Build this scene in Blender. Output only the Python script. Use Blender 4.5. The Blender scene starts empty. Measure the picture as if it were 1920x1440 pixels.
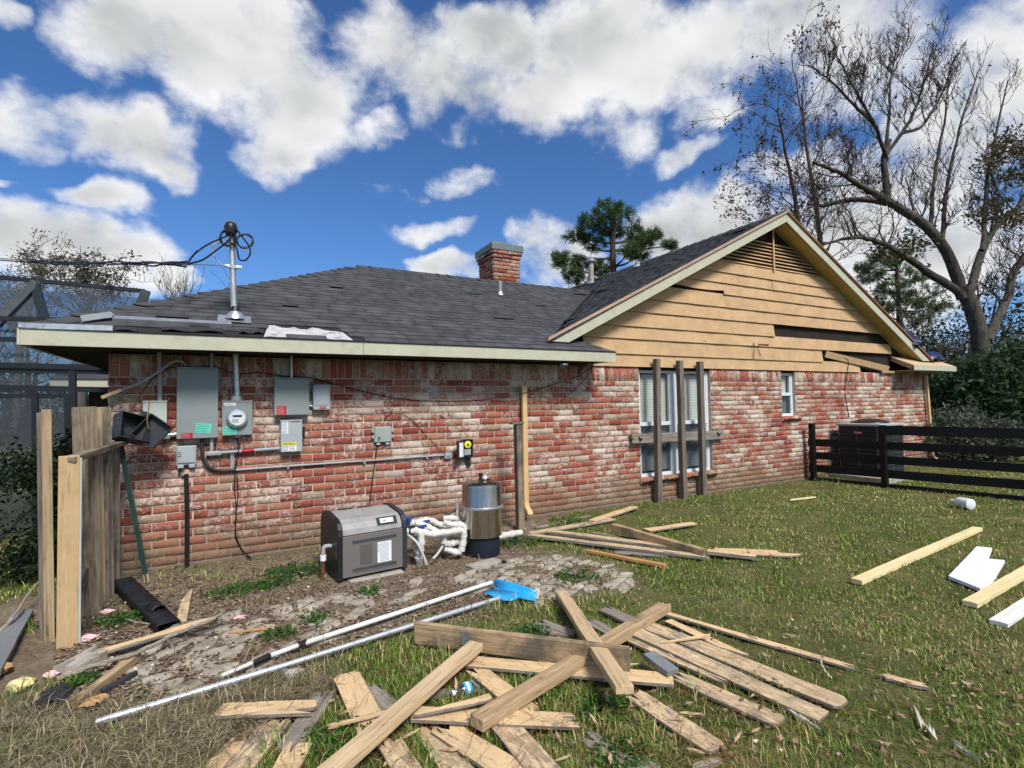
import bpy, bmesh, math, random
import numpy as np
from mathutils import Vector, Matrix
random.seed(7)
RNG = np.random.default_rng(11)
scene = bpy.context.scene
COL = scene.collection

# ------------------------------------------------------------------ camera
CAM_H, CAM_D = 1.60, 6.2122          # eye height; distance from the brick wall (wall plane is Y = 0, X runs along it)
YAW, PITCH, ROLL = (math.radians(a) for a in (28.27, 2.16, 0.96))
FPX = 961.0                          # focal length in pixels of the 1920 px wide photograph
_F = Vector((math.sin(YAW)*math.cos(PITCH), math.cos(YAW)*math.cos(PITCH), math.sin(PITCH)))
_R = Vector((math.cos(YAW), -math.sin(YAW), 0.0))
_U = _R.cross(_F)
_R, _U = (math.cos(ROLL)*_R - math.sin(ROLL)*_U), (math.sin(ROLL)*_R + math.cos(ROLL)*_U)
EYE = Vector((0.0, -CAM_D, CAM_H))
cam = bpy.data.cameras.new('camera'); camo = bpy.data.objects.new('camera', cam); COL.objects.link(camo)
cam.sensor_width = 36.0; cam.lens = 36.0*FPX/1920.0
cam.clip_start = 0.05; cam.clip_end = 2000
camo.matrix_world = Matrix(((_R.x, _U.x, -_F.x, EYE.x), (_R.y, _U.y, -_F.y, EYE.y), (_R.z, _U.z, -_F.z, EYE.z), (0, 0, 0, 1)))
scene.camera = camo
scene.render.resolution_x, scene.render.resolution_y = 1024, 768

def ray(px, py): return _F + _R*((px-960)/FPX) - _U*((py-720)/FPX)
def G(px, py, z=0.0):                # the point of a horizontal plane that the photo shows at that pixel
    d = ray(px, py); return EYE + d*((z-CAM_H)/d.z)
def Wp(px, py, Y=0.0):               # the point of a plane parallel to the wall
    d = ray(px, py); return EYE + d*((Y+CAM_D)/d.y)
def Dp(px, py, dist):                # the point at a given depth
    return EYE + ray(px, py)*dist

# ------------------------------------------------------------------ light and sky
SUN_EL, SUN_AZ = math.radians(48), math.radians(178)     # azimuth from +Y towards +X
EXPOSURE = 0.50
SKY_STRENGTH = 0.088
scene.view_settings.view_transform = 'Standard'; scene.view_settings.look = 'None'
scene.view_settings.exposure = EXPOSURE; scene.view_settings.gamma = 1.0
sun = bpy.data.lights.new('sun', 'SUN'); suno = bpy.data.objects.new('sun', sun); COL.objects.link(suno)
sun.energy = 3.5; sun.angle = math.radians(16); sun.color = (1.0, 0.95, 0.87)
_sd = Vector((math.sin(SUN_AZ)*math.cos(SUN_EL), math.cos(SUN_AZ)*math.cos(SUN_EL), math.sin(SUN_EL)))
suno.rotation_euler = _sd.to_track_quat('Z', 'Y').to_euler(); suno.location = (20, -20, 30)

# clouds: pixel centre, half width, half height, strength (turned into azimuth and elevation)
CLOUDS = [(230,40,130,120,1),(430,90,190,150,1.1),(560,180,110,120,1),(525,275,42,70,.75),(110,215,120,50,.7),(240,275,150,75,1),(330,300,62,58,.9),(40,240,90,50,.65),
 (720,110,110,105,.85),(830,170,120,85,1),(930,90,110,75,1),(1000,190,150,70,.95),(1130,90,170,115,1),(1270,110,170,100,1),(1430,50,210,110,1),(1620,90,220,150,1),(1820,190,220,190,1),(1720,340,190,130,.95),
 (1330,210,95,45,.85),(1280,285,72,34,.8),(1165,235,55,60,.45),(690,245,70,30,.5),(735,355,46,15,.30),(855,340,66,16,.28),(800,437,62,28,.62),(165,385,90,36,.95),(90,465,190,68,1.05),(230,492,120,52,1),(310,530,75,30,.95),
 (850,508,70,24,.95),(1010,455,65,52,.9),(1060,490,90,55,.9),(1250,420,95,68,1.05),(1350,440,110,70,1),(1570,440,180,95,.95),(1740,500,260,150,.95),(10,25,50,40,.7),(0,352,28,9,.6),(1500,330,120,60,.6)]
world = bpy.data.worlds.new('World'); scene.world = world; world.use_nodes = True
def build_world():
    nt = world.node_tree; nt.nodes.clear(); N = nt.nodes.new; L = nt.links.new
    def math_(op, a, b=None, c=None):
        n = N('ShaderNodeMath'); n.operation = op
        for i, v in enumerate((a, b, c)):
            if v is None: continue
            if isinstance(v, (int, float)): n.inputs[i].default_value = v
            else: L(v, n.inputs[i])
        return n.outputs[0]
    def smooth(x, lo, hi):
        n = N('ShaderNodeMapRange'); n.interpolation_type = 'SMOOTHSTEP'
        L(x, n.inputs[0]); n.inputs[1].default_value = lo; n.inputs[2].default_value = hi
        return n.outputs[0]
    tc = N('ShaderNodeTexCoord'); sep = N('ShaderNodeSeparateXYZ'); L(tc.outputs['Generated'], sep.inputs[0])
    az = math_('ARCTAN2', sep.outputs[0], sep.outputs[1]); el = math_('ARCSINE', sep.outputs[2])
    def noise(vec, scale, detail, rough=.55):
        n = N('ShaderNodeTexNoise'); n.inputs['Scale'].default_value = scale; n.inputs['Detail'].default_value = detail; n.inputs['Roughness'].default_value = rough
        L(vec, n.inputs['Vector']); return n.outputs['Fac']
    # billows: stretch a little along the horizon
    mp = N('ShaderNodeMapping'); mp.inputs['Scale'].default_value = (1, 1, 1.35); L(tc.outputs['Generated'], mp.inputs[0])
    fb = noise(mp.outputs[0], 5.5, 9, .58)
    mp2 = N('ShaderNodeMapping'); mp2.inputs['Scale'].default_value = (1, 1, 1.35); mp2.inputs['Location'].default_value = (.012, -.012, -.055); L(tc.outputs['Generated'], mp2.inputs[0])
    fb2 = noise(mp2.outputs[0], 5.5, 3, .5)
    # warped direction for the outlines
    cmb = N('ShaderNodeCombineXYZ'); L(az, cmb.inputs[0]); L(el, cmb.inputs[1])
    nw = N('ShaderNodeTexNoise'); nw.inputs['Scale'].default_value = 7; nw.inputs['Detail'].default_value = 4; L(tc.outputs['Generated'], nw.inputs['Vector'])
    w1 = N('ShaderNodeVectorMath'); w1.operation = 'SUBTRACT'; L(nw.outputs['Color'], w1.inputs[0]); w1.inputs[1].default_value = (.5, .5, .5)
    w2 = N('ShaderNodeVectorMath'); w2.operation = 'MULTIPLY_ADD'; L(w1.outputs[0], w2.inputs[0]); w2.inputs[1].default_value = (.20, .15, 0); L(cmb.outputs[0], w2.inputs[2])
    field = None
    for (px, py, rx, ry, s) in CLOUDS:
        d = ray(px, py).normalized(); a = math.atan2(d.x, d.y); e = math.asin(d.z)
        d1 = ray(px+rx, py).normalized(); d2 = ray(px, py-ry).normalized()
        ra = .92*max(.01, abs(math.atan2(d1.x, d1.y)-a)); re = .90*max(.008, abs(math.asin(d2.z)-e))
        v = N('ShaderNodeVectorMath'); v.operation = 'SUBTRACT'; L(w2.outputs[0], v.inputs[0]); v.inputs[1].default_value = (a, e, 0)
        m = N('ShaderNodeVectorMath'); m.operation = 'MULTIPLY'; L(v.outputs[0], m.inputs[0]); m.inputs[1].default_value = (1/ra, 1/re, 0)
        dt = N('ShaderNodeVectorMath'); dt.operation = 'DOT_PRODUCT'; L(m.outputs[0], dt.inputs[0]); L(m.outputs[0], dt.inputs[1])
        f = math_('MULTIPLY_ADD', dt.outputs['Value'], -.62*s, s)
        field = f if field is None else math_('SMOOTH_MAX', field, f, .12)
    # the rest of the dome carries on with the same broken cumulus
    big = noise(mp.outputs[0], 1.7, 3, .5)
    rest = math_('MULTIPLY_ADD', big, 4.0, -1.75)
    inaz = math_('SUBTRACT', 1.0, smooth(math_('ABSOLUTE', math_('SUBTRACT', az, .49)), .85, 1.15))
    inel = math_('SUBTRACT', 1.0, smooth(el, .62, .85))
    inside = math_('MULTIPLY', inaz, inel)
    mix = N('ShaderNodeMix'); L(inside, mix.inputs[0]); L(rest, mix.inputs[2]); L(math_('MAXIMUM', field, -1.2), mix.inputs[3])
    fhi = noise(mp.outputs[0], 19, 6, .62)
    fld = math_('MULTIPLY_ADD', math_('SUBTRACT', fhi, .5), 1.15, math_('MULTIPLY_ADD', math_('SUBTRACT', fb, .5), 2.7, mix.outputs[0]))
    dens = smooth(fld, -.06, .95)
    low = noise(mp.outputs[0], 3.1, 3, .5)
    thick = math_('MULTIPLY', smooth(math_('MULTIPLY_ADD', math_('SUBTRACT', fb, .5), .9, mix.outputs[0]), .28, 1.0), smooth(low, .22, .55))
    relief = smooth(math_('SUBTRACT', fb, fb2), -.12, .12)
    shade = math_('MULTIPLY', thick, math_('MULTIPLY_ADD', relief, -.45, 1.0))
    cc = N('ShaderNodeMix'); cc.data_type = 'RGBA'; L(shade, cc.inputs[0])
    cc.inputs[6].default_value = (8.0, 8.05, 8.1, 1); cc.inputs[7].default_value = (3.9, 4.1, 4.2, 1)
    sky = N('ShaderNodeTexSky'); sky.sky_type = 'NISHITA'; sky.sun_disc = False
    sky.sun_elevation = SUN_EL; sky.sun_rotation = SUN_AZ
    sky.altitude = 0; sky.air_density = 1.0; sky.dust_density = .35; sky.ozone_density = 3.0
    sk = N('ShaderNodeMix'); sk.data_type = 'RGBA'; sk.blend_type = 'MULTIPLY'; sk.inputs[0].default_value = 1; L(sky.outputs[0], sk.inputs[6]); sk.inputs[7].default_value = (.48, .74, 1.06, 1)
    fin = N('ShaderNodeMix'); fin.data_type = 'RGBA'; L(dens, fin.inputs[0]); L(sk.outputs[2], fin.inputs[6]); L(cc.outputs[2], fin.inputs[7])
    bg = N('ShaderNodeBackground'); bg.inputs[1].default_value = SKY_STRENGTH; L(fin.outputs[2], bg.inputs[0])
    out = N('ShaderNodeOutputWorld'); L(bg.outputs[0], out.inputs[0])
    world.cycles.sampling_method = 'MANUAL'; world.cycles.sample_map_resolution = 512
build_world()
cy = scene.cycles
cy.use_denoising = True; cy.use_adaptive_sampling = True; cy.adaptive_threshold = .03
cy.max_bounces = 4; cy.diffuse_bounces = 2; cy.glossy_bounces = 2; cy.transmission_bounces = 3; cy.transparent_max_bounces = 8
cy.caustics_reflective = False; cy.caustics_refractive = False; cy.sample_clamp_indirect = 6

# ------------------------------------------------------------------ materials
MATS = {}
class NB:                            # small node builder
    def __init__(s, name, rough=.8, metal=0, spec=.3):
        m = bpy.data.materials.new(name); m.use_nodes = True; s.m = m; s.nt = m.node_tree; s.nt.nodes.clear()
        s.out = s.n('ShaderNodeOutputMaterial'); s.b = s.n('ShaderNodeBsdfPrincipled'); s.l(s.b.outputs[0], s.out.inputs[0])
        s.b.inputs['Roughness'].default_value = rough; s.b.inputs['Metallic'].default_value = metal; s.b.inputs['Specular IOR Level'].default_value = spec
        MATS[name] = m
    def n(s, t): return s.nt.nodes.new(t)
    def l(s, a, b): s.nt.links.new(a, b)
    def put(s, sock, v):
        if isinstance(v, (int, float)): sock.default_value = v
        elif isinstance(v, tuple): sock.default_value = v if len(v) == 4 else (*v, 1)
        else: s.l(v, sock)
    def math(s, op, a, b=0.0, clamp=False):
        n = s.n('ShaderNodeMath'); n.operation = op; n.use_clamp = clamp; s.put(n.inputs[0], a); s.put(n.inputs[1], b); return n.outputs[0]
    def coord(s, kind='Object', scale=(1, 1, 1), rnd=0):
        if kind == 'World': v = s.n('ShaderNodeNewGeometry').outputs['Position']
        else: v = s.n('ShaderNodeTexCoord').outputs[kind]
        m = s.n('ShaderNodeMapping'); m.inputs['Scale'].default_value = scale; s.l(v, m.inputs[0])
        if rnd:
            oi = s.n('ShaderNodeObjectInfo'); c = s.n('ShaderNodeCombineXYZ')
            r = s.math('MULTIPLY', oi.outputs['Random'], rnd)
            for i in range(3): s.l(r, c.inputs[i])
            s.l(c.outputs[0], m.inputs['Location'])
        return m.outputs[0]
    def noise(s, v, scale, detail=4, rough=.55, dist=0):
        n = s.n('ShaderNodeTexNoise'); s.l(v, n.inputs['Vector']); n.inputs['Scale'].default_value = scale
        n.inputs['Detail'].default_value = detail; n.inputs['Roughness'].default_value = rough; n.inputs['Distortion'].default_value = dist
        return n.outputs['Fac']
    def ramp(s, fac, stops, interp='LINEAR'):
        n = s.n('ShaderNodeValToRGB'); n.color_ramp.interpolation = interp; e = n.color_ramp.elements
        while len(e) < len(stops): e.new(.5)
        for k, (p, c) in zip(e, stops):
            k.position = p; k.color = (*c, 1) if len(c) == 3 else c
        s.l(fac, n.inputs[0]); return n.outputs[0]
    def step(s, fac, lo, hi):
        n = s.n('ShaderNodeMapRange'); n.interpolation_type = 'SMOOTHSTEP'; s.l(fac, n.inputs[0]); n.inputs[1].default_value = lo; n.inputs[2].default_value = hi; return n.outputs[0]
    def mix(s, fac, a, b, mode='MIX'):
        n = s.n('ShaderNodeMix'); n.data_type = 'RGBA'; n.blend_type = mode; s.put(n.inputs[0], fac); s.put(n.inputs[6], a); s.put(n.inputs[7], b); return n.outputs[2]
    def attr(s, name, out='Fac'):
        n = s.n('ShaderNodeAttribute'); n.attribute_name = name; return n.outputs[out]
    def color(s, c): s.put(s.b.inputs['Base Color'], c)
    def rough(s, r): s.put(s.b.inputs['Roughness'], r)
    def bump(s, h, dist=.004, strength=1.0):
        n = s.n('ShaderNodeBump'); n.inputs['Distance'].default_value = dist; n.inputs['Strength'].default_value = strength
        s.l(h, n.inputs['Height']); s.l(n.outputs[0], s.b.inputs['Normal'])

def plain(name, c, rough=.6, metal=0, var=.12, scale=6, spec=.3, bump=0, dirt=None):
    b = NB(name, rough, metal, spec); v = b.coord('Object', rnd=9)
    f = b.noise(v, scale, 5, .6)
    lo = tuple(x*(1-var) for x in c); hi = tuple(min(1, x*(1+var)) for x in c)
    col = b.ramp(f, [(.3, lo), (.7, hi)])
    if dirt:
        g = b.step(b.noise(v, scale*.7, 6, .7), .5, .72); col = b.mix(g, col, dirt)
    b.color(col)
    r = b.noise(v, scale*3, 3); b.rough(b.math('MULTIPLY_ADD', r, .25) if False else b.ramp(r, [(0, (max(0, rough-.12),)*3), (1, (min(1, rough+.12),)*3)]))
    if bump: b.bump(b.noise(v, scale*12, 4), bump)
    return b

def wood(name, c1, c2, dark, grain=1.0, paint=None, worn=.5, rough=.75, grey=None, split=None):
    """boards are modelled along local X; the grain runs with it"""
    b = NB(name, rough, 0, .25)
    v = b.coord('Object', (1.6, 26, 26), rnd=40); v2 = b.coord('Object', (1, 1, 1), rnd=17)
    g = b.noise(v, 1.6*grain, 6, .65, .6); g2 = b.noise(v, 5*grain, 4, .6)
    col = b.ramp(g, [(.28, dark), (.42, c1), (.68, c2)])
    col = b.mix(b.math('MULTIPLY', b.step(g2, .6, .78), .55), col, dark)
    kn = b.noise(b.coord('Object', (5, 14, 14), rnd=23), 1.3, 2)
    col = b.mix(b.math('MULTIPLY', b.step(kn, .72, .8), .7), col, tuple(x*.45 for x in dark))
    if grey:
        col = b.mix(b.step(b.noise(v2, 2.4, 5, .65), .47, .66), col, b.ramp(g2, [(.3, tuple(x*.55 for x in grey)), (.7, grey)]))
    if split:
        sx = b.n('ShaderNodeSeparateXYZ'); b.l(b.n('ShaderNodeTexCoord').outputs['Object'], sx.inputs[0])
        f = b.step(b.math('ADD', sx.outputs[0], b.math('MULTIPLY', b.noise(v2, 9, 3), .12)), .02, .10)
        col = b.mix(f, col, b.ramp(g, [(.3, tuple(x*.45 for x in split)), (.65, split)]))
    if paint:
        wv = b.noise(b.coord('Object', (3, 12, 12), rnd=11), 3.2, 7, .7)
        pf = b.step(wv, worn-.08, worn+.04)
        pc = b.ramp(b.noise(v2, 3.5, 5, .6), [(.3, tuple(x*.82 for x in paint)), (.7, tuple(min(1, x*1.1) for x in paint))])
        st = b.step(b.noise(b.coord('Object', (2, 20, 20), rnd=31), 1.6, 4), .62, .74)
        pc = b.mix(b.math('MULTIPLY', st, .45), pc, tuple(x*.4 for x in paint))
        col = b.mix(pf, pc, col)
    b.color(col); b.bump(b.math('ADD', g, b.math('MULTIPLY', g2, .6)), .0035, .8)
    return b

# --- house materials
def mk_brick():
    b = NB('brick', .88, 0, .2); v = b.coord('World')
    t = b.attr('tint')
    base = b.ramp(t, [(0, (.20, .046, .032)), (.16, (.275, .072, .048)), (.36, (.325, .100, .066)), (.52, (.35, .14, .086)), (.64, (.34, .18, .115)), (.74, (.335, .215, .15)), (.84, (.39, .29, .22)), (1, (.45, .37, .305))])
    base = b.mix(.5, base, b.ramp(b.noise(v, 55, 5, .7), [(.3, (.25, .25, .25)), (.7, (.78, .78, .78))]), 'OVERLAY')
    # mortar smear left on the face: own shape, ragged
    sm = b.noise(v, 24, 9, .74, .5); patch = b.noise(v, 1.7, 3)
    n = b.n('ShaderNodeMath'); n.operation = 'MULTIPLY_ADD'; b.l(patch, n.inputs[0]); n.inputs[1].default_value = .85; b.l(b.math('MULTIPLY', b.attr('smear'), .16), n.inputs[2])
    f = b.step(b.math('ADD', sm, b.math('SUBTRACT', n.outputs[0], .53)), .44, .60)
    fine = b.step(b.noise(v, 75, 5, .72), .38, .56)
    base = b.mix(b.math('MULTIPLY', f, b.math('ADD', b.math('MULTIPLY', fine, .62), .26), True), base, (.63, .54, .455))
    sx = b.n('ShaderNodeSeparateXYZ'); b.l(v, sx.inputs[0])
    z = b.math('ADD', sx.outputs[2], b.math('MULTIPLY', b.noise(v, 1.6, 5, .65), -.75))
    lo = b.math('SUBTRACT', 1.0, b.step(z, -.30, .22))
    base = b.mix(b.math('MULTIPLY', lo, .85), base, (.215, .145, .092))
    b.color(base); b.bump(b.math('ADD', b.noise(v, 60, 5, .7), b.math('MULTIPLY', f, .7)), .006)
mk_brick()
def mk_mortar():
    b = NB('mortar', .92, 0, .15); v = b.coord('World')
    c = b.ramp(b.noise(v, 14, 7, .7), [(.25, (.33, .275, .225)), (.5, (.50, .43, .36)), (.75, (.62, .54, .47))])
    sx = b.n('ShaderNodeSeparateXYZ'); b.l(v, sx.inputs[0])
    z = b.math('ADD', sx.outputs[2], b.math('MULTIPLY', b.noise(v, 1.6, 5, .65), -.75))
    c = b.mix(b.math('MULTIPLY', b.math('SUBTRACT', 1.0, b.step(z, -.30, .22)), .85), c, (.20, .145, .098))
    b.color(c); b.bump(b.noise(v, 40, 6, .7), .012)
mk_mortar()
def mk_shingle():
    b = NB('shingle', .9, 0, .22); v = b.coord('World')
    t = b.attr('tint')
    c = b.ramp(t, [(0, (.050, .051, .057)), (.35, (.058, .059, .066)), (.7, (.067, .068, .076)), (1, (.080, .081, .090))])
    c = b.mix(.6, c, b.ramp(b.noise(v, 160, 3, .7), [(.3, (.3, .3, .3)), (.72, (.78, .78, .78))]), 'OVERLAY')
    c = b.mix(b.math('MULTIPLY', b.step(b.noise(v, 1.3, 5), .52, .75), .35), c, (.085, .08, .075))
    b.color(c); b.bump(b.noise(v, 220, 3, .7), .003)
mk_shingle()
plain('fascia_paint', (.44, .435, .335), .6, var=.07, scale=9, bump=.0015, dirt=(.37, .36, .27))
plain('soffit_paint', (.36, .27, .10), .75, var=.08, scale=4)
plain('trim_pink', (.40, .27, .20), .7, var=.15)
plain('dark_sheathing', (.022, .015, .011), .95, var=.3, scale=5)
plain('underlayment', (.44, .43, .43), .85, var=.2, scale=14, bump=.004, dirt=(.14, .13, .13))
plain('felt', (.018, .018, .019), .9, var=.3, scale=10, bump=.004)
plain('soiled_footing', (.15, .115, .082), .95, var=.3, scale=7, bump=.006, dirt=(.09, .066, .046))
plain('concrete', (.34, .31, .27), .9, var=.25, scale=8, bump=.005, dirt=(.2, .16, .11))
plain('galvanized', (.52, .54, .55), .42, .85, var=.14, scale=18, dirt=(.36, .37, .38))
plain('sheet_aluminium', (.62, .64, .65), .36, .9, var=.1, scale=9, dirt=(.4, .4, .4))
plain('chimney_cap', (.16, .19, .19), .5, .4, var=.12)
plain('window_vinyl', (.60, .635, .67), .4, var=.04)
plain('blind_slat', (.50, .52, .48), .6, var=.08)
plain('dark_brick', (.055, .030, .024), .9, var=.4, scale=9)  # plain dark red-brown brick of the rear wing wall
plain('chimney_mortar', (.20, .15, .12), .9, var=.2)
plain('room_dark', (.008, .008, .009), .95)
plain('panel_enamel', (.215, .25, .25), .45, var=.05, scale=3, spec=.4, dirt=(.19, .22, .22))
plain('pale_enamel', (.40, .44, .40), .5, var=.06, scale=4, dirt=(.3, .32, .27))
plain('box_plastic', (.33, .37, .39), .5, var=.05, scale=5)
plain('sage_plastic', (.29, .33, .30), .55, var=.06)
plain('conduit_grey', (.30, .325, .345), .5, var=.08, scale=7, dirt=(.22, .22, .21))
plain('black_plastic', (.010, .011, .014), .42, var=.25, spec=.4)
plain('charcoal_plastic', (.028, .032, .038), .5, var=.2, scale=5)
plain('black_cable', (.008, .008, .010), .5)
plain('fence_black', (.0045, .0045, .005), .55, var=.3, spec=.25)
plain('pvc_white', (.60, .59, .55), .38, var=.1, scale=12, dirt=(.36, .32, .25))
plain('valve_blue', (.02, .05, .22), .4)
plain('heater_grey', (.135, .127, .12), .5, var=.06, scale=5, spec=.35)
plain('heater_lid', (.30, .293, .288), .45, var=.1, scale=8, dirt=(.22, .205, .19))
plain('heater_patch', (.095, .088, .082), .5, var=.05)
plain('screen_lcd', (.62, .66, .62), .3)
plain('tank_base', (.012, .018, .028), .4, var=.2)
plain('rust', (.12, .045, .022), .85, var=.3, scale=14, bump=.002)
plain('downspout_tan', (.60, .40, .19), .5, var=.08, scale=5, dirt=(.5, .33, .16))
plain('tarp_blue', (.008, .018, .065), .38, var=.3, scale=3, spec=.5)
plain('skimmer_blue', (.025, .31, .66), .38, var=.07, scale=7)
plain('bristle', (.72, .72, .70), .8)
plain('pole_white', (.66, .67, .66), .35, var=.08, scale=6, dirt=(.5, .5, .48))
plain('pole_aluminium', (.58, .61, .64), .40, .6, var=.05, scale=3)
plain('white_foam', (.70, .75, .79), .7, var=.05, scale=8)
plain('bronze_frame', (.012, .015, .018), .42, var=.12)
plain('bronze_light', (.045, .053, .057), .45, var=.12)
plain('post_green', (.016, .045, .036), .55, var=.25, scale=9)
plain('insulation_pink', (.78, .48, .50), .95, var=.12, bump=.01)
plain('foam_yellow', (.72, .62, .30), .9, var=.15, bump=.01)
plain('shingle_scrap', (.035, .036, .040), .95, var=.6, scale=60, bump=.006)
plain('white_chip', (.55, .50, .42), .8)
plain('composite_grey', (.17, .18, .19), .7, var=.1)
plain('cardboard', (.42, .26, .12), .85, var=.15)
plain('jug_plastic', (.66, .72, .76), .35, var=.04)
plain('sticker_red', (.36, .010, .025), .5, var=.06)
plain('sticker_teal', (.13, .56, .42), .5, var=.05)
plain('sticker_white', (.70, .73, .76), .5, var=.05)
plain('sticker_yellow', (.62, .52, .02), .5, var=.05)
plain('print_dark', (.05, .055, .06), .6)
plain('print_pale_red', (.62, .26, .28), .6)
plain('print_teal_dark', (.03, .26, .21), .6)
plain('chrome_ring', (.75, .76, .76), .22, .9, var=.05)
plain('timer_yellow', (.66, .64, .04), .45, var=.05)
plain('tubing_grey', (.42, .43, .40), .5)
plain('copper_brown', (.20, .085, .03), .6)
plain('ac_grille', (.014, .017, .019), .5, var=.2)
plain('ac_wire', (.075, .085, .088), .5)
plain('ac_top', (.36, .40, .38), .5, var=.08)
plain('emblem_red', (.28, .012, .015), .45)
plain('emblem_white', (.75, .70, .70), .45)
def mk_stainless():
    b = NB('stainless', .24, 1.0, .5); v = b.coord('Object', (1, 1, .12))
    c = b.ramp(b.noise(v, 9, 6, .6), [(.3, (.30, .28, .24)), (.7, (.50, .47, .42))]); b.color(c)
    b.rough(b.ramp(b.noise(v, 14, 5, .65), [(.3, (.16,)*3), (.75, (.36,)*3)]))
mk_stainless()
def mk_glass(name, tint, fac, rough=.03):
    b = NB(name, rough); nt = b.nt
    tr = b.n('ShaderNodeBsdfTransparent'); tr.inputs[0].default_value = (*tint, 1)
    gl = b.n('ShaderNodeBsdfGlossy'); gl.inputs['Roughness'].default_value = rough
    lw = b.n('ShaderNodeLayerWeight'); lw.inputs[0].default_value = .5
    fr = b.math('ADD', b.math('MULTIPLY', b.math('POWER', lw.outputs['Facing'], 4.0), .7*fac), .04*fac)
    m = b.n('ShaderNodeMixShader'); b.l(fr, m.inputs[0]); b.l(tr.outputs[0], m.inputs[1]); b.l(gl.outputs[0], m.inputs[2])
    b.l(m.outputs[0], b.out.inputs[0])
mk_glass('window_glass', (.92, .94, .94), 1.0)
mk_glass('bottle_plastic', (.88, .93, .96), 2.0, .08)
def mk_screen():
    b = NB('screen_mesh', .8)
    tr = b.n('ShaderNodeBsdfTransparent'); tr.inputs[0].default_value = (.80, .84, .88, 1)
    df = b.n('ShaderNodeBsdfDiffuse'); df.inputs[0].default_value = (.065, .075, .09, 1)
    m = b.n('ShaderNodeMixShader'); m.inputs[0].default_value = .42; b.l(tr.outputs[0], m.inputs[1]); b.l(df.outputs[0], m.inputs[2]); b.l(m.outputs[0], b.out.inputs[0])
mk_screen()
# --- woods
TANP = (.62, .44, .245)
wood('siding_tan', (.36, .25, .145), (.46, .335, .20), (.16, .10, .055), 1.0, paint=(.50, .33, .18), worn=.63, rough=.7)
wood('plank_tan', (.40, .30, .19), (.52, .40, .27), (.17, .11, .07), 1, paint=TANP, worn=.60)
wood('plank_stained', (.36, .27, .17), (.50, .38, .25), (.13, .09, .06), 1, paint=(.62, .46, .27), worn=.50, grey=(.20, .18, .16))
wood('plank_half', (.40, .30, .19), (.55, .42, .28), (.17, .11, .07), 1, paint=TANP, worn=.62, split=(.21, .19, .165))
wood('plank_grey', (.17, .145, .12), (.31, .28, .24), (.05, .04, .034), 1.1)
wood('post_grey', (.12, .095, .075), (.225, .19, .16), (.04, .032, .026), 1.0)
wood('picket_weathered', (.15, .115, .078), (.30, .245, .175), (.04, .03, .022), 1.3, grey=(.11, .098, .085))
wood('picket_pale', (.28, .205, .12), (.42, .32, .20), (.08, .055, .035), 1.2)
wood('beam_wood', (.33, .225, .125), (.48, .355, .215), (.10, .065, .038), 1.2, grey=(.16, .13, .09))
wood('beam_pale', (.46, .325, .19), (.60, .45, .28), (.17, .11, .06), 1.2)
wood('lumber_new', (.66, .54, .29), (.74, .63, .37), (.52, .38, .17), 1.0)
wood('lumber_white', (.66, .66, .60), (.74, .75, .72), (.55, .52, .40), 1.0)
wood('orange_wood', (.42, .22, .085), (.50, .28, .12), (.25, .12, .045), 1.0)
wood('stick_bark', (.20, .17, .13), (.42, .38, .30), (.07, .055, .04), 2.0)
wood('post_tan', (.42, .30, .17), (.52, .38, .22), (.12, .085, .05), .8, paint=(.47, .32, .165), worn=.56)

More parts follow.
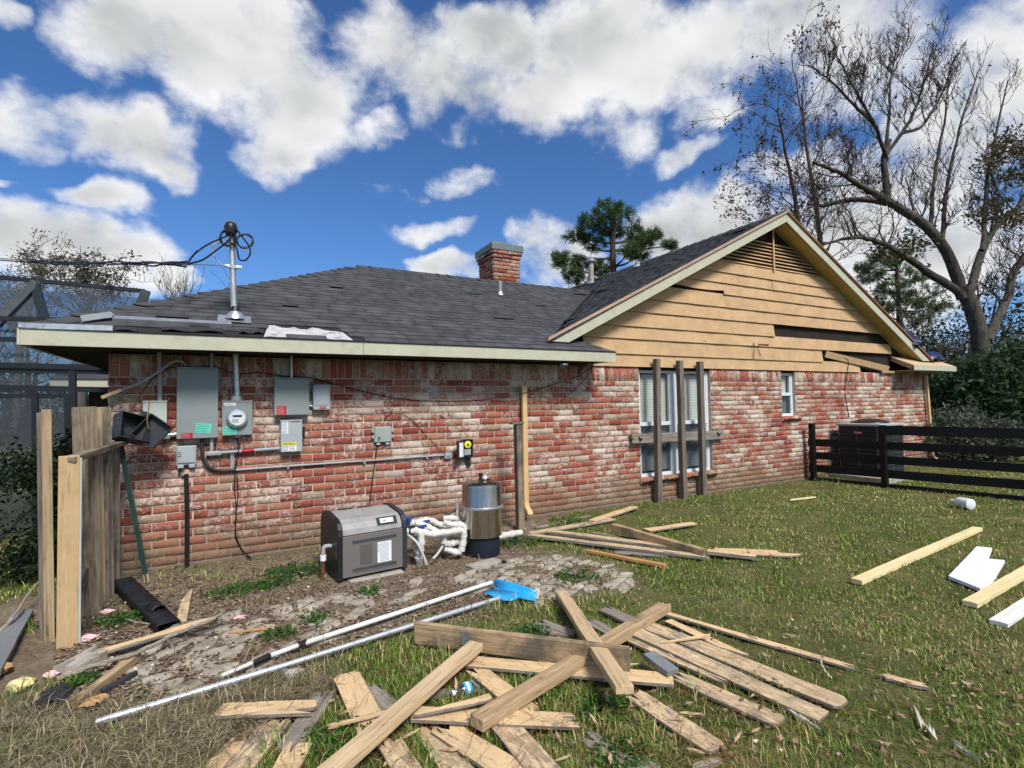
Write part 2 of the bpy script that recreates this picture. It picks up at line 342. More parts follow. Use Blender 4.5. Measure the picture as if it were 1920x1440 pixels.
# ------------------------------------------------------------------ mesh helpers
class MB:
    def __init__(s): s.v = []; s.f = []; s.mi = []; s.smooth = False
    def add(s, verts, faces, mi=0):
        o = len(s.v); s.v += [tuple(p) for p in verts]; s.f += [tuple(i+o for i in q) for q in faces]; s.mi += [mi]*len(faces); return s
    def box(s, c, d, M=None, mi=0):
        x, y, z = d[0]/2, d[1]/2, d[2]/2
        vs = [Vector((sx*x, sy*y, sz*z)) for sx in (-1, 1) for sy in (-1, 1) for sz in (-1, 1)]
        c = Vector(c); vs = [(M @ p if M else p) + c for p in vs]
        return s.add(vs, [(0, 1, 3, 2), (4, 6, 7, 5), (0, 4, 5, 1), (2, 3, 7, 6), (0, 2, 6, 4), (1, 5, 7, 3)], mi)
    def bx(s, x0, x1, y0, y1, z0, z1, mi=0): return s.box(((x0+x1)/2, (y0+y1)/2, (z0+z1)/2), (x1-x0, y1-y0, z1-z0), None, mi)
    def beam(s, a, b, w, h, up=(0, 0, 1), mi=0):     # a box from a to b
        a, b = Vector(a), Vector(b); d = (b-a); L = d.length; d.normalize()
        side = d.cross(Vector(up)).normalized(); u = side.cross(d).normalized()
        M = Matrix((d, side, u)).transposed()
        return s.box((a+b)/2, (L, w, h), M, mi)
    def tube(s, pts, r, n=8, cap=True, mi=0):
        pts = [Vector(p) for p in pts]; m = len(pts); rr = r if isinstance(r, (list, tuple)) else [r]*m
        vs = []; side = None
        for i, p in enumerate(pts):
            d = (pts[min(i+1, m-1)] - pts[max(i-1, 0)]).normalized()
            if side is None:
                side = d.orthogonal().normalized()
            else:
                side = (side - d*side.dot(d)); side = side.normalized() if side.length > 1e-6 else d.orthogonal().normalized()
            u = d.cross(side)
            for k in range(n):
                a = 2*math.pi*k/n; vs.append(p + (side*math.cos(a) + u*math.sin(a))*rr[i])
        fs = [(i*n+k, i*n+(k+1) % n, (i+1)*n+(k+1) % n, (i+1)*n+k) for i in range(m-1) for k in range(n)]
        if cap: fs += [tuple(range(n))[::-1], tuple(range((m-1)*n, m*n))]
        return s.add(vs, fs, mi)
    def lathe(s, prof, c, n=28, axis='Z', M=None, mi=0):
        c = Vector(c); vs = []
        for (r, z) in prof:
            for k in range(n):
                a = 2*math.pi*k/n; p = Vector((r*math.cos(a), r*math.sin(a), z))
                vs.append((M @ p if M else p) + c)
        m = len(prof)
        fs = [(i*n+k, i*n+(k+1) % n, (i+1)*n+(k+1) % n, (i+1)*n+k) for i in range(m-1) for k in range(n)]
        fs += [tuple(range(n))[::-1], tuple(range((m-1)*n, m*n))]
        return s.add(vs, fs, mi)
    def prism(s, poly, vec, mi=0):                   # closed polygon pushed along vec
        n = len(poly); poly = [Vector(p) for p in poly]; vec = Vector(vec)
        vs = poly + [p+vec for p in poly]
        fs = [tuple(range(n)), tuple(range(n, 2*n))[::-1]] + [(i, i+n, (i+1) % n + n, (i+1) % n) for i in range(n)]
        return s.add(vs, fs, mi)
    def build(s, name, mat, parent=None, smooth=None, bevel=0, kind=None, fix=True):
        me = bpy.data.meshes.new(name); me.from_pydata(s.v, [], s.f)
        mats = mat if isinstance(mat, (list, tuple)) else [mat]
        for m in mats: me.materials.append(MATS[m])
        if len(mats) > 1: me.polygons.foreach_set('material_index', s.mi)
        if fix:
            bm = bmesh.new(); bm.from_mesh(me); bmesh.ops.recalc_face_normals(bm, faces=bm.faces); bm.to_mesh(me); bm.free()
        if smooth: 
            me.polygons.foreach_set('use_smooth', [True]*len(me.polygons))
            me.set_sharp_from_angle(angle=math.radians(smooth if smooth is not True else 40))
        me.update(); return link(name, me, parent, bevel, kind)
LOC = {}
def link(name, me, parent=None, bevel=0, kind=None):
    o = bpy.data.objects.new(name, me); COL.objects.link(o)
    if parent is not None:
        o.parent = parent
        if parent.name in LOC: o.matrix_parent_inverse = Matrix.Translation(-LOC[parent.name])
    if bevel:
        m = o.modifiers.new('bevel', 'BEVEL'); m.width = bevel; m.segments = 2; m.limit_method = 'ANGLE'; m.angle_limit = math.radians(40); m.harden_normals = False
    if kind: o['kind'] = kind
    return o
def tag(o, label, cat, group=None, kind=None):
    o['label'] = label; o['category'] = cat
    if group: o['group'] = group
    if kind: o['kind'] = kind
    return o
def thing(name, label, cat, loc=(0, 0, 0), group=None):
    o = bpy.data.objects.new(name, None); COL.objects.link(o); o.location = loc; o.empty_display_size = .1
    LOC[o.name] = Vector(loc); return tag(o, label, cat, group)
def np_mesh(name, verts, faces, mat, attrs=None, smooth=False):
    """faces: (n,k) int array, k = 3 or 4; attrs: {name: per-vertex float array or (n,4) colours}"""
    me = bpy.data.meshes.new(name); verts = np.ascontiguousarray(verts, dtype=np.float32); faces = np.ascontiguousarray(faces, dtype=np.int32)
    nf, k = faces.shape
    me.vertices.add(len(verts)); me.vertices.foreach_set('co', verts.ravel())
    me.loops.add(nf*k); me.loops.foreach_set('vertex_index', faces.ravel())
    me.polygons.add(nf); me.polygons.foreach_set('loop_start', np.arange(nf, dtype=np.int32)*k)
    try: me.polygons.foreach_set('loop_total', np.full(nf, k, dtype=np.int32))
    except Exception: pass
    for m in (mat if isinstance(mat, (list, tuple)) else [mat]): me.materials.append(MATS[m])
    if smooth: me.polygons.foreach_set('use_smooth', np.ones(nf, dtype=bool))
    for an, arr in (attrs or {}).items():
        arr = np.asarray(arr, dtype=np.float32)
        if arr.ndim == 1: a = me.attributes.new(an, 'FLOAT', 'POINT'); a.data.foreach_set('value', arr)
        else: a = me.attributes.new(an, 'FLOAT_COLOR', 'POINT'); a.data.foreach_set('color', arr.ravel())
    me.update(calc_edges=True); me.validate(); return me
def spline(pts, n=8):
    P = [Vector(p) for p in pts]; P = [P[0]*2-P[1]] + P + [P[-1]*2-P[-2]]; out = []
    for i in range(1, len(P)-2):
        for k in range(n):
            t = k/n; a, b, c, d = P[i-1], P[i], P[i+1], P[i+2]
            out.append(.5*((2*b) + (c-a)*t + (2*a-5*b+4*c-d)*t*t + (3*b-a-3*c+d)*t**3))
    return out + [P[-2]]
def V(*a): return Vector(a)
# ================================================================== THE HOUSE
SL = .505                                  # roof pitch, 6 in 12
XL, XR = -1.093, 14.87                     # ends of the brick wall
ZS, ZT = 1.92, 2.147                       # soldier course
CP, BL = .0852, .2315                      # brick course and length with joint
EO = .5                                    # eave overhang
EZ0, EZ1 = 2.157, 2.305                    # eave fascia
EXL, EXR = XL-EO, 4.74
YR = 2.96; ZR = EZ1+SL*(YR+EO)             # main ridge
GX, GZ, GO, GB = 9.1, 5.12, .3, 8.6        # gable apex, overhang, back end
house = thing('house', 'red brick single storey house with grey shingle roof and storm damaged tan gable', 'house', (7, 0, 0))
WIN = (5.626, 7.253, .385, 2.127); SWIN = (9.20, 9.63, 1.26, 2.127)

# ---- brick wall
def brick_variant(l, h, proud=.0115, rs=None):
    r = lambda a: RNG.uniform(-a, a)
    x, z = l/2, h/2; e = .005
    back = [(-x, .012, -z), (x, .012, -z), (x, .012, z), (-x, .012, z)]
    mid = [(sx*x+r(.003), -proud*.35, sz*z+r(.002)) for sx, sz in ((-1, -1), (1, -1), (1, 1), (-1, 1))]
    fr = [(m[0]*(1-e/x)+r(.0045), -proud+r(.003), m[2]*(1-e/z)+r(.0032)) for m in mid]
    v = np.array(back+mid+fr); f = [(8, 9, 10, 11)]
    for k in range(4):
        j = (k+1) % 4; f += [(k, j, 4+j, 4+k), (4+k, 4+j, 8+j, 8+k)]
    return v, np.array(f)
def tint(whiter=0.0):
    u = RNG.random()
    if RNG.random() < whiter: return RNG.uniform(.80, 1), RNG.uniform(.75, 1)
    if u < .10: return RNG.uniform(0, .15), RNG.uniform(0, .7)
    if u < .60: return RNG.uniform(.16, .46), RNG.uniform(0, 1)
    if u < .79: return RNG.uniform(.45, .62), RNG.uniform(0, 1)
    if u < .93: return RNG.uniform(.64, .80), RNG.uniform(.1, .9)
    return RNG.uniform(.80, 1), RNG.uniform(.6, 1)
STRET = [brick_variant(BL-.0125, CP-.0115) for _ in range(26)]
SOLD = [brick_variant(.0852-.0115, ZT-ZS-.012) for _ in range(12)]
def variant_mesh(name, vf, whiter=0):
    t, s = tint(whiter); return np_mesh(name, vf[0], vf[1], 'brick', {'tint': np.full(len(vf[0]), t), 'smear': np.full(len(vf[0]), s)})
MST = [variant_mesh('brick', v) for v in STRET] + [variant_mesh('brick', v) for v in STRET] ; STRET2 = STRET+STRET
MSO = [variant_mesh('brick', v) for v in SOLD]*1
def free_spans(x0, x1, z, holes):
    sp = [(x0, x1)]
    for (a, b, c, d) in holes:
        if c < z < d:
            sp = [q for (p, r) in sp for q in ((p, min(r, a)), (max(p, b), r)) if q[1]-q[0] > .03]
    return sp
bricks = []                                # (x, z, scale, soldier?)
nrow = int(ZS/CP)+1
for r in range(nrow):
    z = ZS - (r+.5)*CP
    off = (r % 2)*BL/2 + RNG.uniform(-.015, .015)
    for (a, b) in free_spans(XL, XR, z, [WIN, SWIN]):
        x = XL - off - BL
        while x < b:
            lo, hi = max(x, a), min(x+BL, b)
            if hi-lo > .045: bricks.append(((lo+hi)/2, z, (hi-lo-.0125)/(BL-.0125), False))
            x += BL*RNG.uniform(.985, 1.015)
for (a, b) in free_spans(XL, XR, 2.0, [WIN, SWIN]):
    n = round((b-a)/.0852); p = (b-a)/n
    for k in range(n): bricks.append((a+(k+.5)*p, (ZS+ZT)/2, (p-.0115)/(.0852-.0115), True))
mw = MB()                                  # mortar sheet with the two window openings left free
zs = sorted({-.05, WIN[2], SWIN[2], ZT}); 
for z0, z1 in zip(zs, zs[1:]):
    for a, b in free_spans(XL, XR, (z0+z1)/2, [WIN, SWIN]): mw.add([(a, 0, z0), (b, 0, z0), (b, 0, z1), (a, 0, z1)], [(0, 1, 2, 3)])
for (a, b, c, d) in (WIN, SWIN):           # reveals
    mw.add([(a, 0, c), (a, .1, c), (a, .1, d), (a, 0, d)], [(0, 1, 2, 3)]); mw.add([(b, 0, c), (b, .1, c), (b, .1, d), (b, 0, d)], [(0, 1, 2, 3)])
mw.add([(XL, 0, -.05), (XL, 8.5, -.05), (XL, 8.5, ZT), (XL, 0, ZT)], [(0, 1, 2, 3)])
mw.add([(XR, 0, -.05), (XR, 8.5, -.05), (XR, 8.5, ZT), (XR, 0, ZT)], [(0, 1, 2, 3)])
wall = mw.build('brick_wall', 'mortar', house)
bricks.sort(key=lambda q: (q[0]-EYE.x)**2 + (q[1]-EYE.z)**2)
single, rest = bricks[:300], bricks[300:]
for (x, z, s, so) in single:
    i = random.randrange(len(MSO) if so else len(MST))
    o = bpy.data.objects.new('brick', (MSO if so else MST)[i]); COL.objects.link(o); o.parent = wall
    o.location = (x, RNG.uniform(-.002, .002), z); o.scale = (s, 1, 1); o.rotation_euler = (0, RNG.uniform(-.006, .006), 0)
def joined_bricks(items, parent, name='brickwork'):
    vs, fs, ts, ss, o = [], [], [], [], 0
    for (M, vf, wh) in items:
        v = vf[0] @ M[0].T + M[1]; vs.append(v); fs.append(vf[1]+o); o += len(v)
        t, s = tint(wh); ts.append(np.full(len(v), t)); ss.append(np.full(len(v), s))
    me = np_mesh(name, np.vstack(vs), np.vstack(fs), 'brick', {'tint': np.concatenate(ts), 'smear': np.concatenate(ss)})
    return link(name, me, parent, kind='stuff')
it = []
for (x, z, s, so) in rest:
    vf = random.choice(SOLD if so else STRET)
    wh = .13 if x > 4.9 else (.07 if x > 1 else .04)
    it.append(((np.diag([s, 1, 1]), np.array([x, RNG.uniform(-.002, .002), z])), vf, wh))
RZ = np.array([[0, 1, 0], [-1, 0, 0], [0, 0, 1.]])       # turned onto the end wall that faces -X
for r in range(nrow):
    for k in range(14):
        it.append(((RZ, np.array([XL, .13+k*BL+(r % 2)*BL/2, ZS-(r+.5)*CP])), random.choice(STRET), .1))
joined_bricks(it, wall)
MB().bx(XL-.02, XR+.02, -.03, .3, -.2, .035).build('foundation', 'soiled_footing', house, bevel=.01)

# ---- roof sheathing and shingles
def wing(x, y): return EZ1+SL*(y+EO)
rs = MB(); T = .0
VX = lambda y: GX-(GZ-EZ1-SL*(y+EO))/SL    # valley
apexX = EXL+YR+EO
rs.add([(EXL, -EO, EZ1), (EXR, -EO, EZ1), (EXR-EO, 0, wing(0, 0)), (VX(0), 0, wing(0, 0)), (VX(YR), YR, ZR), (apexX, YR, ZR)], [(0, 1, 2, 3, 4, 5)])
rs.add([(EXL, -EO, EZ1), (apexX, YR, ZR), (EXL, 2*YR+EO, EZ1)], [(0, 1, 2)])
rs.add([(apexX, YR, ZR), (VX(YR)+1, YR, ZR), (VX(YR)+1, 2*YR+EO, EZ1), (EXL, 2*YR+EO, EZ1)], [(0, 1, 2, 3)])
gl = lambda x: GZ-SL*abs(x-GX)
rs.add([(VX(-GO), -GO, gl(VX(-GO))), (GX, -GO, GZ), (GX, GB, GZ), (VX(-GO), GB, gl(VX(-GO)))], [(0, 1, 2, 3)])
rs.add([(14.6, -GO, gl(14.6)), (GX, -GO, GZ), (GX, GB, GZ), (14.6, GB, gl(14.6))], [(0, 1, 2, 3)])
roof = rs.build('roof', 'felt', house)
cs = math.sqrt(1+SL*SL); UPW = Vector((0, 1/cs, SL/cs)); NW = Vector((0, -SL/cs, 1/cs)); UPG = Vector((1/cs, 0, SL/cs)); NG = Vector((-SL/cs, 0, 1/cs))
EXPO = .138
shing = []                                 # (8 corners, tint, centre)
def lay(org, ud, up, nrm, nc, ulo, uhi, skip=None, lift=.0):
    for k in range(nc):
        s0, s1 = k*EXPO-.012*(k == 0), (k+1)*EXPO+.02
        u = min(ulo(s0), ulo(s1)) - RNG.uniform(0, .3); end = max(uhi(s0), uhi(s1))
        while u < end:
            w = RNG.choice([.17, .22, .27, .33, .40]); a, b = u, u+w; u = b
            q = []
            for (uu, ss) in ((a, s0), (b, s0), (b, s1), (a, s1)): q.append((min(max(uu, ulo(ss)), uhi(ss)), ss))
            if q[1][0]-q[0][0] < .015 and q[2][0]-q[3][0] < .015: continue
            c = org+ud*((q[0][0]+q[1][0])/2)+up*((s0+s1)/2)
            if skip and skip(c, k): continue
            lam = .003 if RNG.random() < .45 else 0.0; lf = lift+(RNG.uniform(.01, .03) if RNG.random() < .012 else 0)
            g = .0006
            vs = []
            for top in (0, 1):
                for i, (uu, ss) in enumerate(q):
                    du = g if i in (0, 3) else -g
                    hgt = (.003 if top == 0 else .0105+lam) if i < 2 else (.001 if top == 0 else .004)
                    if i < 2: hgt += lf + RNG.uniform(0, .0015)
                    vs.append(org+ud*(uu+du)+up*ss+nrm*hgt)
            shing.append((np.array(vs), RNG.random(), c))
SF = np.array([(4, 5, 6, 7), (0, 1, 5, 4), (0, 4, 7, 3), (1, 2, 6, 5), (0, 3, 2, 1)])
def wing_skip(c, k):
    x = c.x
    if k == 0 and -1.45 < x < 1.12 and RNG.random() < .82: return True
    if k == 1 and (-.9 < x < -.1) and RNG.random() < .5: return True
    if k in (1, 2) and .3-.05*k < x < 1.05-.12*(k-1) : return True
    if k == 1 and x < -1.1: return RNG.random() < .6
    return False
H45 = 1/cs                                  # plan metres per slope metre
nW = int((YR+EO)*cs/EXPO)+1
smax = (YR+EO)*cs
def w_lo(s): return EXL + min(s, smax)*H45
def w_hi(s):
    y = -EO+s*H45
    if y < 0: return EXR-(y+EO)
    return VX(min(y, YR))
lay(Vector((0, -EO, EZ1)), Vector((1, 0, 0)), UPW, NW, nW, w_lo, w_hi, wing_skip)
# gable, left slope: u runs along Y, s up from the left
gx0 = VX(-GO)
def g_lo(s):
    x = gx0+s*H45; return max(-GO-.02, -GO-.02) if True else 0
def g_hi(s):
    x = gx0+s*H45
    yv = x-VX(0)                           # valley: shingles of this slope lie where y < x - VX(0) in front of the main ridge
    return yv if yv < YR else GB
nG = int((GX-gx0)*cs/EXPO)
lay(Vector((gx0, 0, gl(gx0))), Vector((0, 1, 0)), UPG, NG, nG, g_lo, g_hi)
shing.sort(key=lambda q: (q[2]-EYE).length)
for (v, t, c) in shing[:300]:
    cc = np.array(c); me = np_mesh('shingle', v-cc, SF, 'shingle', {'tint': np.full(8, t)})
    o = link('shingle', me, roof); o.location = c
rv = np.vstack([q[0] for q in shing[300:]]); nf = len(shing)-300
link('shingle_field', np_mesh('shingle_field', rv, (SF[None]+8*np.arange(nf)[:, None, None]).reshape(-1, 4), 'shingle', {'tint': np.repeat([q[1] for q in shing[300:]], 8)}), roof, kind='stuff')
def caps(a, b, da, db, step=.19, wd=.13):
    a, b = Vector(a), Vector(b); L = (b-a).length; ax = (b-a)/L; n = int(L/step); da = Vector(da).normalized(); db = Vector(db).normalized()
    up = (da+db)*-1; up = Vector((0, 0, 1))
    for i in range(n):
        p, q = a+ax*(i*step-.01), a+ax*((i+1)*step+.05); h0 = .033+RNG.uniform(0, .012); h1 = .016; w = wd*RNG.uniform(.93, 1.07)
        lf = RNG.uniform(.0, .02) if RNG.random() < .3 else 0
        vs = [p+da*w+up*(h0-.012+lf), p+up*h0, p+db*w+up*(h0-.012), q+da*w+up*(h1-.012), q+up*h1, q+db*w+up*(h1-.012)]
        vs += [v-up*.012 for v in vs]
        c = (p+q)/2
        me = np_mesh('ridge_cap', np.array([v-c for v in vs]), np.array([(0, 3, 4, 1), (1, 4, 5, 2), (0, 1, 7, 6), (1, 2, 8, 7), (0, 6, 9, 3), (2, 5, 11, 8)]), 'shingle', {'tint': np.full(12, RNG.random()*.8)})
        link('ridge_cap', me, roof).location = c
caps((EXL, -EO, EZ1), (apexX, YR, ZR), (1, -.1, -.1), (-.1, 1, -.1), .2)
caps((apexX, YR, ZR), (VX(YR)-.1, YR, ZR), (0, -1/cs, -SL/cs), (0, 1/cs, -SL/cs), .21)
caps((GX, -GO, GZ), (GX, GB, GZ), (-1/cs, 0, -SL/cs), (1/cs, 0, -SL/cs), .24)
# torn patch near the eave: pale underlayment laid bare
pu = MB(); pts = []
for x in np.linspace(.24, 1.12, 15): pts.append((x, .012+RNG.uniform(-.012, .02) if x < .5 else .02+RNG.uniform(-.01, .02)))
top = [(x, .34+RNG.uniform(-.05, .05)-(.10 if x > .95 else 0)) for x in np.linspace(1.05, .30, 13)]
pu.prism([Vector((x, -EO, EZ1))+UPW*s+NW*.006 for x, s in pts+top], NW*-.004); pu.build('underlayment', 'underlayment', roof)
for (x0, w, s0, d, rz) in ((-.62, .5, .03, .14, .05), (-1.15, .35, .0, .13, -.08), (.02, .22, .06, .13, .1)):       # curled shingles left at the edge
    b = MB(); c = Vector((x0, -EO, EZ1))+UPW*s0+NW*.012
    n = 6; vs = []
    for j in (0, 1):
        for i in range(n+1):
            u = i/n*w; vs.append(c+Vector((u, 0, 0))+UPW*(j*d+rz*u)+NW*((1-j)*(.012+.012*math.sin(i*1.7))))
    b.add(vs, [(i, i+1, n+2+i, n+1+i) for i in range(n)]); o = b.build('loose_shingle', 'shingle_scrap', roof)
    o.modifiers.new('solid', 'SOLIDIFY').thickness = .006
lx = MB()
for (px, py, a) in ((1046, 625, .5), (1065, 592, .9), (1085, 588, 1.2), (1052, 612, .7)):      # lifted pieces along the valley
    d = ray(px, py); t = (GZ-SL*GX-CAM_H)/(d.z-SL*d.x); p = EYE+d*t
    b = MB(); e1 = Vector((math.cos(a)*.16, math.sin(a)*.22, 0)); e2 = Vector((.05, -.04, .09))
    b.add([p, p+e1, p+e1*.9+e2, p+e2*1.1], [(0, 1, 2, 3)]); b.build('loose_shingle', 'shingle_scrap', roof).modifiers.new('solid', 'SOLIDIFY').thickness = .008

# ---- eaves, fascia, soffit
xs = Wp(681, 650, -EO).x
MB().bx(EXL, xs-.0015, -EO-.022, -EO, EZ0, EZ1-.006).build('fascia_board', 'fascia_paint', house, bevel=.003)
MB().bx(xs+.0015, EXR, -EO-.022, -EO, EZ0+.002, EZ1-.008).build('fascia_board', 'fascia_paint', house, bevel=.003)
MB().bx(EXL-.022, EXL, -EO-.022, 2*YR+EO, EZ0, EZ1-.006).build('fascia_board', 'fascia_paint', house, bevel=.003)
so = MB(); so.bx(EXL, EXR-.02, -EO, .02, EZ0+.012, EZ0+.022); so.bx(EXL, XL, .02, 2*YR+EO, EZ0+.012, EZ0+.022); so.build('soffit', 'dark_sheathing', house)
MB().bx(EXL-.01, EXR+.01, -EO-.034, -EO+.05, EZ1-.007, EZ1-.003).build('drip_edge', 'felt', house)
# ---- gable
XRA = 9.06; ZRA = 4.925
und = lambda x: ZRA-SL*abs(x-XRA)
gs = MB(); gs.add([(4.3, .03, 2.10), (14.75, .03, 2.10), (14.75, .03, und(14.75)), (XRA, .03, ZRA+.05), (4.3, .03, und(4.3))], [(0, 1, 2, 3, 4)])
sheath = gs.build('gable_sheathing', 'dark_sheathing', house)
gl1 = MB().prism([(3.79, -GO, 2.441), (GX, -GO, GZ-.01), (GX-.005, -GO, ZRA), (4.10, -GO, 2.439)], (0, .024, 0)).build('rake_board', 'fascia_paint', house, bevel=.003)
gl2 = MB().prism([(14.31, -GO, 2.425), (GX+.001, -GO, GZ-.01), (GX-.004, -GO, ZRA), (13.99, -GO, 2.42)], (0, .024, 0)).build('rake_board', 'fascia_paint', house, bevel=.003)
for sg, xe, ze in ((-1, 3.74, 2.445), (1, 14.38, 2.42)):
    MB().prism([(GX, -GO-.03, GZ-.028), (GX, -GO-.03, GZ+.014), (xe, -GO-.03, ze+.042), (xe, -GO-.03, ze)], (0, .028, 0)).build('rake_trim', 'trim_pink' if sg < 0 else 'copper_brown', house)
    xs_ = 4.1 if sg < 0 else 14.0
    MB().add([(XRA, -GO+.024, ZRA+.004), (xs_, -GO+.024, und(xs_)+.004), (xs_, .03, und(xs_)+.004), (XRA, .03, ZRA+.004)], [(0, 1, 2, 3)]).build('gable_soffit', 'soffit_paint', house)
edges = [Wp(1367, y, -.03).z for y in (692, 671, 646, 625, 600, 577, 553, 532, 512, 491)]
ZL = edges[-1]
def side_l(z): return max(4.45, XRA-(ZRA-z)/SL)
def side_r(z): return min(14.55, XRA+(ZRA-z)/SL)
def siding(z0, z1, x0=None, x1=None, sag=0.0, raise_l=0.0, jag=0.0):
    b = MB(); a0 = side_l(z0) if x0 is None else x0; a1 = side_l(z1) if x0 is None else x0; c0 = side_r(z0) if x1 is None else x1; c1 = side_r(z1) if x1 is None else x1-.01
    n = max(3, int((c0-a0)/.3)); vs = []; f = []
    for i in range(n+1):
        t = i/n; wob = RNG.uniform(-jag, jag)
        xb, xt = a0+(c0-a0)*t, a1+(c1-a1)*t
        zb = z0+raise_l+wob-sag*t; wv = .003*math.sin(i*2.1+z0*30)
        vs += [(xb, -.041+wv, zb), (xt, -.012+wv, z1+.012-sag*t), (xb, -.020, zb), (xt, .004, z1+.012-sag*t)]
        if i: o = 4*(i-1); f += [(o, o+4, o+5, o+1), (o+2, o+3, o+7, o+6), (o, o+2, o+6, o+4), (o+1, o+5, o+7, o+3)]
    f += [(0, 1, 3, 2), (4*n, 4*n+2, 4*n+3, 4*n+1)]
    b.add(vs, f); return b.build('siding_board', 'siding_tan', sheath)
wx = lambda px, py: Wp(px, py, -.03).x
XB0 = wx(1613, 690); XB1 = wx(1543, 672); XB3 = wx(1452, 620); XB2 = wx(1671, 655)
for i in range(9):
    z0, z1 = edges[i], edges[i+1]
    if i == 0: siding(z0, z1, 4.60, XB0)
    elif i == 1: siding(z0, z1, 4.55, XB1, sag=.012)
    elif i == 2: siding(z0, z1, None, XB2)
    elif i == 3: siding(z0, z1, None, XB3)
    elif i == 6: siding(z0, z1, None, wx(1357, 550), raise_l=.055, jag=.012); siding(z0, z1, wx(1357, 550)+.003)
    elif i == 7: siding(z0, z1, None, wx(1449, 540)); siding(z0, z1, wx(1449, 540)+.006)
    else: siding(z0, z1)
def hang(a, b, w, rot=.03):                # a board torn loose at one end
    m = MB(); m.beam(a, b, .016, w, (0, -.25, 1)); return m.build('siding_board', 'siding_tan', sheath, bevel=.002)
hang(Wp(1548, 664, -.04), Wp(1666, 692, -.09), .13)
z = ZL; 
for k in range(8):                         # louvre
    z0 = ZL+.012+k*.066; 
    if und(XRA)-z0 < .05: break
    a, c = side_l(z0)+.03, side_r(z0)-.03
    MB().add([(a, -.035, z0), (c, -.035, z0), (c-.06, .02, z0+.052), (a+.06, .02, z0+.052), (a, -.028, z0-.006), (c, -.028, z0-.006), (c-.06, .026, z0+.046), (a+.06, .026, z0+.046)],
             [(0, 1, 2, 3), (4, 7, 6, 5), (0, 4, 5, 1), (0, 3, 7, 4), (1, 5, 6, 2)]).build('louvre_slat', 'siding_tan', sheath)
MB().bx(XRA-.02, XRA+.02, -.05, -.036, ZL-.05, ZRA-.04).build('louvre_mullion', 'siding_tan', sheath)
# boxed return at the far end of the gable
RX0, RX1, RY = 13.17, 15.15, -.45
rt = MB(); rt.prism([(RX0+.02, 0, 2.30+SL*.45), (RX0+.02, RY, 2.305), (RX0+.02, RY, 2.288), (RX0+.02, 0, 2.283+SL*.45)], (RX1-RX0-.02, 0, 0)); ret = rt.build('eave_return', 'beam_pale', house)
MB().bx(RX0, RX1, RY-.024, RY, 2.185, 2.30).build('fascia_board', 'fascia_paint', house, bevel=.003)
MB().bx(RX0+.03, RX1-.02, RY, -.02, 2.186, 2.2).build('return_soffit', 'beam_wood', house)
MB().beam((RX0+.03, RY+.02, 2.25), (RX0+.03, -.02, 2.47), .04, .09).build('lookout', 'beam_wood', house)
MB().beam((RX0-.5, -.06, 2.165), (RX0+.9, -.06, 2.165), .04, .05).build('frieze_board', 'beam_wood', house)

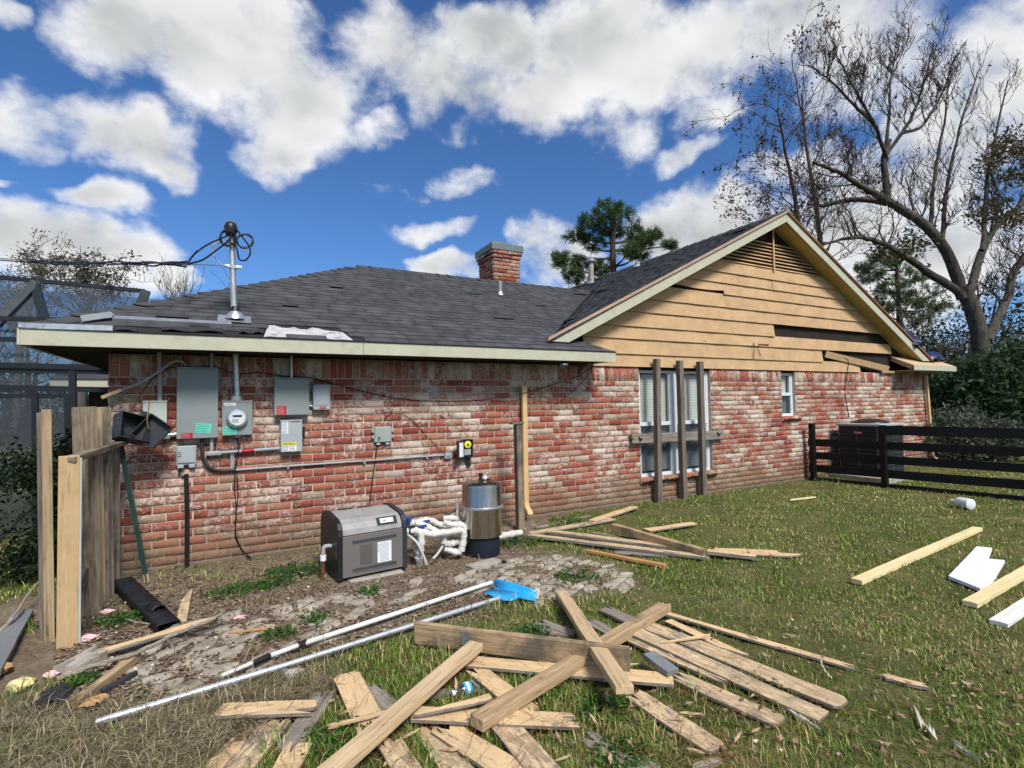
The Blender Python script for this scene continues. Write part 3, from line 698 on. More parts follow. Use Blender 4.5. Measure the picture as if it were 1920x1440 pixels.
# ---- windows
def window(X0, X1, Z0, Z1, zrail, units, blinds):
    Y = .055
    fr = MB()
    for (a, b, c, d) in ((X0, X0+.05, Z0, Z1), (X1-.05, X1, Z0, Z1), (X0+.05, X1-.05, Z1-.05, Z1), (X0+.05, X1-.05, Z0, Z0+.05)): fr.bx(a, b, Y, Y+.07, c, d)
    w = fr.build('window', 'window_vinyl', house, bevel=.004)
    us = [(X0+.05, X1-.05)]
    if units == 2:
        m = (X0+X1)/2-.02; MB().bx(m-.06, m+.06, Y-.012, Y+.07, Z0+.05, Z1-.05).build('mullion', 'window_vinyl', w, bevel=.004)
        us = [(X0+.05, m-.06), (m+.06, X1-.05)]
    for (a, b) in us:
        s = MB(); s.bx(a+.001, b-.001, Y-.006, Y+.05, zrail-.03, zrail+.03)
        for (c, d) in ((Z0+.05, zrail-.03), (zrail+.03, Z1-.05)): s.bx(a, a+.03, Y+.008, Y+.05, c, d); s.bx(b-.03, b, Y+.008, Y+.05, c, d)
        s.build('sash', 'window_vinyl', w, bevel=.003)
        for (c, d) in ((Z0+.05, zrail-.03), (zrail+.03, Z1-.05)):
            MB().add([(a+.03, Y+.03, c), (b-.03, Y+.03, c), (b-.03, Y+.03, d), (a+.03, Y+.03, d)], [(0, 1, 2, 3)]).build('pane', 'window_glass', w)
        MB().add([(a+.02, Y+.005, Z0+.05), (b-.02, Y+.005, Z0+.05), (b-.02, Y+.005, zrail-.03), (a+.02, Y+.005, zrail-.03)], [(0, 1, 2, 3)]).build('insect_screen', 'screen_mesh', w)
        if blinds:
            bl = MB(); z = Z0+.08
            while z < Z1-.08:
                t = .008 if z > zrail else .006
                bl.add([(a-.02, Y+.085, z), (b+.05, Y+.085, z), (b+.05, Y+.085+t*.5, z+.024), (a-.02, Y+.085+t*.5, z+.024)], [(0, 1, 2, 3)]); z += .0275
            bl.build('blind', 'blind_slat', w, kind='stuff')
        else: MB().bx(a-.02, b+.06, Y+.09, Y+.094, Z0+.05, Z1-.05).build('curtain', 'blind_slat', w)
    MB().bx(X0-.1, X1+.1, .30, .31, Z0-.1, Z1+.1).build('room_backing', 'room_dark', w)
    n = round((X1-X0+.1)/.078)
    for k in range(n):                     # sloping sill of bricks on edge
        x = X0-.03+(k+.5)*(X1-X0+.08)/n
        o = bpy.data.objects.new('brick', MSO[k % len(MSO)]); COL.objects.link(o); o.parent = w
        o.location = (x, -.045, Z0-.04); o.scale = (.92, 2.2, .40); o.rotation_euler = (.12, 0, 0)
    MB().add([(X0-.04, -.040, Z0-.085), (X1+.06, -.040, Z0-.085), (X1+.06, -.040, Z0-.004), (X0-.04, -.040, Z0-.004), (X0-.04, .06, Z0-.085), (X1+.06, .06, Z0-.085), (X1+.06, .06, Z0+.004), (X0-.04, .06, Z0+.004)],
             [(0, 1, 2, 3), (3, 2, 6, 7), (0, 4, 5, 1), (0, 3, 7, 4), (1, 5, 6, 2)]).build('sill', 'mortar', w)
    return w
window(WIN[0], WIN[1], WIN[2]+.005, 2.105, Wp(1215, 795, .06).z, 2, True)
window(SWIN[0], SWIN[1], SWIN[2]+.005, 2.105, Wp(1475, 739, .06).z, 1, False)

# ---- chimney
def dark_mesh(vf):
    return np_mesh('brick', vf[0], vf[1], 'brick', {'tint': np.full(len(vf[0]), RNG.choice([RNG.uniform(0, .25), RNG.uniform(.5, .76)])), 'smear': np.full(len(vf[0]), RNG.uniform(0, .35))})
MCH = [dark_mesh(v) for v in STRET]
CX0, CX1, CY0, CY1, CZ0, CZ1 = 5.08, 5.74, 4.0, 4.78, 3.5, 5.06
ch = MB().bx(CX0, CX1, CY0, CY1, CZ0, CZ1+.14).build('chimney', 'chimney_mortar', house)
RZn = Matrix.Rotation(-math.pi/2, 4, 'Z')
r = 0; z = CZ1-CP/2
def chim_row(z, grow, r):
    n = 3; wx_ = (CX1-CX0+2*grow)/n
    for k in range(n+(r % 2)):
        x0 = CX0-grow+(k-.5*(r % 2))*wx_; x1 = x0+wx_; x0 = max(x0, CX0-grow); x1 = min(x1, CX1+grow)
        o = bpy.data.objects.new('brick', random.choice(MCH)); COL.objects.link(o); o.parent = ch; o.location = ((x0+x1)/2, CY0-grow, z); o.scale = ((x1-x0-.012)/(BL-.0125), 1, 1)
    n = 4; wy = (CY1-CY0+2*grow)/n
    for k in range(n+(1-r % 2)):
        y0 = CY0-grow+(k-.5*(1-r % 2))*wy; y1 = min(y0+wy, CY1+grow); y0 = max(y0, CY0-grow)
        o = bpy.data.objects.new('brick', random.choice(MCH)); COL.objects.link(o); o.parent = ch; o.location = (CX0-grow, (y0+y1)/2, z); o.rotation_euler = (0, 0, -math.pi/2); o.scale = ((y1-y0-.012)/(BL-.0125), 1, 1)
for r in range(15): chim_row(CZ1-.17-(r+.5)*CP, 0, r)
for r, g in ((0, .025), (1, .05)):
    MB().bx(CX0-g+.004, CX1+g-.004, CY0-g+.004, CY1+g-.004, CZ1-.17+r*CP+.004, CZ1-.17+(r+1)*CP).build('corbel', 'chimney_mortar', ch); chim_row(CZ1-.17+(r+.5)*CP, g, r)
cp = MB(); cp.bx(CX0-.075, CX1+.075, CY0-.075, CY1+.075, CZ1, CZ1+.15)
cp.add([(CX0+.0, CY0+.05, CZ1+.15), (CX1-.0, CY0+.05, CZ1+.15), (CX1-.0, CY1-.05, CZ1+.15), (CX0+.0, CY1-.05, CZ1+.15), (CX0+.12, CY0+.25, CZ1+.30), (CX1-.1, CY0+.25, CZ1+.27), (CX1-.1, CY1-.2, CZ1+.27), (CX0+.12, CY1-.2, CZ1+.30)],
       [(0, 1, 5, 4), (1, 2, 6, 5), (2, 3, 7, 6), (3, 0, 4, 7), (4, 5, 6, 7)])
cp.build('chimney_cap', 'chimney_cap', ch, bevel=.006)
# ---- vents
def vent(p, h, r, cap):
    v = MB().tube([p-Vector((0, 0, .1)), p+Vector((0, 0, h))], r, 14).build('vent_pipe', 'concrete' if cap else 'concrete', house, smooth=True)
    MB().lathe([(r*2.3, -.03), (r*1.15, .05)], p, 16).build('collar', 'galvanized', v, smooth=True)
    if cap: MB().lathe([(r*1.1, h-.02), (r*1.9, h+.02), (r*1.9, h+.05), (r*.3, h+.12)], p, 16).build('vent_cap', 'galvanized', v, smooth=True)
d = ray(938, 552); t = (EZ1+SL*(-CAM_D+EO)-CAM_H)/(d.z-SL*d.y); vent(EYE+d*t, .24, .035, False)
d = ray(1109, 531); t = (GZ-SL*GX-CAM_H)/(d.z-SL*d.x); vent(EYE+d*t, .58, .07, True)
d = ray(1195, 500); t = (GZ-SL*GX-CAM_H)/(d.z-SL*d.x); vent(EYE+d*t, .12, .06, False)
# ---- downspouts
def downspout(x, z1, z0, lean=0.0):
    b = MB(); y = -.075
    pr = [(x-.035, y-.03), (x+.035, y-.03), (x+.035, y+.03), (x-.035, y+.03)]
    pts = [(x, y, z1), (x+lean, y, z0+.12), (x+lean+.004, y-.02, z0+.06), (x+lean+.01, y-.10, z0)]
    vs = []
    for i, p in enumerate(pts):
        tl = (0, 0, .6, 1.0)[i]
        for (sx, sy) in ((-1, -1), (1, -1), (1, 1), (-1, 1)): vs.append((p[0]+sx*.036, p[1]+sy*.028*(1-tl*.3), p[2]+sy*.03*tl))
    fs = [(4*i+k, 4*i+(k+1) % 4, 4*i+4+(k+1) % 4, 4*i+4+k) for i in range(3) for k in range(4)] + [(0, 1, 2, 3), (12, 13, 14, 15)]
    b.add(vs, fs); return b.build('downspout', 'downspout_tan', house, bevel=.006)
downspout(Wp(983, 800, -.07).x, Wp(978, 723, -.07).z, .13, .0)
downspout(14.62, 2.10, .1, .12)
# ================================================================== EQUIPMENT ON THE WALL
def front(px0, py0, px1, py1, dep):        # wall rectangle whose front face, dep in front of the bricks, fills those pixels
    a, b = Wp(px0, (py0+py1)/2, -dep), Wp(px1, (py0+py1)/2, -dep); m = (px0+px1)/2
    return a.x, b.x, Wp(m, py1, -dep).z, Wp(m, py0, -dep).z
def sticker(parent, px0, py0, px1, py1, dep, mat, ink=None, lines=0, tilt=0, name='sticker'):
    x0, x1, z0, z1 = front(px0, py0, px1, py1, dep)
    b = MB(); c = Vector(((x0+x1)/2, -dep-.0012, (z0+z1)/2)); M = Matrix.Rotation(tilt, 3, 'Y')
    b.box(c, (x1-x0, .0012, z1-z0), M); o = b.build(name, mat, parent)
    if lines:
        p = MB(); h = (z1-z0)/(lines*2+1)
        for k in range(lines):
            w = (x1-x0)*RNG.uniform(.62, .86); q = M @ Vector((-(x1-x0)*.45+w/2, 0, (z1-z0)/2-h*(2*k+1.5)))
            p.box(c+q+Vector((0, -.0012, 0)), (w, .0008, h*.62), M)
        p.build('print', ink, o)
    return o
def pxw(px, py, Y): return Wp(px, py, Y)
def wbox(name, label, cat, rect, dep, mat, bev=.006, lid=True):
    x0, x1, z0, z1 = front(*rect, dep); t = thing(name, label, cat, ((x0+x1)/2, -dep/2, z0))
    MB().bx(x0, x1, -dep+.012, -.008, z0, z1).build('body', mat, t, bevel=bev)
    if lid: MB().bx(x0-.004, x1+.004, -dep, -dep+.010, z0+.006, z1-.012).build('cover', mat, t, bevel=bev*.7); MB().bx(x0-.008, x1+.008, -dep-.006, -.01, z1-.010, z1+.004).build('rain_lip', mat, t, bevel=.003)
    return t
t = wbox('electrical_panel', 'tall grey electrical panel on the brick wall with a teal sticker', 'electrical panel', (332, 689, 408, 823), .11, 'panel_enamel')
sticker(t, 339.5, 812, 361.5, 821.5, .11, 'sticker_red', 'print_pale_red', 3)
sticker(t, 367.5, 794, 396, 812, .11, 'sticker_teal', 'print_teal_dark', 5, .1)
t = wbox('meter_box', 'grey meter box with round glass electric meter under the service mast', 'electric meter', (417, 752, 472.5, 817), .10, 'panel_enamel')
sticker(t, 420.5, 755.5, 442, 760.5, .10, 'sticker_white', 'print_dark', 1)
sticker(t, 418, 800.5, 444, 814, .10, 'sticker_teal', 'print_teal_dark', 4)
mc = Wp(445, 784, -.13); MY = Matrix.Rotation(math.pi/2, 3, 'X')
MB().lathe([(.098, 0), (.098, .035), (.088, .048), (.078, .05)], Vector((mc.x, -.098, mc.z)), 36, M=MY).build('meter_ring', 'chrome_ring', t, smooth=True)
MB().lathe([(.078, .03), (.078, .05), (.076, .085), (.060, .10)], Vector((mc.x, -.098, mc.z)), 32, M=MY).build('meter_glass', 'window_glass', t, smooth=True)
d = MB().lathe([(.074, 0), (.074, .06)], Vector((mc.x, -.10, mc.z)), 32, M=MY).build('meter_dial', 'sticker_white', t)
MB().bx(mc.x-.042, mc.x+.042, -.163, -.161, mc.z+.012, mc.z+.034).build('display', 'print_dark', d)
MB().bx(mc.x-.05, mc.x+.012, -.163, -.161, mc.z-.042, mc.z-.006).build('plate', 'pale_enamel', d)
MB().lathe([(.05, 0), (.05, .03), (.036, .05)], Wp(443, 751, -.06), 20).build('hub', 'conduit_grey', t, smooth=True)
MB().bx(mc.x-.02, mc.x+.03, -.108, -.09, Wp(445, 818, -.1).z-.012, Wp(445, 818, -.1).z+.008).build('latch', 'print_dark', t)
t = wbox('disconnect_panel', 'squarish grey disconnect panel with a red sticker in its lower corner', 'electrical panel', (515, 709, 579, 779), .11, 'panel_enamel')
sticker(t, 519, 761, 536.5, 778, .11, 'sticker_red', 'print_pale_red', 7)
x0, x1, z0, z1 = front(587, 721, 620, 769, .10)
t = thing('radio_enclosure', 'pale grey rounded plastic enclosure right of the squarish disconnect panel', 'enclosure', ((x0+x1)/2, -.05, z0))
MB().bx(x0, x1, -.10, -.008, z0, z1).build('body', 'box_plastic', t, bevel=.016)
MB().bx(x0+.022, x1-.022, -.106, -.095, z0+.055, z1-.045).build('front_window', 'box_plastic', t, bevel=.012)
MB().bx(x0+.015, x1-.01, -.108, -.095, z1-.03, z1-.008).build('visor', 'box_plastic', t, bevel=.008)
sticker(t, 599, 762, 611, 766, .101, 'sticker_red', 'print_pale_red', 1)
MB().tube([(x0-.06, -.04, z0+.06), (x0+.02, -.04, z0+.04)], .014, 10).build('conduit_nipple', 'galvanized', t, smooth=True)
t = wbox('safety_switch', 'narrow grey safety switch with white and yellow warning stickers', 'switch box', (527, 788, 566, 848), .11, 'box_plastic')
sticker(t, 529, 790, 540.5, 803, .11, 'sticker_white', 'print_dark', 4); sticker(t, 529, 804, 540.5, 813, .11, 'sticker_white', 'print_dark', 3)
sticker(t, 547, 787.5, 562, 791.5, .11, 'sticker_red', 'print_pale_red', 1); sticker(t, 529.5, 829, 557, 834.5, .11, 'sticker_yellow', 'print_dark', 2)
sticker(t, 530, 835.5, 542.5, 846, .11, 'sticker_white', 'print_dark', 4); sticker(t, 544, 835.5, 556, 846, .11, 'sticker_white', 'print_dark', 3)
p = Wp(566, 808, -.06); MB().bx(p.x+.004, p.x+.03, -.085, -.05, p.z-.06, p.z+.05).build('handle', 'black_plastic', t, bevel=.006)
MB().bx(p.x+.002, p.x+.014, -.08, -.05, p.z-.16, p.z-.13).build('hasp', 'print_dark', t)
x0, x1, z0, z1 = front(268, 752, 312, 808, .09)
t = wbox('junction_panel', 'pale green grey junction panel on the bricks behind the broken black box', 'electrical box', (268, 752, 312, 808), .09, 'pale_enamel')
p = Wp(313, 818, -.05); MB().bx(p.x-.05, p.x+.03, -.09, -.01, p.z-.03, p.z+.03).build('elbow', 'galvanized', t, bevel=.012)
MB().tube([p+V(.02, 0, .01), p+V(.10, 0, .02)], .024, 12).build('coupling', 'galvanized', t, smooth=True)
x0, x1, z0, z1 = front(330, 836, 368, 872, .07)
t = thing('telephone_box', 'small pale grey telephone box below the tall electrical panel', 'utility box', ((x0+x1)/2, -.04, z0))
MB().bx(x0, x1, -.058, -.008, z0, z1).build('body', 'box_plastic', t, bevel=.008)
MB().bx(x0+.012, x1-.012, -.07, -.056, z0+.02, z1-.004).build('cover', 'box_plastic', t, bevel=.006)
for dx in (.01, (x1-x0)-.065): MB().bx(x0+dx, x0+dx+.055, -.06, -.015, z0-.03, z0+.004).build('foot', 'box_plastic', t, bevel=.005)
sticker(t, 333, 848, 339, 857, .07, 'print_dark', 'sticker_white', 2)
p = Wp(369, 850, -.04); MB().tube([p, p+V(.02, 0, .03), p+V(.02, 0, -.03)], .008, 8).build('clip', 'galvanized', t, smooth=True)
x0, x1, z0, z1 = front(702, 800, 735, 830, .07)
t = thing('controller_box', 'small sage green controller box on the bricks above the pool heater', 'utility box', ((x0+x1)/2, -.04, z0))
MB().bx(x0, x1, -.06, -.008, z0, z1).build('body', 'sage_plastic', t, bevel=.012)
MB().bx(x0+.008, x1-.008, -.07, -.055, z0+.008, z1-.006).build('cover', 'sage_plastic', t, bevel=.01)
for z in (z0+.05, z1-.07): MB().bx(x1-.004, x1+.028, -.05, -.02, z, z+.04).build('lug', 'sage_plastic', t, bevel=.006); MB().bx(x0-.024, x0+.004, -.05, -.02, z, z+.04).build('lug', 'sage_plastic', t, bevel=.006)
for x in (x0+.03, x1-.07): MB().bx(x, x+.045, -.05, -.015, z0-.022, z0+.004).build('gland', 'sticker_white', t, bevel=.005)
sticker(t, 708, 819, 713, 826, .07, 'print_dark', 'sage_plastic', 2)
x0, x1, z0, z1 = front(834, 849, 847.5, 860, .05)
t = thing('outlet_box', 'tiny grey conduit box left of the open pool timer', 'utility box', ((x0+x1)/2, -.03, z0)); MB().bx(x0, x1, -.05, -.006, z0, z1).build('body', 'conduit_grey', t, bevel=.005)
MB().bx(x0+.02, x1-.02, -.058, -.048, z0+.02, z1-.02).build('plate', 'galvanized', t, bevel=.004)
x0, x1, z0, z1 = front(869, 824, 887, 857, .09)
t = thing('pool_timer', 'open black pool timer with yellow dial above the steel tank', 'timer', ((x0+x1)/2, -.05, z0))
tr = MB()
for (a, b, c, d, e, f) in ((x0, x1, -.02, -.008, z0, z1), (x0, x0+.008, -.09, -.02, z0, z1), (x1-.008, x1, -.09, -.02, z0, z1), (x0+.008, x1-.008, -.09, -.02, z1-.008, z1), (x0+.008, x1-.008, -.09, -.02, z0, z0+.008)): tr.bx(a, b, c, d, e, f)
tr.build('case', 'black_plastic', t)
MB().bx(x0+.015, x1-.015, -.06, -.02, z0+.02, z0+.10).build('mechanism', 'conduit_grey', t, bevel=.006)
MB().lathe([(.048, 0), (.048, .014), (.03, .02)], V((x0+x1)/2+.002, -.062, z1-.065), 24, M=MY).build('dial', 'timer_yellow', t, smooth=True)
MB().lathe([(.014, 0), (.012, .03)], V((x0+x1)/2+.002, -.065, z1-.065), 12, M=MY).build('knob', 'print_dark', t)
dl = MB(); a = math.radians(30); dv = V(-math.cos(a), -math.sin(a), 0)
dl.beam(V(x0, -.09, (z0+z1)/2-.01)+dv*.0, V(x0, -.09, (z0+z1)/2-.01)+dv*.125, .03, z1-z0); dl.build('door', 'charcoal_plastic', t, bevel=.004)
nrm = V(math.sin(a), -math.cos(a), 0)
MB().beam(V(x0, -.09, (z0+z1)/2-.01)+dv*.025+nrm*.016, V(x0, -.09, (z0+z1)/2-.01)+dv*.105+nrm*.016, .003, (z1-z0)*.8).build('instruction_sheet', 'sticker_white', t)
cd = MB(); 
for dx in (.0, .035): cd.tube(spline([((x0+x1)/2-.01+dx, -.04, z0), ((x0+x1)/2+.01+dx, -.04, z0-.12), ((x0+x1)/2+.005+dx*.4, -.05, .86)], 6), .013, 8)
cd.build('cable', 'charcoal_plastic', t, smooth=True)

# ---- conduits, wires
def run(name, label, cat, pts, r, mat, n=10, sp=0, extra=None):
    P = [Wp(a, b, -c) for a, b, c in pts]; P = spline(P, sp) if sp else P
    t = thing(name, label, cat, P[-1]); MB().tube(P, r, n).build('pipe' if r > .01 else 'strand', mat, t, smooth=50)
    return t
run('conduit', 'grey conduit dropping from the eave into the pale green junction panel', 'conduit', [(299, 660, .045), (300, 752, .045)], .021, 'conduit_grey')
run('conduit', 'thin steel conduit dropping from the eave into the squarish disconnect panel', 'conduit', [(546.5, 664, .05), (547, 709, .05)], .014, 'galvanized')
run('conduit', 'short grey conduit above the tall electrical panel', 'conduit', [(397, 658, .05), (397, 690, .05)], .017, 'conduit_grey')
t = run('conduit', 'grey conduit with red tape running to the narrow safety switch', 'conduit', [(397, 820, .05), (396.5, 850, .05), (402, 850, .05), (527, 840.5, .05)], .019, 'conduit_grey')
a, b = Wp(387, 851, -.05), Wp(416, 849, -.05); MB().beam(a, b, .05, .05).build('conduit_body', 'conduit_grey', t, bevel=.015)
MB().tube([Wp(453, 846.2, -.05), Wp(477, 844.3, -.05)], .0215, 12).build('tape', 'sticker_red', t, smooth=True)
t = run('conduit', 'long thin steel conduit crossing the brick wall from panel to pool timer', 'conduit', [(437, 881.5, .03), (560, 872.5, .03), (700, 863, .03), (835, 853, .03)], .0125, 'conduit_grey')
for px, py in ((540, 874), (683, 864.5), (800, 856)):
    p = Wp(px, py, -.03); MB().bx(p.x-.012, p.x+.012, -.048, -.004, p.z-.03, p.z+.02).build('strap', 'galvanized', t)
run('cable', 'thick black flexible conduit curving down below the tall electrical panel', 'cable', [(379, 822, .05), (379, 845, .05), (384, 866, .045), (397, 879, .04), (418, 882.5, .035), (442, 881, .035)], .017, 'charcoal_plastic', 10, 5)
MB().bx(*[Wp(432, 860, -.02).x, Wp(439, 860, -.02).x], -.03, -.006, Wp(435, 880, -.02).z, Wp(435, 850, -.02).z).build('strut', 'galvanized', t)
t = run('cable', 'wide black cable cover running down the bricks below the telephone box', 'cable', [(349, 889, .03), (351, 960, .03), (350.5, 1066, .03)], .021, 'black_plastic', 8)
MB().tube(spline([Wp(340, 877, -.03), Wp(335, 888, -.03), Wp(342, 893, -.03), Wp(350, 892, -.03)], 5), .006, 6).build('strand', 'black_cable', t, smooth=True)
t = run('cable', 'thin twisted black cables hanging from the meter box to the soil', 'cable', [(443, 818, .06), (448, 836, .04), (446, 850, .075), (441, 880, .055), (440, 915, .02), (443, 960, .02), (441, 1000, .02), (447, 1020, .02), (462, 1040, .06), (478, 1058, .1)], .006, 'black_cable', 6, 5)
MB().tube(spline([Wp(444, 884, -.06), Wp(446, 930, -.02), Wp(441, 990, -.02), Wp(452, 1028, -.03), Wp(470, 1046, -.09), Wp(473, 1061, -.12)], 5), .005, 6).build('strand', 'black_cable', t, smooth=True)
run('wire', 'long sagging black wire looped along the top of the brick wall', 'wire', [(243, 776, .3), (262, 742, .2), (284, 712, .1), (305, 694, .06), (331, 688, .05), (370, 687.5, .05), (408, 689, .05), (443, 701, .075), (486, 698.5, .02), (530, 705, .05), (580, 708, .05), (612, 716, .03), (660, 729, .02), (700, 738.5, .02), (760, 749, .02), (830, 752, .02), (900, 750, .02), (978, 738, .11), (1040, 720, .02), (1085, 705, .02), (1110, 688, .04)], .0055, 'black_cable', 6, 4)
run('wire', 'thin black wire arching from the sage controller box to the tiny conduit box', 'wire', [(720, 799, .03), (722, 784, .02), (735, 776, .02), (752, 776, .02), (775, 790, .02), (800, 817, .02), (838, 855, .05)], .0032, 'black_cable', 5, 5)
run('wire', 'straight black wire hanging from the sage controller box behind the heater', 'wire', [(707, 833, .03), (704, 860, .03), (697, 910, .02), (693, 948, .02)], .0058, 'black_cable', 6, 3)
run('wire', 'thin dark wire drooping under the left corner of the tan gable', 'wire', [(1110, 690, .05), (1095, 712, .02), (1062, 744, .02), (1040, 760, .02)], .004, 'black_cable', 5, 4)
run('wire', 'thin dark wire hanging down the bricks to the air conditioner', 'wire', [(1582, 671, .06), (1590, 676, .06), (1590, 690, .05), (1586, 715, .02), (1585, 740, .02), (1592, 782, .02)], .008, 'black_cable', 5, 4)
t = run('conduit', 'bent grey conduit with a broken tan wooden tip left of the tall panel', 'conduit', [(224, 733, .10), (262, 718, .08), (298, 697, .075), (320, 680, .075), (338, 677, .06), (350, 686, .04)], .015, 'conduit_grey', 10, 5)
MB().beam(Wp(190, 746, -.12), Wp(228, 731, -.10), .045, .035).build('wooden_tip', 'beam_pale', t, bevel=.006)
t = thing('metal_spike', 'short rusty spike sticking out of the tan gable boards', 'spike', Wp(1421, 646, -.04)); MB().tube([Wp(1421, 646, -.03), Wp(1441, 647, -.2)], [.012, .02], 8).build('shaft', 'copper_brown', t); MB().tube(spline([Wp(1413, 643, -.05), Wp(1414, 655, -.06), Wp(1413, 673, -.05)], 4), .006, 6).build('strand', 'black_cable', t)

# ---- service mast
pb, pt = Wp(445, 748, -.06), Wp(433.5, 440, -.06)
mast = thing('service_mast', 'galvanized electric service mast rising through the shingles with coiled black cables', 'mast', pb)
MB().tube([pb, pt+V(0, 0, .04)], .031, 18).build('pole', 'galvanized', mast, smooth=True)
c = V(-.02, -.08, EZ1+SL*(-.08+EO))
pl = MB(); pl.prism([c+V(-.155, 0, 0)+UPW*-.11+NW*.03, c+V(.155, 0, 0)+UPW*-.11+NW*.022, c+V(.155, 0, 0)+UPW*.13+NW*.02, c+V(-.155, 0, 0)+UPW*.13+NW*.02], NW*.003); pl.build('flashing', 'sheet_aluminium', mast)
MB().lathe([(.10, .0), (.092, .035), (.05, .085), (.04, .10)], V(pb.x+(pt.x-pb.x)*.35, -.06, c.z+.02), 24).build('boot', 'sheet_aluminium', mast, smooth=True)
MB().lathe([(.052, .09), (.038, .14)], V(pb.x+(pt.x-pb.x)*.35, -.06, c.z+.02), 20).build('collar', 'black_plastic', mast, smooth=True)
hd = MB(); hd.lathe([(.045, -.02), (.062, .03), (.064, .08), (.05, .12), (.02, .14)], pt+V(-.004, -.01, .0), 20); hd.build('weatherhead', 'black_plastic', mast, smooth=True)
MB().lathe([(.067, .075), (.055, .125), (.02, .147)], pt+V(-.004, .004, .0), 20).build('hood', 'conduit_grey', mast, smooth=True)
cl = Wp(437, 501, -.06); MB().lathe([(.04, -.02), (.04, .02)], cl, 16).build('clamp', 'galvanized', mast); MB().beam(cl+V(-.08, -.02, 0), cl+V(.085, -.02, 0), .02, .028).build('clamp_arm', 'galvanized', mast, bevel=.004)
def coil(cx, cy, rx, ry, Y, turns, ph=0):
    pts = []
    for k in range(int(18*turns)+1):
        a = ph+2*math.pi*k/18; g = 1+.07*math.sin(k*.9)
        pts.append(Wp(cx+rx*g*math.cos(a), cy+ry*g*math.sin(a), Y+.03*math.sin(a*.5+cx)))
    return pts
MB().tube(coil(427, 446, 14, 15, -.12, 2.1), .0085, 7).build('cable_coil', 'black_cable', mast, smooth=True)
MB().tube(coil(459, 452, 15, 13, -.10, 2.3), .0085, 7).build('cable_coil', 'black_cable', mast, smooth=True)
MB().tube(coil(437, 447, 5, 12, -.11, 2.0), .007, 7).build('cable_coil', 'black_cable', mast, smooth=True)
MB().tube(spline([Wp(442, 428, -.1), Wp(455, 445, -.12), Wp(467, 462, -.13), Wp(469, 476, -.13), Wp(460, 488, -.12), Wp(449, 486, -.1), Wp(445, 470, -.1), Wp(440, 457, -.08)], 6), .0085, 7).build('cable_tail', 'black_cable', mast, smooth=True)
MB().tube(spline([Wp(430, 455, -.08), Wp(405, 456, -.1), Wp(398, 465, -.1), Wp(402, 480, -.1), Wp(415, 496, -.08), Wp(428, 500, -.07)], 6), .006, 6).build('ground_wire', 'tubing_grey', mast, smooth=True)
drop = thing('service_drop', 'twisted black overhead service cable running off to the left from the mast', 'cable', Dp(430, 500, 5.4))
base = spline([Dp(352, 495.5, 6.0), Dp(250, 494, 7.2), Dp(150, 493, 8.8), Dp(60, 489.5, 11), Dp(0, 487, 12.6), Dp(-500, 455, 34)], 14)
for k in range(3):
    pts = []
    for i, p in enumerate(base):
        a = i*.33+k*2.09; rr = .022+.012*math.sin(i*.7+k); pts.append(p+V(0, 0, 1)*rr*math.sin(a)+_R*rr*math.cos(a)*.5+_F*.02*math.cos(a))
    MB().tube(pts, .0115, 7).build('strand', 'black_cable', drop, smooth=True)
MB().tube(spline([Wp(431, 440, -.1), Wp(412, 448, -.13), Wp(390, 458, -.16), Wp(366, 475, -.2), Dp(352, 493, 6.0)], 7), .0095, 7).build('lead', 'black_cable', drop, smooth=True)
MB().tube(spline([Wp(433, 446, -.1), Wp(420, 458, -.12), Wp(403, 471, -.15), Wp(380, 487, -.19), Wp(355, 494, -.22), Dp(330, 496, 6.15)], 7), .0095, 7).build('lead', 'black_cable', drop, smooth=True)
MB().tube(spline([Wp(430, 499, -.07), Wp(400, 497, -.12), Dp(352, 495.5, 6.0)], 7), .006, 6).build('messenger', 'galvanized', drop, smooth=True)

# ---- loose metal on the roof edge
def roofp(px, py, lift=0.0):
    d = ray(px, py); t = (EZ1+SL*(-CAM_D+EO)-CAM_H)/(d.z-SL*d.y); return EYE+d*t+NW*lift
t = thing('metal_flashing', 'long loose strip of bright metal flashing lying on the shingles', 'flashing', roofp(300, 600))
a, b = roofp(213, 600, .03), roofp(434, 611, .03); m = MB(); m.beam(a, b, .085, .004, NW); m.beam(a+UPW*-.045+NW*-.012, b+UPW*-.045+NW*-.012, .004, .03, NW); m.build('strip', 'sheet_aluminium', t)
t = thing('metal_flashing', 'short bent piece of metal flashing curling over the roof corner', 'flashing', roofp(180, 605))
a, b = roofp(156, 605, .05), roofp(212, 599, .06); m = MB(); m.beam(a, b, .07, .004, NW+V(0, -.3, 0)); m.beam(a+V(0, -.05, -.02), b+V(0, -.05, -.02), .004, .05); m.build('strip', 'sheet_aluminium', t)
t = thing('metal_flashing', 'torn drip edge metal along the roof corner above the fascia', 'flashing', (EXL, -EO, EZ1))
m = MB(); m.beam((EXL-.01, -EO-.03, EZ1+.012), (EXL+.62, -EO-.04, EZ1+.022), .004, .045); m.beam((EXL-.01, -EO-.01, EZ1+.035), (EXL+.62, -EO-.01, EZ1+.045), .05, .004); m.build('strip', 'galvanized', t)

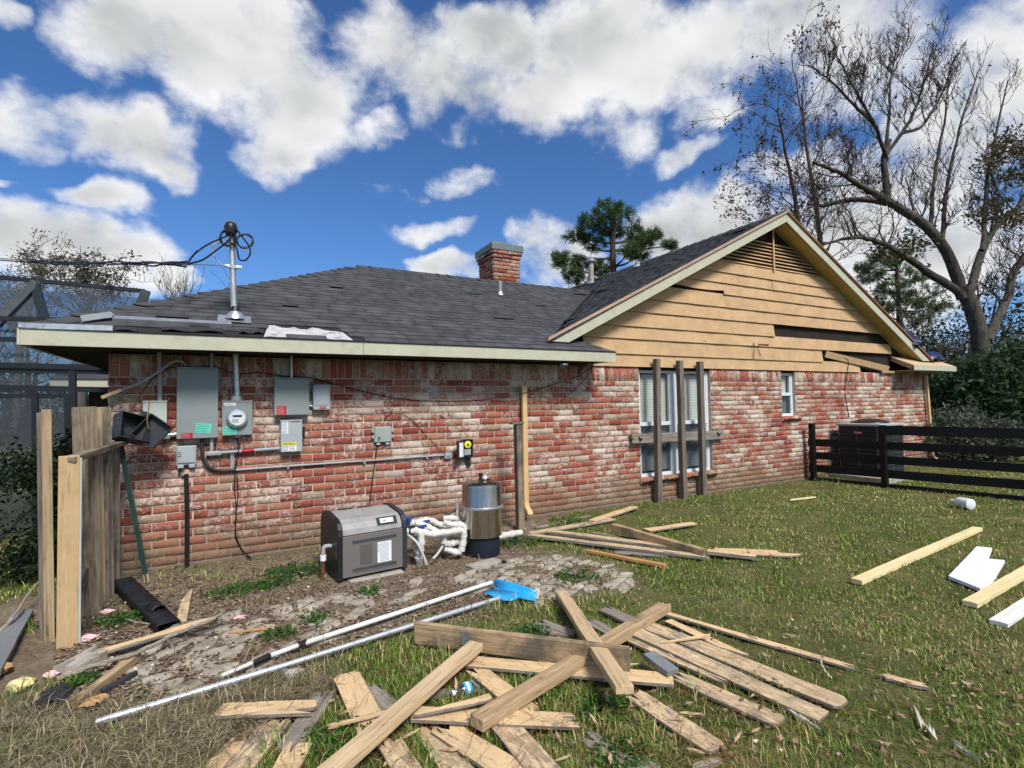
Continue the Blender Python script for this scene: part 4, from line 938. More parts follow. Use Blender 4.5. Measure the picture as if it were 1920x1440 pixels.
# ================================================================== POOL EQUIPMENT
FL, FR = G(634, 1096), G(763, 1069); uu = (FR-FL).normalized(); vv = V(-uu.y, uu.x, 0); HW = (FR-FL).length; HD = .60; HZ = .575
def hp(u, v, z): return FL+uu*u+vv*v+V(0, 0, z)
heat = thing('pool_heater', 'grey and black pool heater with white label standing by the brick wall', 'pool heater', FL)
prof = [(0, .04), (0, .415), (.012, .47), (.045, .515), (.11, .545), (.40, .575), (.52, .56), (.58, .50), (.60, .42), (.60, .04)]
def prof_part(pr, u0, u1, name, mat, bev=.006, par=heat): return MB().prism([hp(u0, v, z) for v, z in pr], uu*(u1-u0)).build(name, mat, par, bevel=bev)
EC = .062
lidp = [(0, .415)] + prof[2:8] + [(.60, .415)]
lid = prof_part(lidp, EC*.7, HW-EC*.7, 'lid', 'heater_lid', .012)
body = prof_part([(0, .04), (0, .411), (.60, .411), (.60, .04)], EC*.55, HW-EC*.55, 'front_panel', 'heater_grey', .006)
cap = [(-.012, .02), (-.012, .42), (0, .48), (.035, .53), (.105, .56), (.40, .59), (.53, .573), (.595, .51), (.612, .42), (.612, .02)]
prof_part(cap, -.004, EC*.68, 'end_cap', 'black_plastic', .01); prof_part(cap, HW-EC*.68, HW+.004, 'end_cap', 'charcoal_plastic', .01)
def on_front(u0, u1, z0, z1, th, name, mat, par): 
    return MB().prism([hp(u0, -th, z0), hp(u1, -th, z0), hp(u1, -th, z1), hp(u0, -th, z1)], vv*(th-.0005)).build(name, mat, par)
on_front(.13, .55, .335, .362, .002, 'slot', 'print_dark', body); on_front(.13, .55, .085, .112, .002, 'slot', 'print_dark', body)
on_front(.13, .55, .364, .370, .006, 'slot_rim', 'heater_grey', body); on_front(.13, .55, .076, .083, .006, 'slot_rim', 'heater_grey', body)
on_front(.20, .315, .13, .315, .002, 'patch', 'heater_patch', body); lb = on_front(.365, .50, .125, .315, .002, 'label_sheet', 'sticker_white', body)
m = MB()
for k in range(15): 
    z = .305-k*.0118; m.prism([hp(.385, -.003, z), hp(.385+RNG.uniform(.06, .108), -.003, z), hp(.385+.09, -.003, z-.004), hp(.385, -.003, z-.004)], vv*.0008)
for k in range(4): m.prism([hp(.37, -.003, .302-k*.022), hp(.38, -.003, .302-k*.022), hp(.38, -.003, .288-k*.022), hp(.37, -.003, .288-k*.022)], vv*.0008)
m.build('print', 'conduit_grey', lb)
def on_lid(u0, u1, a, b, lift, name, mat, par, bev=.004):     # between two points of the lid profile
    q = [(u0, a), (u1, a), (u1, b), (u0, b)]; n = V(0, 0, 0)
    nd = V(a[0]-b[0], a[1]-b[1], 0); n = (vv*(-(b[1]-a[1]))+V(0, 0, 1)*(b[0]-a[0])).normalized()
    return MB().prism([hp(u, p[0], p[1])+n*lift for u, p in q], -n*(lift+.01)).build(name, mat, par, bevel=bev)
bz = on_lid(.36, .575, (.012, .455), (.07, .53), .012, 'control_panel', 'heater_lid', lid, .008)
on_lid(.368, .568, (.016, .460), (.066, .525), .018, 'bezel', 'black_plastic', bz, .006); d = on_lid(.40, .53, (.027, .475), (.055, .512), .0205, 'display', 'screen_lcd', bz, .001)
on_lid(.43, .455, (.037, .488), (.044, .497), .0212, 'reading', 'print_dark', bz, 0)
on_lid(.14, .27, (.43, .569), (.49, .566), .012, 'top_vent', 'print_dark', lid, 0); on_lid(.33, .46, (.43, .569), (.49, .566), .012, 'top_vent', 'print_dark', lid, 0)
MB().box(hp(HW/2, .3, .02), (HW*.9, .5, .04), Matrix((uu, vv, V(0, 0, 1))).transposed()).build('feet', 'black_plastic', heat)
gp = MB(); gp.tube(spline([hp(0, .2, .30), hp(-.05, .2, .305), hp(-.075, .2, .29), hp(-.08, .2, .19)], 4), .019, 10); gp.build('gas_fitting', 'conduit_grey', heat, smooth=True)
MB().lathe([(.028, 0), (.028, .05)], hp(-.08, .2, .18), 12).build('union', 'sticker_white', heat, smooth=True); MB().tube([hp(-.08, .2, .19), hp(-.085, .2, -.02)], .017, 10).build('gas_pipe', 'rust', heat, smooth=True)
s = MB().prism([hp(.1, -.04, -.01), hp(HW-.05, -.05, -.01), hp(HW, .55, -.01), hp(.05, .6, -.01)], V(0, 0, .025)).build('heater_slab', 'concrete', heat, bevel=.01)

TC = V(2.32, -1.17, 0)
tank = thing('filter_tank', 'polished stainless steel pool filter tank on a dark base', 'filter tank', TC)
MB().lathe([(.185, 0), (.19, .02), (.182, .22), (.20, .235)], TC, 40).build('base', 'tank_base', tank, smooth=30)
MB().lathe([(.205, .205), (.213, .21), (.213, .49), (.218, .50)], TC, 48).build('lower_shell', 'stainless', tank, smooth=40)
MB().lathe([(.218, .515), (.213, .525), (.213, .715), (.205, .748), (.17, .765), (.05, .785), (.0, .787)], TC, 48).build('upper_shell', 'stainless', tank, smooth=40)
MB().lathe([(.219, .495), (.226, .502), (.226, .517), (.219, .524)], TC, 48).build('clamp_band', 'galvanized', tank, smooth=True)
MB().beam(TC+V(.10, -.205, .51), TC+V(.17, -.165, .51), .025, .02).build('clamp_bolt', 'galvanized', tank, bevel=.004)
MB().tube([TC+V(-.02, -.02, .78), TC+V(-.02, -.02, .85)], [.02, .012], 10).build('air_valve', 'black_plastic', tank); MB().bx(TC.x-.035, TC.x, TC.y-.04, TC.y, .83, .86).build('valve_knob', 'black_plastic', tank)
MB().lathe([(.022, 0), (.022, .014)], TC+V(.025, -.035, .815), 16, M=MY).build('gauge', 'sticker_white', tank); 
MB().tube(spline([TC+V(-.02, -.03, .79), TC+V(.05, -.06, .792), TC+V(.1, -.02, .79), TC+V(.04, .02, .792)], 5), .005, 6).build('tubing', 'black_cable', tank)

plumb = thing('pool_plumbing', 'tangle of white plastic pool pipes and blue valves between heater and tank', 'pipes', (1.8, -1.15, 0))
def c5(x, y): return 560+x/3.84, 880+y/3.84
def pvc(pts, r=.031, mat='pvc_white', name='pipe'):
    P = []
    for (x, y, Y) in pts: px, py = c5(x, y); P.append(Wp(px, py, Y))
    Q = [P[0]]                             # small rounded elbows
    for i in range(1, len(P)-1):
        a, b, c = P[i-1], P[i], P[i+1]; k1 = min(.05, (b-a).length*.4); k2 = min(.05, (c-b).length*.4)
        p, q = b+(a-b).normalized()*k1, b+(c-b).normalized()*k2; Q += [p, (p+q+b*2)/4, q]
    Q.append(P[-1]); o = MB().tube(Q, r, 14).build(name, mat, plumb, smooth=50)
    if r > .025:
        for i in range(1, len(P)-1):       # fittings: a sleeve on each side of an elbow
            for q in (P[i-1], P[i+1]):
                d = (q-P[i]); l = min(d.length*.45, .085); d.normalize(); MB().tube([P[i]+d*(l*.45), P[i]+d*l], r*1.2, 14).build('fitting', mat, plumb, smooth=50)
    return o
pvc([(770, 400, -.95), (850, 380, -.97), (945, 362, -.98), (1000, 395, -.98), (1060, 410, -1.0)])
pvc([(770, 445, -1.2), (890, 440, -1.25), (930, 470, -1.28), (1080, 452, -1.28), (1185, 432, -1.26), (1190, 500, -1.26), (1165, 610, -1.26), (1050, 570, -1.2)])
pvc([(840, 385, -1.08), (900, 400, -1.1), (1000, 455, -1.14), (1090, 470, -1.15)])
pvc([(1045, 382, -1.12), (1100, 400, -1.16), (1190, 398, -1.2), (1195, 440, -1.22)]); pvc([(1040, 352, -1.0), (1130, 352, -1.02), (1180, 380, -1.05)])
pvc([(880, 455, -1.28), (885, 560, -1.28), (862, 610, -1.25), (868, 690, -1.2)]); pvc([(845, 470, -1.12), (850, 560, -1.12), (850, 640, -1.12)])
pvc([(1045, 465, -1.22), (1045, 545, -1.22), (1130, 525, -1.2), (1240, 512, -1.15)]); pvc([(1145, 250, -1.0), (1148, 372, -1.0)], .024); pvc([(1415, 490, -1.1), (1500, 472, -1.05), (1600, 455, -1.0)], .034)
pvc([(1000, 545, -1.1), (1090, 560, -1.1)], .03)
pvc([(1045, 335, -1.0), (1090, 312, -1.0), (1135, 288, -1.0)], .012, 'black_plastic', 'handle'); pvc([(785, 470, -1.22), (850, 520, -1.3), (890, 600, -1.33), (922, 685, -1.35)], .013, 'tubing_grey', 'hose'); pvc([(1035, 555, -1.25), (1000, 610, -1.3), (965, 645, -1.33)], .013, 'tubing_grey', 'hose')
for (x, y, Y) in ((792, 352, -1.0), (915, 376, -1.05), (890, 412, -1.25)):
    px, py = c5(x, y); p = Wp(px, py, Y); v = MB().beam(p+V(-.045, 0, 0), p+V(.045, 0, .006), .03, .022).build('valve_handle', 'valve_blue', plumb, bevel=.005); MB().tube([p+V(0, 0, -.05), p], .022, 10).build('valve_stem', 'valve_blue', v)
px, py = c5(800, 442); p = Wp(px, py, -1.2); MB().tube([p+V(-.02, 0, 0), p+V(.05, 0, 0)], .045, 14).build('coupling', 'black_plastic', plumb, smooth=50)

# ================================================================== AIR CONDITIONER
AX, AY = 10.72, -.92
d = ray(1573, 850); AYb = -CAM_D+AX*d.y/d.x; d = ray(1694, 850); AX1 = d.x/d.y*(AY+CAM_D)
zt = Wp(1648, 795, AY).z; AZ0 = .10
ac = thing('air_conditioner', 'dark grey outdoor air conditioner behind the black rail fence', 'air conditioner', (AX, AY, 0))
MB().bx(AX-.15, AX1+.35, AY-.18, AYb+.12, -.03, .085).build('pad', 'concrete', ac, bevel=.01)
cab = MB().bx(AX, AX1, AY, AYb, AZ0, zt-.04).build('cabinet', 'ac_grille', ac, bevel=.02)
g = MB()
for k in range(13):
    z = AZ0+.05+k*(zt-.12-AZ0)/12; g.tube([(AX-.012, AYb-.03, z), (AX-.012, AY-.012, z), (AX1-.03, AY-.012, z)], .004, 5)
for f in (.04, .5, .96): g.tube([(AX-.016, AY+(AYb-AY)*f, AZ0+.02), (AX-.016, AY+(AYb-AY)*f, zt-.05)], .006, 5)
for f in (.05, .5, .96): g.tube([(AX+(AX1-AX)*f, AY-.016, AZ0+.02), (AX+(AX1-AX)*f, AY-.016, zt-.05)], .006, 5)
g.build('wire_guard', 'ac_wire', ac)
MB().bx(AX-.03, AX1+.02, AY-.03, AYb+.02, zt-.05, zt).build('top_panel', 'ac_top', ac, bevel=.012)
cx, cyy, rr = (AX+AX1)/2, (AY+AYb)/2, min(AX1-AX, AYb-AY)*.44
MB().lathe([(rr, zt), (rr*.97, zt+.02), (rr*.55, zt+.07), (rr*.2, zt+.085), (0, zt+.085)], (cx, cyy, 0), 32).build('fan_guard', 'black_plastic', ac, smooth=True)
em = Wp(1609, 811, 0); d = ray(1609, 811); tt = (AX-.02)/d.x; em = EYE+d*tt
e = MB().prism([em+V(0, .055*math.cos(a)*1.5, .032*math.sin(a)) for a in np.linspace(0, 2*math.pi, 20, endpoint=False)], V(-.008, 0, 0)).build('emblem', 'emblem_red', ac)
fc = bpy.data.curves.new('emblem_lettering', 'FONT'); fc.body = 'bryant'; fc.size = .052; fc.align_x = 'CENTER'; fc.align_y = 'CENTER'; fc.extrude = .001
fo = bpy.data.objects.new('tmp', fc); dg = bpy.context.evaluated_depsgraph_get(); COL.objects.link(fo); bpy.context.view_layer.update()
me = bpy.data.meshes.new_from_object(fo.evaluated_get(bpy.context.evaluated_depsgraph_get())); bpy.data.objects.remove(fo); me.name = 'lettering'; me.materials.clear(); me.materials.append(MATS['emblem_white'])
fo = bpy.data.objects.new('lettering', me); COL.objects.link(fo); fo.parent = e; fo.matrix_local = Matrix.Translation(em+V(-.011, 0, 0)) @ Matrix(((0, 0, -1, 0), (-1, 0, 0, 0), (0, 1, 0, 0), (0, 0, 0, 1)))

# ================================================================== FENCES AND POSTS
def fence():
    b1, b2 = G(1526, 902), G(1660, 915); d = (b2-b1); L = d.length; d.normalize(); b3 = b2+d*2.35; sd = V(-d.y, d.x, 0)
    if sd.x < 0: sd = -sd
    f = thing('rail_fence', 'black painted horizontal rail fence in front of the air conditioner', 'fence', b2)
    for p, h in ((b1, 1.115), (b2, 1.105), (b3, 1.105)): MB().bx(p.x-.045, p.x+.045, p.y-.045, p.y+.045, -.1, h).build('post', 'fence_black', f, bevel=.006)
    lv = [(.94, 1.10), (.67, .81), (.42, .56), (.17, .315), (-.03, .07)]
    for i, (z0, z1) in enumerate(lv):
        zc, h = (z0+z1)/2, z1-z0
        if i: MB().beam(b1-d*.10+sd*.062+V(0, 0, zc), b2+sd*.062+V(0, 0, zc), .03, h).build('rail', 'fence_black', f, bevel=.004)
        MB().beam(b2+d*(.003 if i else -.045)+sd*(.062 if i else -.061)+V(0, 0, zc), b3+sd*(.062 if i else -.061)+V(0, 0, zc), .03, h).build('rail', 'fence_black', f, bevel=.004)
fence()
def local_board(name, mat, parent, a, b, w, t, up=(0, 0, 1), bev=.003):      # wood part built along its own X axis so that the grain follows it
    a, b = Vector(a), Vector(b); d = (b-a); L = d.length; d.normalize(); s = Vector(up).cross(d).normalized(); u = d.cross(s)
    o = MB().box((0, 0, 0), (L, w, t)).build(name, mat, None, bevel=bev)
    M = Matrix((d, s, u)).transposed().to_4x4(); M.translation = (a+b)/2
    o.parent = parent
    if parent.name in LOC: M = Matrix.Translation(-LOC[parent.name]) @ M
    o.matrix_local = M; return o
bf = thing('broken_fence', 'broken wooden fence section with tan post meeting the house corner', 'fence', G(125, 1215))
pbse = G(126, 1216)
vd = V(ray(126, 1000).x, ray(126, 1000).y, 0).normalized(); sdv = V(vd.y, -vd.x, 0)
local_board('post', 'post_tan', bf, pbse+V(0, 0, -.05)+vd*.04, pbse+V(-.005, .0, 1.29)+vd*.04, .112, .075, vd*-1)
local_board('post_edge', 'pale_enamel', bf, pbse+sdv*.063+V(0, 0, -.05)+vd*.05, pbse+sdv*.061+V(-.005, 0, 1.27)+vd*.05, .014, .09, vd*-1)
q0 = G(113, 1205); local_board('picket', 'picket_pale', bf, q0-sdv*.055+V(0, 0, -.05)+vd*.10, Wp(87, 768, q0.y+.12), .055, .045, vd*-1)
local_board('picket', 'post_grey', bf, q0-sdv*.085+V(0, 0, -.05)+vd*.17, Wp(77, 774, q0.y+.2), .05, .03, vd*-1)
ra, rb = V(pbse.x-.01, pbse.y+.0, 1.265), V(-.93, -.30, 1.30)
local_board('rail', 'picket_weathered', bf, ra, rb, .085, .04)
for (bx_, by_, tx_, ty_, wpx, mt) in ((170, 1168, 158, 763, 37, 'picket_weathered'), (192, 1150, 182, 764, 14, 'picket_pale'), (204, 1130, 196, 763, 20, 'picket_weathered'), (190, 1146, 187, 846, 26, 'picket_weathered'), (213, 1108, 212, 834, 22, 'picket_weathered'), (222, 1082, 219, 840, 12, 'post_grey')):
    b_ = G(bx_, by_)+vd*.14; dep = (b_-EYE).dot(_F); t_ = Wp(tx_, ty_, b_.y); local_board('picket', mt, bf, b_+V(0, 0, -.03), t_, wpx*dep/FPX, .018, vd*-1, .002)
local_board('rail', 'post_grey', bf, V(pbse.x-.02, -1.55, .22), V(-1.03, -.62, .47), .04, .09)
MB().bx(-1.06, -1.02, -.34, -.16, .30, .42).build('bracket', 'galvanized', bf, bevel=.004)
MB().bx(-1.02, -.99, -.12, -.10, .30, .42).build('bracket', 'galvanized', bf, bevel=.004)
tp = thing('metal_post', 'dark green metal fence post leaning against the broken fence', 'post', G(275, 1090))
a, b = G(276, 1092), Wp(226, 832, -.32); m = MB(); m.beam(a, b, .042, .008, (0, -1, .1)); m.beam(a+V(0, -.018, 0), b+V(0, -.018, 0), .008, .03, (0, -1, .1)); m.build('bar', 'post_green', tp)
MB().beam(a+(b-a)*.16+V(-.03, .02, 0), a+(b-a)*.16+V(-.03, .02, .10), .06, .006, (1, 0, 0)).build('anchor_plate', 'post_green', tp); MB().beam(a, a+(b-a)*.06, .043, .010, (0, -1, .1)).build('tip', 'trim_pink', tp)
wp_ = G(978, 993); t = thing('wooden_post', 'short weathered wooden post standing beside the tan downspout', 'post', wp_); o = local_board('shaft', 'picket_weathered', t, wp_+V(0, .03, -.1), wp_+V(-.01, .03, 1.33), .09, .09, (0, -1, 0), .006)
local_board('cap_board', 'post_grey', t, wp_+V(-.12, .02, 1.345), wp_+V(.05, .02, 1.35), .10, .022)
fr = thing('window_brace', 'three grey upright posts with a crossrail standing before the double window', 'brace', G(1283, 935))
for (pb_, pt_) in (((1237, 943), (1231, 673)), ((1284, 936), (1274, 676)), ((1322, 931), (1312, 678))):
    b = G(*pb_); tpt = Wp(*pt_, -.13); local_board('post', 'post_grey', fr, V(b.x, -.13, -.05), tpt, .088, .088, (0, -1, 0), .005)
a, b = Wp(1183, 823, -.06), Wp(1355, 815, -.06); cr = local_board('crossrail', 'plank_grey', fr, a, b, .06, .145, (0, 0, 1), .004)
for px, py in ((1182, 824), (1200, 823), (1347, 814)): p = Wp(px, py, -.1); MB().tube([p+V(-.02, 0, .03), p, p+V(.035, -.02, .01), p+V(.0, 0, -.03)], .011, 6).build('hook', 'black_plastic', fr)

# ---- open plastic box hanging on the broken fence
ob = thing('utility_case', 'open dark grey plastic case dangling at the top of the broken fence', 'plastic case', Wp(262, 810, -.35))
def tray(c, M, w, h, dpt, mat, name):
    b = MB(); t_ = .008
    for (o_, s_) in (((0, dpt/2, 0), (w, t_, h)), ((-w/2, 0, 0), (t_, dpt, h)), ((w/2, 0, 0), (t_, dpt, h)), ((0, 0, h/2), (w, dpt, t_)), ((0, 0, -h/2), (w, dpt, t_))): b.box(c+M @ Vector(o_), s_, M)
    return b.build(name, mat, ob)
M1 = (Matrix.Rotation(math.radians(38), 3, 'Z') @ Matrix.Rotation(math.radians(16), 3, 'Y') @ Matrix.Rotation(math.radians(-18), 3, 'X'))
c1 = Wp(246, 803, -.36); tray1 = tray(c1, M1, .25, .24, .12, 'charcoal_plastic', 'case_body')
M2 = (Matrix.Rotation(math.radians(-12), 3, 'Z') @ Matrix.Rotation(math.radians(38), 3, 'Y') @ Matrix.Rotation(math.radians(-10), 3, 'X'))
c2 = Wp(286, 808, -.33); tray2 = tray(c2, M2, .22, .24, .07, 'charcoal_plastic', 'case_lid')
for k in range(5): MB().box(c1+M1 @ Vector((-.09+k*.035, -.02, .123)), (.014, .08, .004), M1).build('vent_slot', 'box_plastic', tray1)
for k in range(4): MB().box(c1+M1 @ Vector((-.127, -.01, -.08+k*.05)), (.004, .03, .012), M1).build('side_slot', 'box_plastic', tray1)
MB().tube([c1+M1 @ Vector((.06*math.cos(a), .03, .06*math.sin(a))) for a in np.linspace(0, 6, 22)], .004, 5).build('wire_loop', 'black_cable', tray1)
MB().tube(spline([Wp(280, 752, -.25), Wp(278, 770, -.32), Wp(276, 790, -.36), Wp(279, 805, -.36)], 4), .006, 5).build('tape_strip', 'copper_brown', ob)
MB().box(Wp(272, 776, -.26), (.07, .02, .04), M1).build('green_tab', 'post_green', ob)

# ---- tarp on the far slope
def tarp(name, label, c, sx, sy, sz, seed, sl=.505):
    r = np.random.default_rng(seed); b = MB(); n, m = 26, 14; vs = []
    for j in range(m+1):
        th = math.pi*.55*j/m
        for i in range(n):
            ph = 2*math.pi*i/n; fold = 1+.14*math.sin(ph*5+j*.5+seed)+.07*math.sin(ph*11+seed*2+j)
            vs.append(c+V(sx*math.sin(th)*math.cos(ph)*fold, sy*math.sin(th)*math.sin(ph)*fold, sz*math.cos(th)*(1+.1*math.sin(ph*7+j))-(sl*sx*math.sin(th)*math.cos(ph)*fold)))
    fs = [(j*n+i, j*n+(i+1) % n, (j+1)*n+(i+1) % n, (j+1)*n+i) for j in range(m) for i in range(n)]
    b.add(vs, fs); o = b.build(name, 'tarp_blue', None, smooth=60); tag(o, label, 'tarp'); return o
tarp('tarp', 'dark blue tarp heaped on the far roof slope above the rake', V(13.62, .02, 2.80), .33, .36, .40, 3)
tarp('tarp', 'dark blue tarp bundle at the lower corner of the gable roof', V(14.74, -.14, 2.50), .40, .17, .17, 5, 0)
# ================================================================== GROUND
def pip(poly, x, y):
    x = np.asarray(x, float); y = np.asarray(y, float); ins = np.zeros(x.shape, bool); n = len(poly)
    for i in range(n):
        (x1, y1), (x2, y2) = poly[i], poly[(i+1) % n]
        c = ((y1 > y) != (y2 > y)) & (x < (x2-x1)*(y-y1)/((y2-y1) if y2 != y1 else 1e-9)+x1); ins ^= c
    return ins
def gpoly(px): return [(G(*q).x, G(*q).y) for q in px]
DIRT = gpoly([(215, 1080), (520, 1043), (760, 1008), (985, 972), (1060, 968), (1010, 1000), (985, 1030), (1090, 1040), (1185, 1075), (1210, 1105), (1100, 1118), (1010, 1145), (900, 1165), (760, 1185), (560, 1245), (480, 1285), (330, 1325), (150, 1345), (0, 1335), (-150, 1250), (0, 1130), (110, 1110)])
STRAW = gpoly([(-200, 1340), (0, 1335), (330, 1330), (480, 1285), (600, 1255), (640, 1300), (400, 1440), (380, 1600), (-200, 1600)])
def wob(x, y, s=1.0): return (np.sin(x*7.3*s+1.3*np.sin(y*5.1*s))+np.sin(y*8.7*s+1.7*np.sin(x*4.3*s+2)))*.5
def soft(poly, x, y):
    m = 0
    for k in range(6):
        a = k*1.05; m = m+pip(poly, x+.13*wob(x+k, y)+.07*math.cos(a), y+.13*wob(y+k*2, x)+.07*math.sin(a))
    return m/6.0
def gz(x, y): return .006*np.sin(x*2.3+1.1)*np.sin(y*2.9)+.004*np.sin(x*6.1+y*3.3)+.003*np.sin(y*9.7-x*5)
def mk_ground():
    b = NB('ground', .95, 0, .1); v = b.coord('World')
    soil = b.ramp(b.noise(v, 9, 8, .72), [(.25, (.085, .062, .044)), (.48, (.18, .135, .098)), (.62, (.255, .20, .15)), (.8, (.38, .32, .25))])
    soil = b.mix(b.step(b.noise(v, 70, 3, .7), .60, .70), soil, (.30, .245, .19))
    turf = b.ramp(b.noise(v, 2.2, 7, .7), [(.3, (.055, .068, .018)), (.5, (.10, .102, .036)), (.7, (.17, .145, .065))])
    turf = b.mix(.6, turf, b.ramp(b.noise(v, 45, 5, .75), [(.3, (.15,)*3), (.7, (.85,)*3)]), 'OVERLAY')
    thatch = b.ramp(b.noise(v, 30, 6, .75), [(.3, (.05, .036, .022)), (.7, (.20, .155, .095))])
    c = b.mix(b.attr('straw'), turf, thatch); c = b.mix(b.attr('dirt'), c, soil)
    b.color(c); b.bump(b.noise(v, 28, 7, .72), .02)
mk_ground()
def axis(lo, hi, st, far): 
    f = np.arange(lo, hi+st/2, st); g = np.array([.3, .8, 1.6, 3, 6, 12, 25, 60, 150, far]); return np.concatenate([lo-g[::-1], f, hi+g])
gx_, gy_ = axis(-4, 13, .07, 500), axis(-6.0, 1.0, .07, 500)
GXm, GYm = np.meshgrid(gx_, gy_); near = (np.abs(GXm-4.5) < 12) & (np.abs(GYm+2.5) < 6)
gzv = gz(GXm, GYm)*near
nx, ny = len(gx_), len(gy_); idx = np.arange(nx*ny).reshape(ny, nx)
gf = np.stack([idx[:-1, :-1], idx[:-1, 1:], idx[1:, 1:], idx[1:, :-1]], -1).reshape(-1, 4)
gd = soft(DIRT, GXm, GYm); gs_ = soft(STRAW, GXm, GYm)
go = link('ground', np_mesh('ground', np.stack([GXm, GYm, gzv], -1).reshape(-1, 3), gf, 'ground', {'dirt': gd.ravel(), 'straw': gs_.ravel()}, smooth=True), kind='structure')

# ---- old stone path sunk in the soil
def mk_stone():
    b = NB('paving_stone', .9, 0, .2); v = b.coord('World'); oi = b.n('ShaderNodeObjectInfo')
    c = b.ramp(b.noise(v, 6, 7, .7), [(.3, (.27, .23, .175)), (.55, (.42, .375, .305)), (.75, (.55, .505, .435))])
    c = b.mix(.5, c, b.ramp(oi.outputs['Random'], [(0, (.34, .33, .32)), (1, (.62, .62, .62))]), 'OVERLAY')
    c = b.mix(b.math('MULTIPLY', b.step(b.noise(v, 3.1, 6, .7), .5, .66), .55), c, (.10, .075, .05)); b.color(c); b.bump(b.noise(v, 38, 7, .75), .014)
mk_stone()
path = MB().add([(-.6, -2.6, -.10), (2.9, -2.6, -.10), (2.9, -1.2, -.10), (-.6, -1.2, -.10)], [(0, 1, 2, 3)]).build('stone_path', 'ground'); path['kind'] = 'structure'
S1 = gpoly([(170, 1270), (260, 1195), (430, 1150), (600, 1118), (780, 1085), (800, 1110), (700, 1165), (520, 1235), (330, 1300), (180, 1330)])
S2 = gpoly([(850, 1075), (960, 1048), (1060, 1040), (1180, 1072), (1205, 1100), (1090, 1112), (1010, 1135), (900, 1120)])
FOOT = []                                   # footprints that keep grass away: (cx, cy, ux, uy, half length, half width)
def lay_stones(poly, sx, sy, rot, keep, tall, jitter):
    ca, sa = math.cos(rot), math.sin(rot); r = np.random.default_rng(5)
    P = {}
    def corner(i, j):
        if (i, j) not in P: P[i, j] = V(i*sx+(.5*sx if j % 2 else 0)+r.uniform(-1, 1)*jitter*sx, j*sy+r.uniform(-1, 1)*jitter*sy, 0)
        return P[i, j]
    for i in range(-30, 50):
        for j in range(-40, 40):
            q = [corner(i, j), corner(i+1, j), corner(i+1+(0 if j % 2 == 0 else 0), j+1), corner(i, j+1)]
            q = [V(ca*p.x-sa*p.y+1.2, sa*p.x+ca*p.y-1.9, 0) for p in q]; c = sum(q, V(0, 0, 0))/4
            if not pip(poly, c.x, c.y): continue
            if r.random() > keep: continue
            out = []                        # chamfered, shrunken quad
            for k in range(4):
                p, n_, pr = q[k], q[(k+1) % 4], q[k-1]
                for o_ in (pr, n_): out.append(c+((p+(o_-p)*r.uniform(.10, .24))-c)*r.uniform(.84, .95))
            h = tall*r.uniform(.3, 1.1); tl = V(r.uniform(-.07, .07), r.uniform(-.07, .07), 0)
            vs = [p-c+V(0, 0, -.05) for p in out]+[p-c+V(0, 0, h*.55+tl.dot(p-c)) for p in out]+[(p-c)*.86+V(0, 0, h+tl.dot(p-c)+r.uniform(-.003, .003)) for p in out]+[V(0, 0, h+.004)]
            fs = [(k, (k+1) % 8, 8+(k+1) % 8, 8+k) for k in range(8)]+[(8+k, 8+(k+1) % 8, 16+(k+1) % 8, 16+k) for k in range(8)]+[(16+k, 16+(k+1) % 8, 24) for k in range(8)]
            b = MB(); b.add(vs, fs); o = b.build('paving_stone', 'paving_stone', path, smooth=55); o.location = c; FOOT.append((c.x, c.y, 1, 0, sx*.38, sy*.36))
lay_stones(S1, .20, .14, .62, .72, .015, .24); lay_stones(S2, .165, .115, .5, .85, .014, .2)

